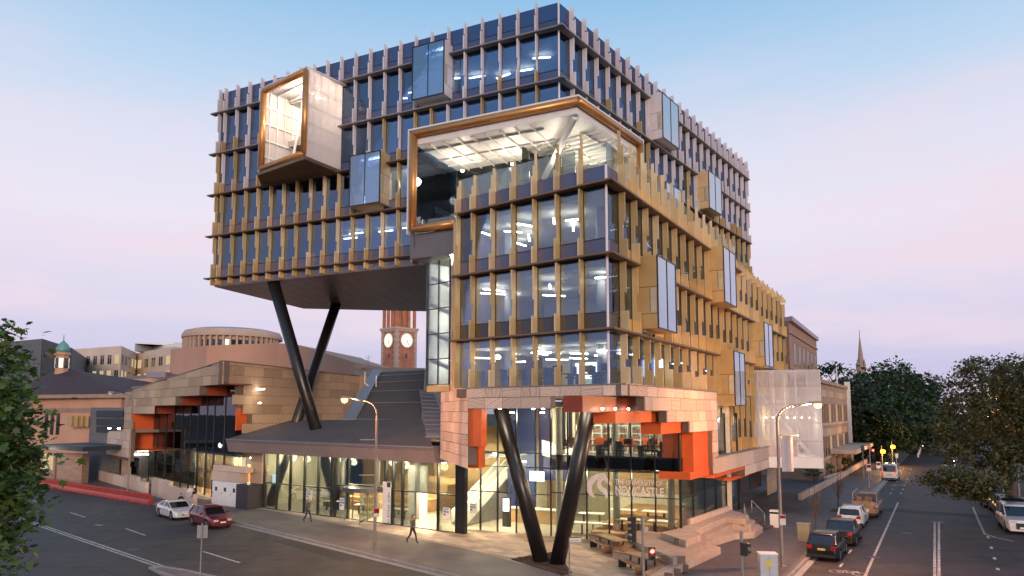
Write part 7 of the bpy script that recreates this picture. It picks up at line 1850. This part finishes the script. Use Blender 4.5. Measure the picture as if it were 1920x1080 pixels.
def kerbside(u0, v0, u1, v1, kind): 
    a, b = G(u0, v0, ROAD).xy, G(u1, v1, ROAD).xy; d = (b - a).normalized(); n = Vector((d.y, -d.x)) * -1
    P_ = PROF[kind]; mid = (a + b) / 2 + Vector((-d.y, d.x)) * (P_['W'] / 2 - .12) - d * (sum(P_['wx']) / 2); return mid, math.atan2(d.y, d.x)
p, h = kerbside(357, 983, 394, 992, 'hatch'); car('hatch', 'red', 'dark red hatchback at the kerb in front of the white coupe', p, hH, group='cars at the main street kerb')
p, h = kerbside(297, 968, 324, 975, 'coupe'); car('coupe', 'white', 'white sports coupe at the kerb behind the dark red hatchback', p, hH, group='cars at the main street kerb')

# ------------------------------------------------------------------ street furniture
M['sodium'] = glow('sodium_lamp', (1, .46, .10), 9)
M['galv'] = mat('lamp_post_steel', (.32, .25, .21), .5, .4, (.24, .18, .15), 3)
def street_lamp(base, h, arm, ang, label, lit, extra=None):
    t = thing('street_lamp', label, 'street lamp', base, 0, 'tall street lamps')
    b = MB(); p = Vector(base); b.tube(p, p + Vector((0, 0, .9)), .11, .10, 12); b.tube(p + Vector((0, 0, .9)), p + Vector((0, 0, h - 1.0)), .095, .07, 12); b.tube(p, p + Vector((0, 0, .05)), .2, .2, 12)
    b.build('pole', M['galv'], t, smooth=False)
    d = Vector((math.cos(ang), math.sin(ang), 0)); pts = [p + Vector((0, 0, h - 1.0))]
    for k in range(1, 9):
        f = k / 8 * math.pi / 2; pts.append(p + Vector((0, 0, h - 1.0)) + d * (arm * .42 * (1 - math.cos(f))) + Vector((0, 0, .85 * math.sin(f))))
    pts.append(p + d * (arm - .35) + Vector((0, 0, h + .02)))
    MB().path(pts, .05, 10).build('arm', M['galv'], t, smooth=True)
    hb = p + d * arm + Vector((0, 0, h + .03)); n = Vector((-d.y, d.x, 0))
    hd = MB(); hd.hexa([hb - d * .42 - n * .08 - Vector((0, 0, .03)), hb + d * .38 - n * .15 - Vector((0, 0, .05)), hb + d * .38 + n * .15 - Vector((0, 0, .05)), hb - d * .42 + n * .08 - Vector((0, 0, .03)), hb - d * .42 - n * .06 + Vector((0, 0, .07)), hb + d * .3 - n * .1 + Vector((0, 0, .13)), hb + d * .3 + n * .1 + Vector((0, 0, .13)), hb - d * .42 + n * .06 + Vector((0, 0, .07))]).build('lamp_head', M['galv'], t)
    lens = MB(); lens.lathe([(.02, -.30), (.14, -.25), (.20, -.14), (.20, -.052)], hb + d * .12, 12); lo = lens.build('lamp_lens', M['sodium'] if lit else M['headlamp'], t, smooth=True)
    if lit:
        l = bpy.data.lights.new('lamp_light', 'POINT'); l.energy = lit; l.color = (1, .46, .20); l.shadow_soft_size = .2
        o = bpy.data.objects.new('lamp_light', l); o.location = hb + d * .12 + Vector((0, 0, -.4)) - wloc(t); link(o, t)
    return t
bR = G(1467, 1062); lR = street_lamp(bR, 8.75, 2.45, R(12), 'tall street lamp glowing orange over the side street, cloth banner on its pole', 4200)
bn = MB(); x = bR + Vector((.12, 0, 0)); 
cb2 = MB(); pts = []
for i in range(9):
    for j in range(5): pts.append((bR.x + .18 + .66 * i / 8, bR.y + .06 * math.sin(i * .9), bR.z + 5.05 + 1.9 * j / 4))
cb2.add(pts, [(i * 5 + j, (i + 1) * 5 + j, (i + 1) * 5 + j + 1, i * 5 + j + 1) for i in range(8) for j in range(4)])
o = cb2.build('banner', mat('banner_cloth', (.55, .46, .46), .8), lR); o.modifiers.new('t', 'SOLIDIFY').thickness = .01
MB().tube(bR + Vector((0, 0, 7.0)), bR + Vector((1.15, 0, 7.0)), .03, .02, 6).build('banner_arm', M['steel'], lR)
MB().box(bR.x - .1, bR.x + .22, bR.y - .14, bR.y - .12, bR.z + 2.2, bR.z + 2.75).build('parking_sign', mat('sign_red_white', (.7, .62, .60), .5), lR)
MB().box(bR.x - .09, bR.x + .21, bR.y - .145, bR.y - .141, bR.z + 2.55, bR.z + 2.72).build('sign_red_panel', M['taillamp'], lR)
bL = G(702, 1036); lL = street_lamp(bL, 9.1, 1.95, R(172), 'tall street lamp glowing orange before the entry hall', 1900)
for z in (6.6, 4.5): MB().box(bL.x - 1.0, bL.x - .05, bL.y - .02, bL.y + .02, z, z + .05).build('banner_arm', M['steel'], lL)
MB().box(bL.x - .05, bL.x + .28, bL.y - .14, bL.y - .12, 2.1, 2.6).build('parking_sign', bpy.data.materials['sign_red_white'], lL); MB().box(bL.x - .04, bL.x + .27, bL.y - .145, bL.y - .141, 2.3, 2.58).build('sign_red_panel', M['taillamp'], lL)
bF = G(239, 932); street_lamp(bF, 10.2, 2.6, R(165), 'unlit street lamp with curved arm before the annex', 0)
fl_ = AY(1850, 766, 58); street_lamp((fl_.x + 2.2, fl_.y, 0), fl_.z, 2.0, R(180), 'street lamp glowing among the leaves of the right hand tree', 700)
# traffic signals
M['red_on'] = glow('signal_red', (1, .05, .04), 14); M['sig_off'] = mat('signal_lens', (.03, .03, .025), .2)
def housing(parent, c, face, n_l, lit=None, sz=.30):
    """black signal body with hoods; c = centre, face = direction the lenses look"""
    f = Vector((math.cos(face), math.sin(face), 0)); s_ = Vector((-f.y, f.x, 0)); b = MB(); H_ = sz * n_l
    def P3(a, b_, z): return c + f * a + s_ * b_ + Vector((0, 0, z))
    b.hexa([P3(-.1, -.16, -H_ / 2), P3(.08, -.16, -H_ / 2), P3(.08, .16, -H_ / 2), P3(-.1, .16, -H_ / 2), P3(-.1, -.16, H_ / 2), P3(.08, -.16, H_ / 2), P3(.08, .16, H_ / 2), P3(-.1, .16, H_ / 2)])
    o = b.build('signal_housing', M['trim'], parent)
    for k in range(n_l):
        z = H_ / 2 - sz * (k + .5); hd = MB()
        for i in range(10):
            a0, a1 = math.pi * (-.1 + 1.2 * i / 10), math.pi * (-.1 + 1.2 * (i + 1) / 10)
            q = [P3(.08, .13 * math.cos(a0), z + .13 * math.sin(a0)), P3(.08, .13 * math.cos(a1), z + .13 * math.sin(a1)), P3(.30, .13 * math.cos(a1), z + .13 * math.sin(a1) - .01), P3(.30, .13 * math.cos(a0), z + .13 * math.sin(a0) - .01)]; hd.add(q, [(0, 1, 2, 3)])
        h_ = hd.build('signal_hood', M['trim'], o); h_.modifiers.new('t', 'SOLIDIFY').thickness = .01
        ln = [P3(.085, .12 * math.cos(a), z + .12 * math.sin(a)) for a in [math.tau * i / 14 for i in range(14)]]
        MB().prism(ln, f * .02).build('signal_lens', M['red_on'] if lit == k else M['sig_off'], o)
    return o
tp = AY(1207, 1100, 34.2); tp.z = 0; tz_ = AY(1207, 968, 34.2).z
sig = thing('traffic_signal', 'black traffic signal with a lit red pedestrian lamp on the corner footpath', 'traffic signal', tp)
b = MB(); b.tube(tp, tp + Vector((0, 0, tz_)), .065, .06, 10); b.tube(tp + Vector((0, 0, tz_ - .35)), tp + Vector((0, 0, tz_)), .09, .09, 10); b.box(tp.x + .05, tp.x + .25, tp.y - .08, tp.y + .08, tz_ - .75, tz_ - .5); b.tube(tp, tp + Vector((0, 0, .06)), .16, .16, 10); b.build('signal_pole', M['steel'], sig)
housing(sig, tp + Vector((-.42, 0, tz_ - .62)), R(165), 4, None, .30); MB().tube(tp + Vector((-.35, 0, tz_ - .4)), tp + Vector((0, 0, tz_ - .4)), .03).build('bracket', M['trim'], sig)
housing(sig, tp + Vector((.42, -.02, AY(1225, 1038, 34.2).z)), R(-95), 2, 0, .30); MB().tube(tp + Vector((.3, 0, 1.2)), tp + Vector((0, 0, 1.2)), .03).build('bracket', M['trim'], sig)
t2 = AY(1393, 1100, 33.6); t2.z = 0; tz2 = AY(1393, 998, 33.6).z
sg2 = thing('traffic_signal', 'short traffic signal post with black lantern seen from behind, near the grey cabinet', 'traffic signal', t2)
b = MB(); b.tube(t2, t2 + Vector((0, 0, tz2)), .06, .055, 10); b.tube(t2 + Vector((0, 0, tz2 - .4)), t2 + Vector((0, 0, tz2)), .08, .08, 10); b.tube(t2, t2 + Vector((0, 0, .06)), .16, .16, 10); b.build('signal_pole', M['steel'], sg2)
housing(sg2, t2 + Vector((.06, -.16, tz2 - .75)), R(20), 2, None, .30)
cbx = AY(1441, 1100, 33.8); cbx.z = 0; ch_ = AY(1441, 1036, 33.8).z
cab = thing('control_cabinet', 'pale grey roadside control cabinet with a yellow warning sticker', 'cabinet', cbx, R(-6))
for nm, bx_, m_ in (('cabinet_body', (-.40, .40, -.25, .25, .08, ch_ - .06), M['headlamp']), ('cabinet_base', (-.42, .42, -.27, .27, 0, .08), M['concrete']), ('cabinet_lid', (-.43, .43, -.28, .28, ch_ - .06, ch_), M['white']), ('warning_sticker', (-.14, .12, -.262, -.252, ch_ - .62, ch_ - .28), M['plate']), ('door_gap', (-.005, .005, -.256, -.251, .12, ch_ - .1), M['trim'])):
    link(bpy.data.objects.new(nm, MB().box(*bx_).mesh(nm, m_)), cab)
M['cabpaint'] = mat('cabinet_paint', (.48, .46, .46), .5); cab.children[0].data.materials[0] = M['cabpaint']
gb = G(1508, 1014); gc = thing('green_cabinet', 'grey green service cabinet beside the bare tree', 'cabinet', gb, R(-30)); gm = mat('olive_paint', (.22, .21, .15), .6)
for nm, bx_ in (('cabinet_body', (-.36, .36, -.3, .3, .05, 1.05)), ('cabinet_lid', (-.39, .39, -.33, .33, 1.05, 1.13)), ('cabinet_base', (-.38, .38, -.32, .32, 0, .05))): link(bpy.data.objects.new(nm, MB().box(*bx_).mesh(nm, gm)), gc)
wb = G(1453, 988); bn2 = thing('litter_bin', 'pale rectangular litter bin at the foot of the side stair', 'bin', wb, R(-30))
for nm, bx_, m_ in (('bin_body', (-.28, .28, -.28, .28, 0, .95), M['white']), ('bin_hood', (-.3, .3, -.3, .3, 1.1, 1.2), M['white']), ('bin_slot', (-.24, .24, -.24, .24, .95, 1.1), M['trim'])): link(bpy.data.objects.new(nm, MB().box(*bx_).mesh(nm, m_)), bn2)
# signs
sb = G(375, 1084, ROAD); sgn = thing('median_sign', 'back of a blank rectangular sign on a thin post on the median', 'sign', sb)
MB().tube(sb, sb + Vector((0, 0, 2.75)), .035, .035, 8).build('sign_post', M['steel'], sgn); tzz = AY(375, 985, sb.y).z; MB().box(sb.x - .27, sb.x + .27, sb.y + .04, sb.y + .055, tzz - .65, tzz).build('sign_plate', mat('sign_back', (.45, .40, .38), .5, .3), sgn)
ss_ = AY(1068, 1100, 33.0); ss_.z = 0; zt_ = AY(1068, 1008, 33).z; sn = thing('street_name_sign', 'small white street name blade on a thin post before the V column', 'sign', ss_)
MB().tube(ss_, ss_ + Vector((0, 0, zt_)), .03, .03, 8).build('sign_post', M['steel'], sn)
nb = MB().box(ss_.x + .03, ss_.x + .55, ss_.y - .02, ss_.y + .0, zt_ - .20, zt_ - .02).build('name_blade', M['white'], sn)
text_mesh('AUCKLAND ST', .11, 'lettering', M['ink'], nb, Vector((ss_.x + .06, ss_.y - .024, zt_ - .165)), (R(90), 0, 0), sx=.62)
MB().box(ss_.x + .03, ss_.x + .55, ss_.y - .022, ss_.y + .0, zt_ - .018, zt_ + .03).build('red_strip', M['taillamp'], nb)
# far signals, signs and lamps at the cross street
for k, (u, vb, vt, kind) in enumerate(((1633, 900, 832, 'sig'), (1655, 880, 836, 'lamp'), (1674, 872, 828, 'lamp'), (1620, 898, 835, 'sign'), (1630, 915, 870, 'sign'), (1648, 905, 866, 'sign'), (1681, 868, 850, 'sign'))):
    p = G(u, vb); zt2 = AY(u, vt, p.y).z
    if kind == 'sig':
        t = thing('far_signal', 'distant traffic signal showing red at the cross street', 'traffic signal', p); MB().tube(p, Vector((p.x, p.y, zt2)), .08, .07, 8).build('signal_pole', M['steel'], t); housing(t, Vector((p.x + .4, p.y - .1, zt2 - 1.2)), R(-122), 3, 0, .42)
    elif kind == 'lamp':
        t = thing('far_lamp', ['first of two low orange lamps glowing at the cross street', 'second, taller of two orange lamps glowing at the cross street'][k - 1], 'street lamp', p); MB().tube(p, Vector((p.x, p.y, zt2)), .07, .05, 8).build('lamp_pole', M['steel'], t)
        MB().lathe([(.02, -.3), (.3, -.22), (.34, 0), (.3, .22), (.02, .3)], (p.x, p.y - .3, zt2 - .8), 12).build('lamp_globe', glow('amber_lamp', (1, .40, .04), 5) if 'amber_lamp' not in bpy.data.materials else bpy.data.materials['amber_lamp'], t)
        l = bpy.data.lights.new('lamp_light', 'POINT'); l.energy = 900; l.color = (1, .45, .12); l.shadow_soft_size = .3; lo = bpy.data.objects.new('lamp_light', l); lo.location = Vector((0, -.8, zt2 - .9)); link(lo, t)
    else:
        t = thing('far_sign', ['tall sign post by the old hall corner', 'red and white parking sign on the side footpath', 'small parking sign before the white van', 'small white sign beyond the cross street'][[3, 4, 5, 6].index(k)], 'sign', p); MB().tube(p, Vector((p.x, p.y, zt2)), .05, .05, 6).build('sign_post', M['steel'], t)
        MB().box(p.x - .25, p.x + .25, p.y - .1, p.y - .07, zt2 - .75, zt2).build('sign_plate', M['white'] if k != 3 else M['greyd'], t)
        if k in (4, 5): MB().box(p.x - .22, p.x + .22, p.y - .11, p.y - .101, zt2 - .4, zt2 - .1).build('red_panel', M['taillamp'], t)
# red plastic road barriers along the main street
M['barrier'] = mat('red_plastic', (.50, .055, .03), .5, noise=(.38, .035, .022), scale=1.5, rnd=.15)
a, b = G(283, 946, ROAD).xy, G(60, 908, ROAD).xy
n_b = 13; dB_ = (b - a) / n_b; hb_ = math.atan2(dB_.y, dB_.x); lb_ = dB_.length
bme = MB(); prof = [(-.27, 0), (.27, 0), (.25, .22), (.12, .42), (.10, .92), (-.10, .92), (-.12, .42), (-.25, .22)]
bme.prism([(-lb_ / 2 + .03, y, z) for y, z in prof], (lb_ - .06, 0, 0)); bmm = bme.mesh('barrier_body', M['barrier'])
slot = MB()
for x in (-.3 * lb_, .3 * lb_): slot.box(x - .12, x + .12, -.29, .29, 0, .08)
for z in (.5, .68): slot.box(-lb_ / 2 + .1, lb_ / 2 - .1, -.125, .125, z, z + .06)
slm = slot.mesh('shaded_barrier_ribs', mat('barrier_shadow', (.20, .02, .015), .7))  # slots and ribs in darker red, their shade put into the colour
for k in range(n_b):
    c = a + dB_ * (k + .5); t = thing('road_barrier', 'red plastic road barrier, ' + ['the first of the row, nearest the white coupe', 'second from the white coupe', 'third from the white coupe', 'fourth from the white coupe', 'fifth from the white coupe', 'sixth from the white coupe', 'seventh from the white coupe', 'eighth from the white coupe', 'fifth from the far end', 'fourth from the far end', 'third from the far end', 'second from the far end', 'last of the row at the leafy tree'][k], 'barrier', (c.x, c.y, ROAD + .004), hb_, 'red barriers along the main street')
    link(bpy.data.objects.new('barrier_body', bmm), t); link(bpy.data.objects.new('shaded_barrier_ribs', slm), t)
for k in range(5):
    p = G(1722 + k * 2.2, 858 - k * 5.5, ROAD); t = thing('distant_barrier', 'red and white plank barrier beyond the cross street', 'barrier', p, hA, 'red and white far barriers')
    for j in range(2): link(bpy.data.objects.new('barrier_plank', MB().box(-1.2 + 1.2 * j, 1.2 * j, -.1, .1, .1, .95).mesh('barrier_plank', M['barrier'] if j else M['white'])), t)
# outdoor tables and benches
def place_table(u0, v0, u1, v1, z, label, blabel, bu0, bv0, bu1, bv1):
    p0, p1 = G(u0, v0, z + .74), G(u1, v1, z + .74); c = (p0 + p1) / 2; d = (p1 - p0); L_ = d.length; an_ = math.atan2(d.y, d.x)
    t = thing('picnic_table', label, 'table', (c.x, c.y, z), an_)
    for k in range(5): link(bpy.data.objects.new('table_plank', MB().box(-L_ / 2, L_ / 2, -.44 + .178 * k, -.44 + .178 * k + .17, .70, .75).mesh('table_plank', M['timber_pale'])), t)
    for x in (-L_ / 2 + .35, L_ / 2 - .35):
        for y in (-.3, .3): link(bpy.data.objects.new('leg', MB().box(x - .04, x + .04, y - .04, y + .04, 0, .70).mesh('leg', M['dark'])), t)
    p0, p1 = G(bu0, bv0, .45), G(bu1, bv1, .45); c = (p0 + p1) / 2; d = p1 - p0; L_ = d.length; an_ = math.atan2(d.y, d.x)
    t = thing('timber_bench', blabel, 'bench', (c.x, c.y, .02), an_)
    for k in range(3): link(bpy.data.objects.new('seat_plank', MB().box(-L_ / 2, L_ / 2, -.22 + .15 * k, -.22 + .15 * k + .14, .39, .45).mesh('seat_plank', M['timber'])), t)
    for x in (-L_ / 2 + .06, L_ / 2 - .06): link(bpy.data.objects.new('end_panel', MB().box(x - .05, x + .05, -.22, .22, 0, .388).mesh('end_panel', M['timber'] if x > 0 else M['dark'])), t)
place_table(1128, 1001, 1165, 1014, 0.02, 'slatted timber table set by the lobby glass', 'timber bench before the table by the lobby glass', 1112, 1012, 1140, 1024)
place_table(1182, 1035, 1228, 1047, 0.02, 'slatted timber table behind the traffic signal', 'timber bench before the table behind the traffic signal', 1166, 1047, 1200, 1063)
for k, (pts_, lb2) in enumerate((([(1104, 1001), (1118, 996), (1195, 1018), (1170, 1034), (1148, 1026), (1165, 1018), (1130, 1008)], 'low timber deck seat wrapping the table by the lobby glass'), ([(1150, 1033), (1168, 1022), (1192, 1028), (1262, 1050), (1215, 1078), (1206, 1072), (1240, 1052), (1180, 1038)], 'low timber deck seat wrapping the table behind the traffic signal'))):
    zk = .46 - .035 * k; dk_ = tag(MB().slab([G(u, v, .46).xy for u, v in pts_], zk - .06, zk).build('deck_seat', M['timber']), lb2, 'bench'); MB().slab([(G(u, v, .46).xy) for u, v in pts_], .02, zk - .065).build('seat_base', M['step'], dk_)

# ------------------------------------------------------------------ people
SKIN = mat('skin', (.50, .30, .21), .6); HAIR = mat('dark_hair', (.025, .018, .014), .7)
CL = {'white': mat('white_shirt', (.62, .62, .64), .8), 'black': mat('black_cloth', (.018, .018, .022), .85), 'navy': mat('navy_cloth', (.03, .035, .06), .85), 'green': mat('green_cloth', (.03, .10, .07), .85), 'grey': mat('grey_cloth', (.09, .085, .09), .85)}
def person(pos, rz, pose, top, bottom, label, sc=1.0, seated_z=0.0):
    t = thing('person', label, 'person', pos, rz)
    if pose == 'stand': hip, kn, an, sh, el, ha, lean = .93, [(.02, .09, .50), (-.02, -.09, .50)], [(.0, .10, .06), (-.04, -.10, .06)], 1.42, [(-.03, .24, 1.14), (.02, -.24, 1.14)], [(.14, .22, .92), (.16, -.20, .95)], 0
    elif pose == 'walk': hip, kn, an, sh, el, ha, lean = .92, [(.20, .09, .52), (-.10, -.09, .50)], [(.30, .09, .07), (-.42, -.09, .14)], 1.42, [(-.16, .23, 1.16), (.12, -.23, 1.15)], [(-.12, .22, .90), (.34, -.19, 1.0)], .04
    elif pose == 'sit': hip, kn, an, sh, el, ha, lean = .50, [(.42, .11, .50), (.42, -.11, .50)], [(.40, .11, .06), (.40, -.11, .06)], 1.0, [(.12, .24, .74), (.12, -.24, .74)], [(.38, .14, .74), (.38, -.14, .74)], .06
    else: hip, kn, an, sh, el, ha, lean = .38, [(.38, .13, .48), (.32, -.13, .12)], [(.22, .13, .06), (-.15, -.12, .08)], .86, [(.32, .26, .62), (.34, -.24, .60)], [(.52, .12, .52), (.54, -.10, .52)], .22
    zs = sh; x0 = lean
    V = [(0, 0, hip), (x0 * .5, 0, hip + (sh - hip) * .5), (x0, 0, sh), (x0 * 1.15 + .01, 0, sh + .10)]; E_ = [(0, 1), (1, 2), (2, 3)]; RD = [(.135, .16), (.12, .15), (.10, .16), (.055, .055)]
    def addv(p, r, par): V.append(p); RD.append((r, r)); E_.append((par, len(V) - 1)); return len(V) - 1
    for s_, k, a_ in ((1, kn[0], an[0]), (-1, kn[1], an[1])):
        h = addv((0, s_ * .09, hip - .05), .095, 0); q = addv(k, .065, h); w_ = addv(a_, .042, q); addv((a_[0] + .16, a_[1], .035), .035, w_)
    for s_, e_, h_ in ((1, el[0], ha[0]), (-1, el[1], ha[1])):
        a1 = addv((x0, s_ * .19, sh - .02), .065, 2); q = addv(e_, .045, a1); addv(h_, .032, q)
    me = bpy.data.meshes.new('body'); me.from_pydata(V, E_, []); o = bpy.data.objects.new('body', me); link(o, t)
    sk = o.modifiers.new('skin', 'SKIN'); sk.use_smooth_shade = True
    for i, r in enumerate(RD): me.skin_vertices[0].data[i].radius = r
    me.skin_vertices[0].data[0].use_root = True
    ss2 = o.modifiers.new('sub', 'SUBSURF'); ss2.levels = 2; ss2.render_levels = 2
    # cloth colours by height on one continuous surface
    m, tr_, out = newmat('clothes'); b = tr_.nodes.new('ShaderNodeBsdfPrincipled'); tr_.links.new(b.outputs[0], out.inputs[0]); b.inputs['Roughness'].default_value = .85
    tc = tr_.nodes.new('ShaderNodeTexCoord'); sp_ = tr_.nodes.new('ShaderNodeSeparateXYZ'); tr_.links.new(tc.outputs['Object'], sp_.inputs[0])
    cm = tr_.nodes.new('ShaderNodeMapRange'); cm.inputs[2].default_value = 1.8; tr_.links.new(sp_.outputs['Z'], cm.inputs[0])
    base = lambda k: tuple(CL[k].node_tree.nodes['Color Ramp'].color_ramp.elements[1].color)[:3]
    r = ramp_node(tr_, cm.outputs[0], [(0, (.02, .018, .016)), (.05, base(bottom)), ((hip + .02) / 1.8, base(top)), ((sh + .05) / 1.8, (.50, .30, .21))], 'CONSTANT'); tr_.links.new(r.outputs[0], b.inputs['Base Color']); me.materials.append(m)
    hx = x0 * 1.3 + .02; hz_ = sh + .22
    hd = MB(); n = 14; rings = [(-.125, .03), (-.11, .06), (-.06, .082), (0, .09), (.05, .088), (.09, .07), (.115, .035)]
    hd.lathe([(r_, z) for z, r_ in rings], (hx, 0, hz_), 14); hd.hexa([(hx + .08, -.014, hz_ - .03), (hx + .112, -.012, hz_ - .03), (hx + .112, .012, hz_ - .03), (hx + .08, .014, hz_ - .03), (hx + .085, -.008, hz_ + .02), (hx + .09, -.006, hz_ + .02), (hx + .09, .006, hz_ + .02), (hx + .085, .008, hz_ + .02)])
    for s_ in (-1, 1): hd.box(hx - .02, hx + .015, s_ * .092 - .012, s_ * .092 + .012, hz_ - .03, hz_ + .03)
    link(bpy.data.objects.new('head', hd.mesh('head', SKIN, smooth=True)), t)
    hr = MB(); hr.lathe([(.094, .01), (.098, .05), (.08, .10), (.04, .128), (.005, .132)], (hx - .018, 0, hz_), 14); hr.box(hx - .105, hx - .03, -.075, .075, hz_ - .07, hz_ + .04); link(bpy.data.objects.new('hair', hr.mesh('hair', HAIR, smooth=False)), t)
    for h_ in ha:
        hn = MB(); hx_, hy, hz2 = h_; hn.box(hx_ - .02, hx_ + .05, hy - .015, hy + .015, hz2 - .045, hz2 + .035)
        for k in range(4): hn.box(hx_ + .05, hx_ + .115 - .01 * abs(k - 1.5), hy - .012, hy + .008, hz2 - .043 + .02 * k, hz2 - .028 + .02 * k)
        hn.box(hx_ + .01, hx_ + .06, hy - .03, hy - .012, hz2 + .03, hz2 + .05); link(bpy.data.objects.new('hand', hn.mesh('hand', SKIN)), t)
    t.scale = (sc, sc, sc); return t
person(G(356, 947), R(-60), 'stand', 'white', 'black', 'person in a white shirt and dark trousers standing behind the white coupe')
person(G(363, 951), R(170), 'stand', 'black', 'black', 'person in dark clothes standing close by the one in the white shirt', .93)
person(G(334, 950), R(-20), 'crouch', 'black', 'black', 'person in dark clothes crouching behind the roof of the white coupe')
person(G(577, 979), hH + .1, 'walk', 'grey', 'navy', 'person in grey walking on the footpath before the hall glass')
person(G(773, 1018), hH + .2, 'walk', 'grey', 'black', 'person in dark clothes walking on the footpath near the open hall door')
person(GL.p(GL.us(1222, -1.2, 835), -1.2, 5.31), GL.rz + math.pi, 'sit', 'green', 'black', 'person in a green top seated at a desk upstairs behind the corner glass')
o = inst('office_chair', wc, None, GL.p(GL.us(1222, -1.2, 835), -1.2, 5.31), GL.rz - R(90)); tag(o, 'black chair carrying the seated person upstairs', 'chair')
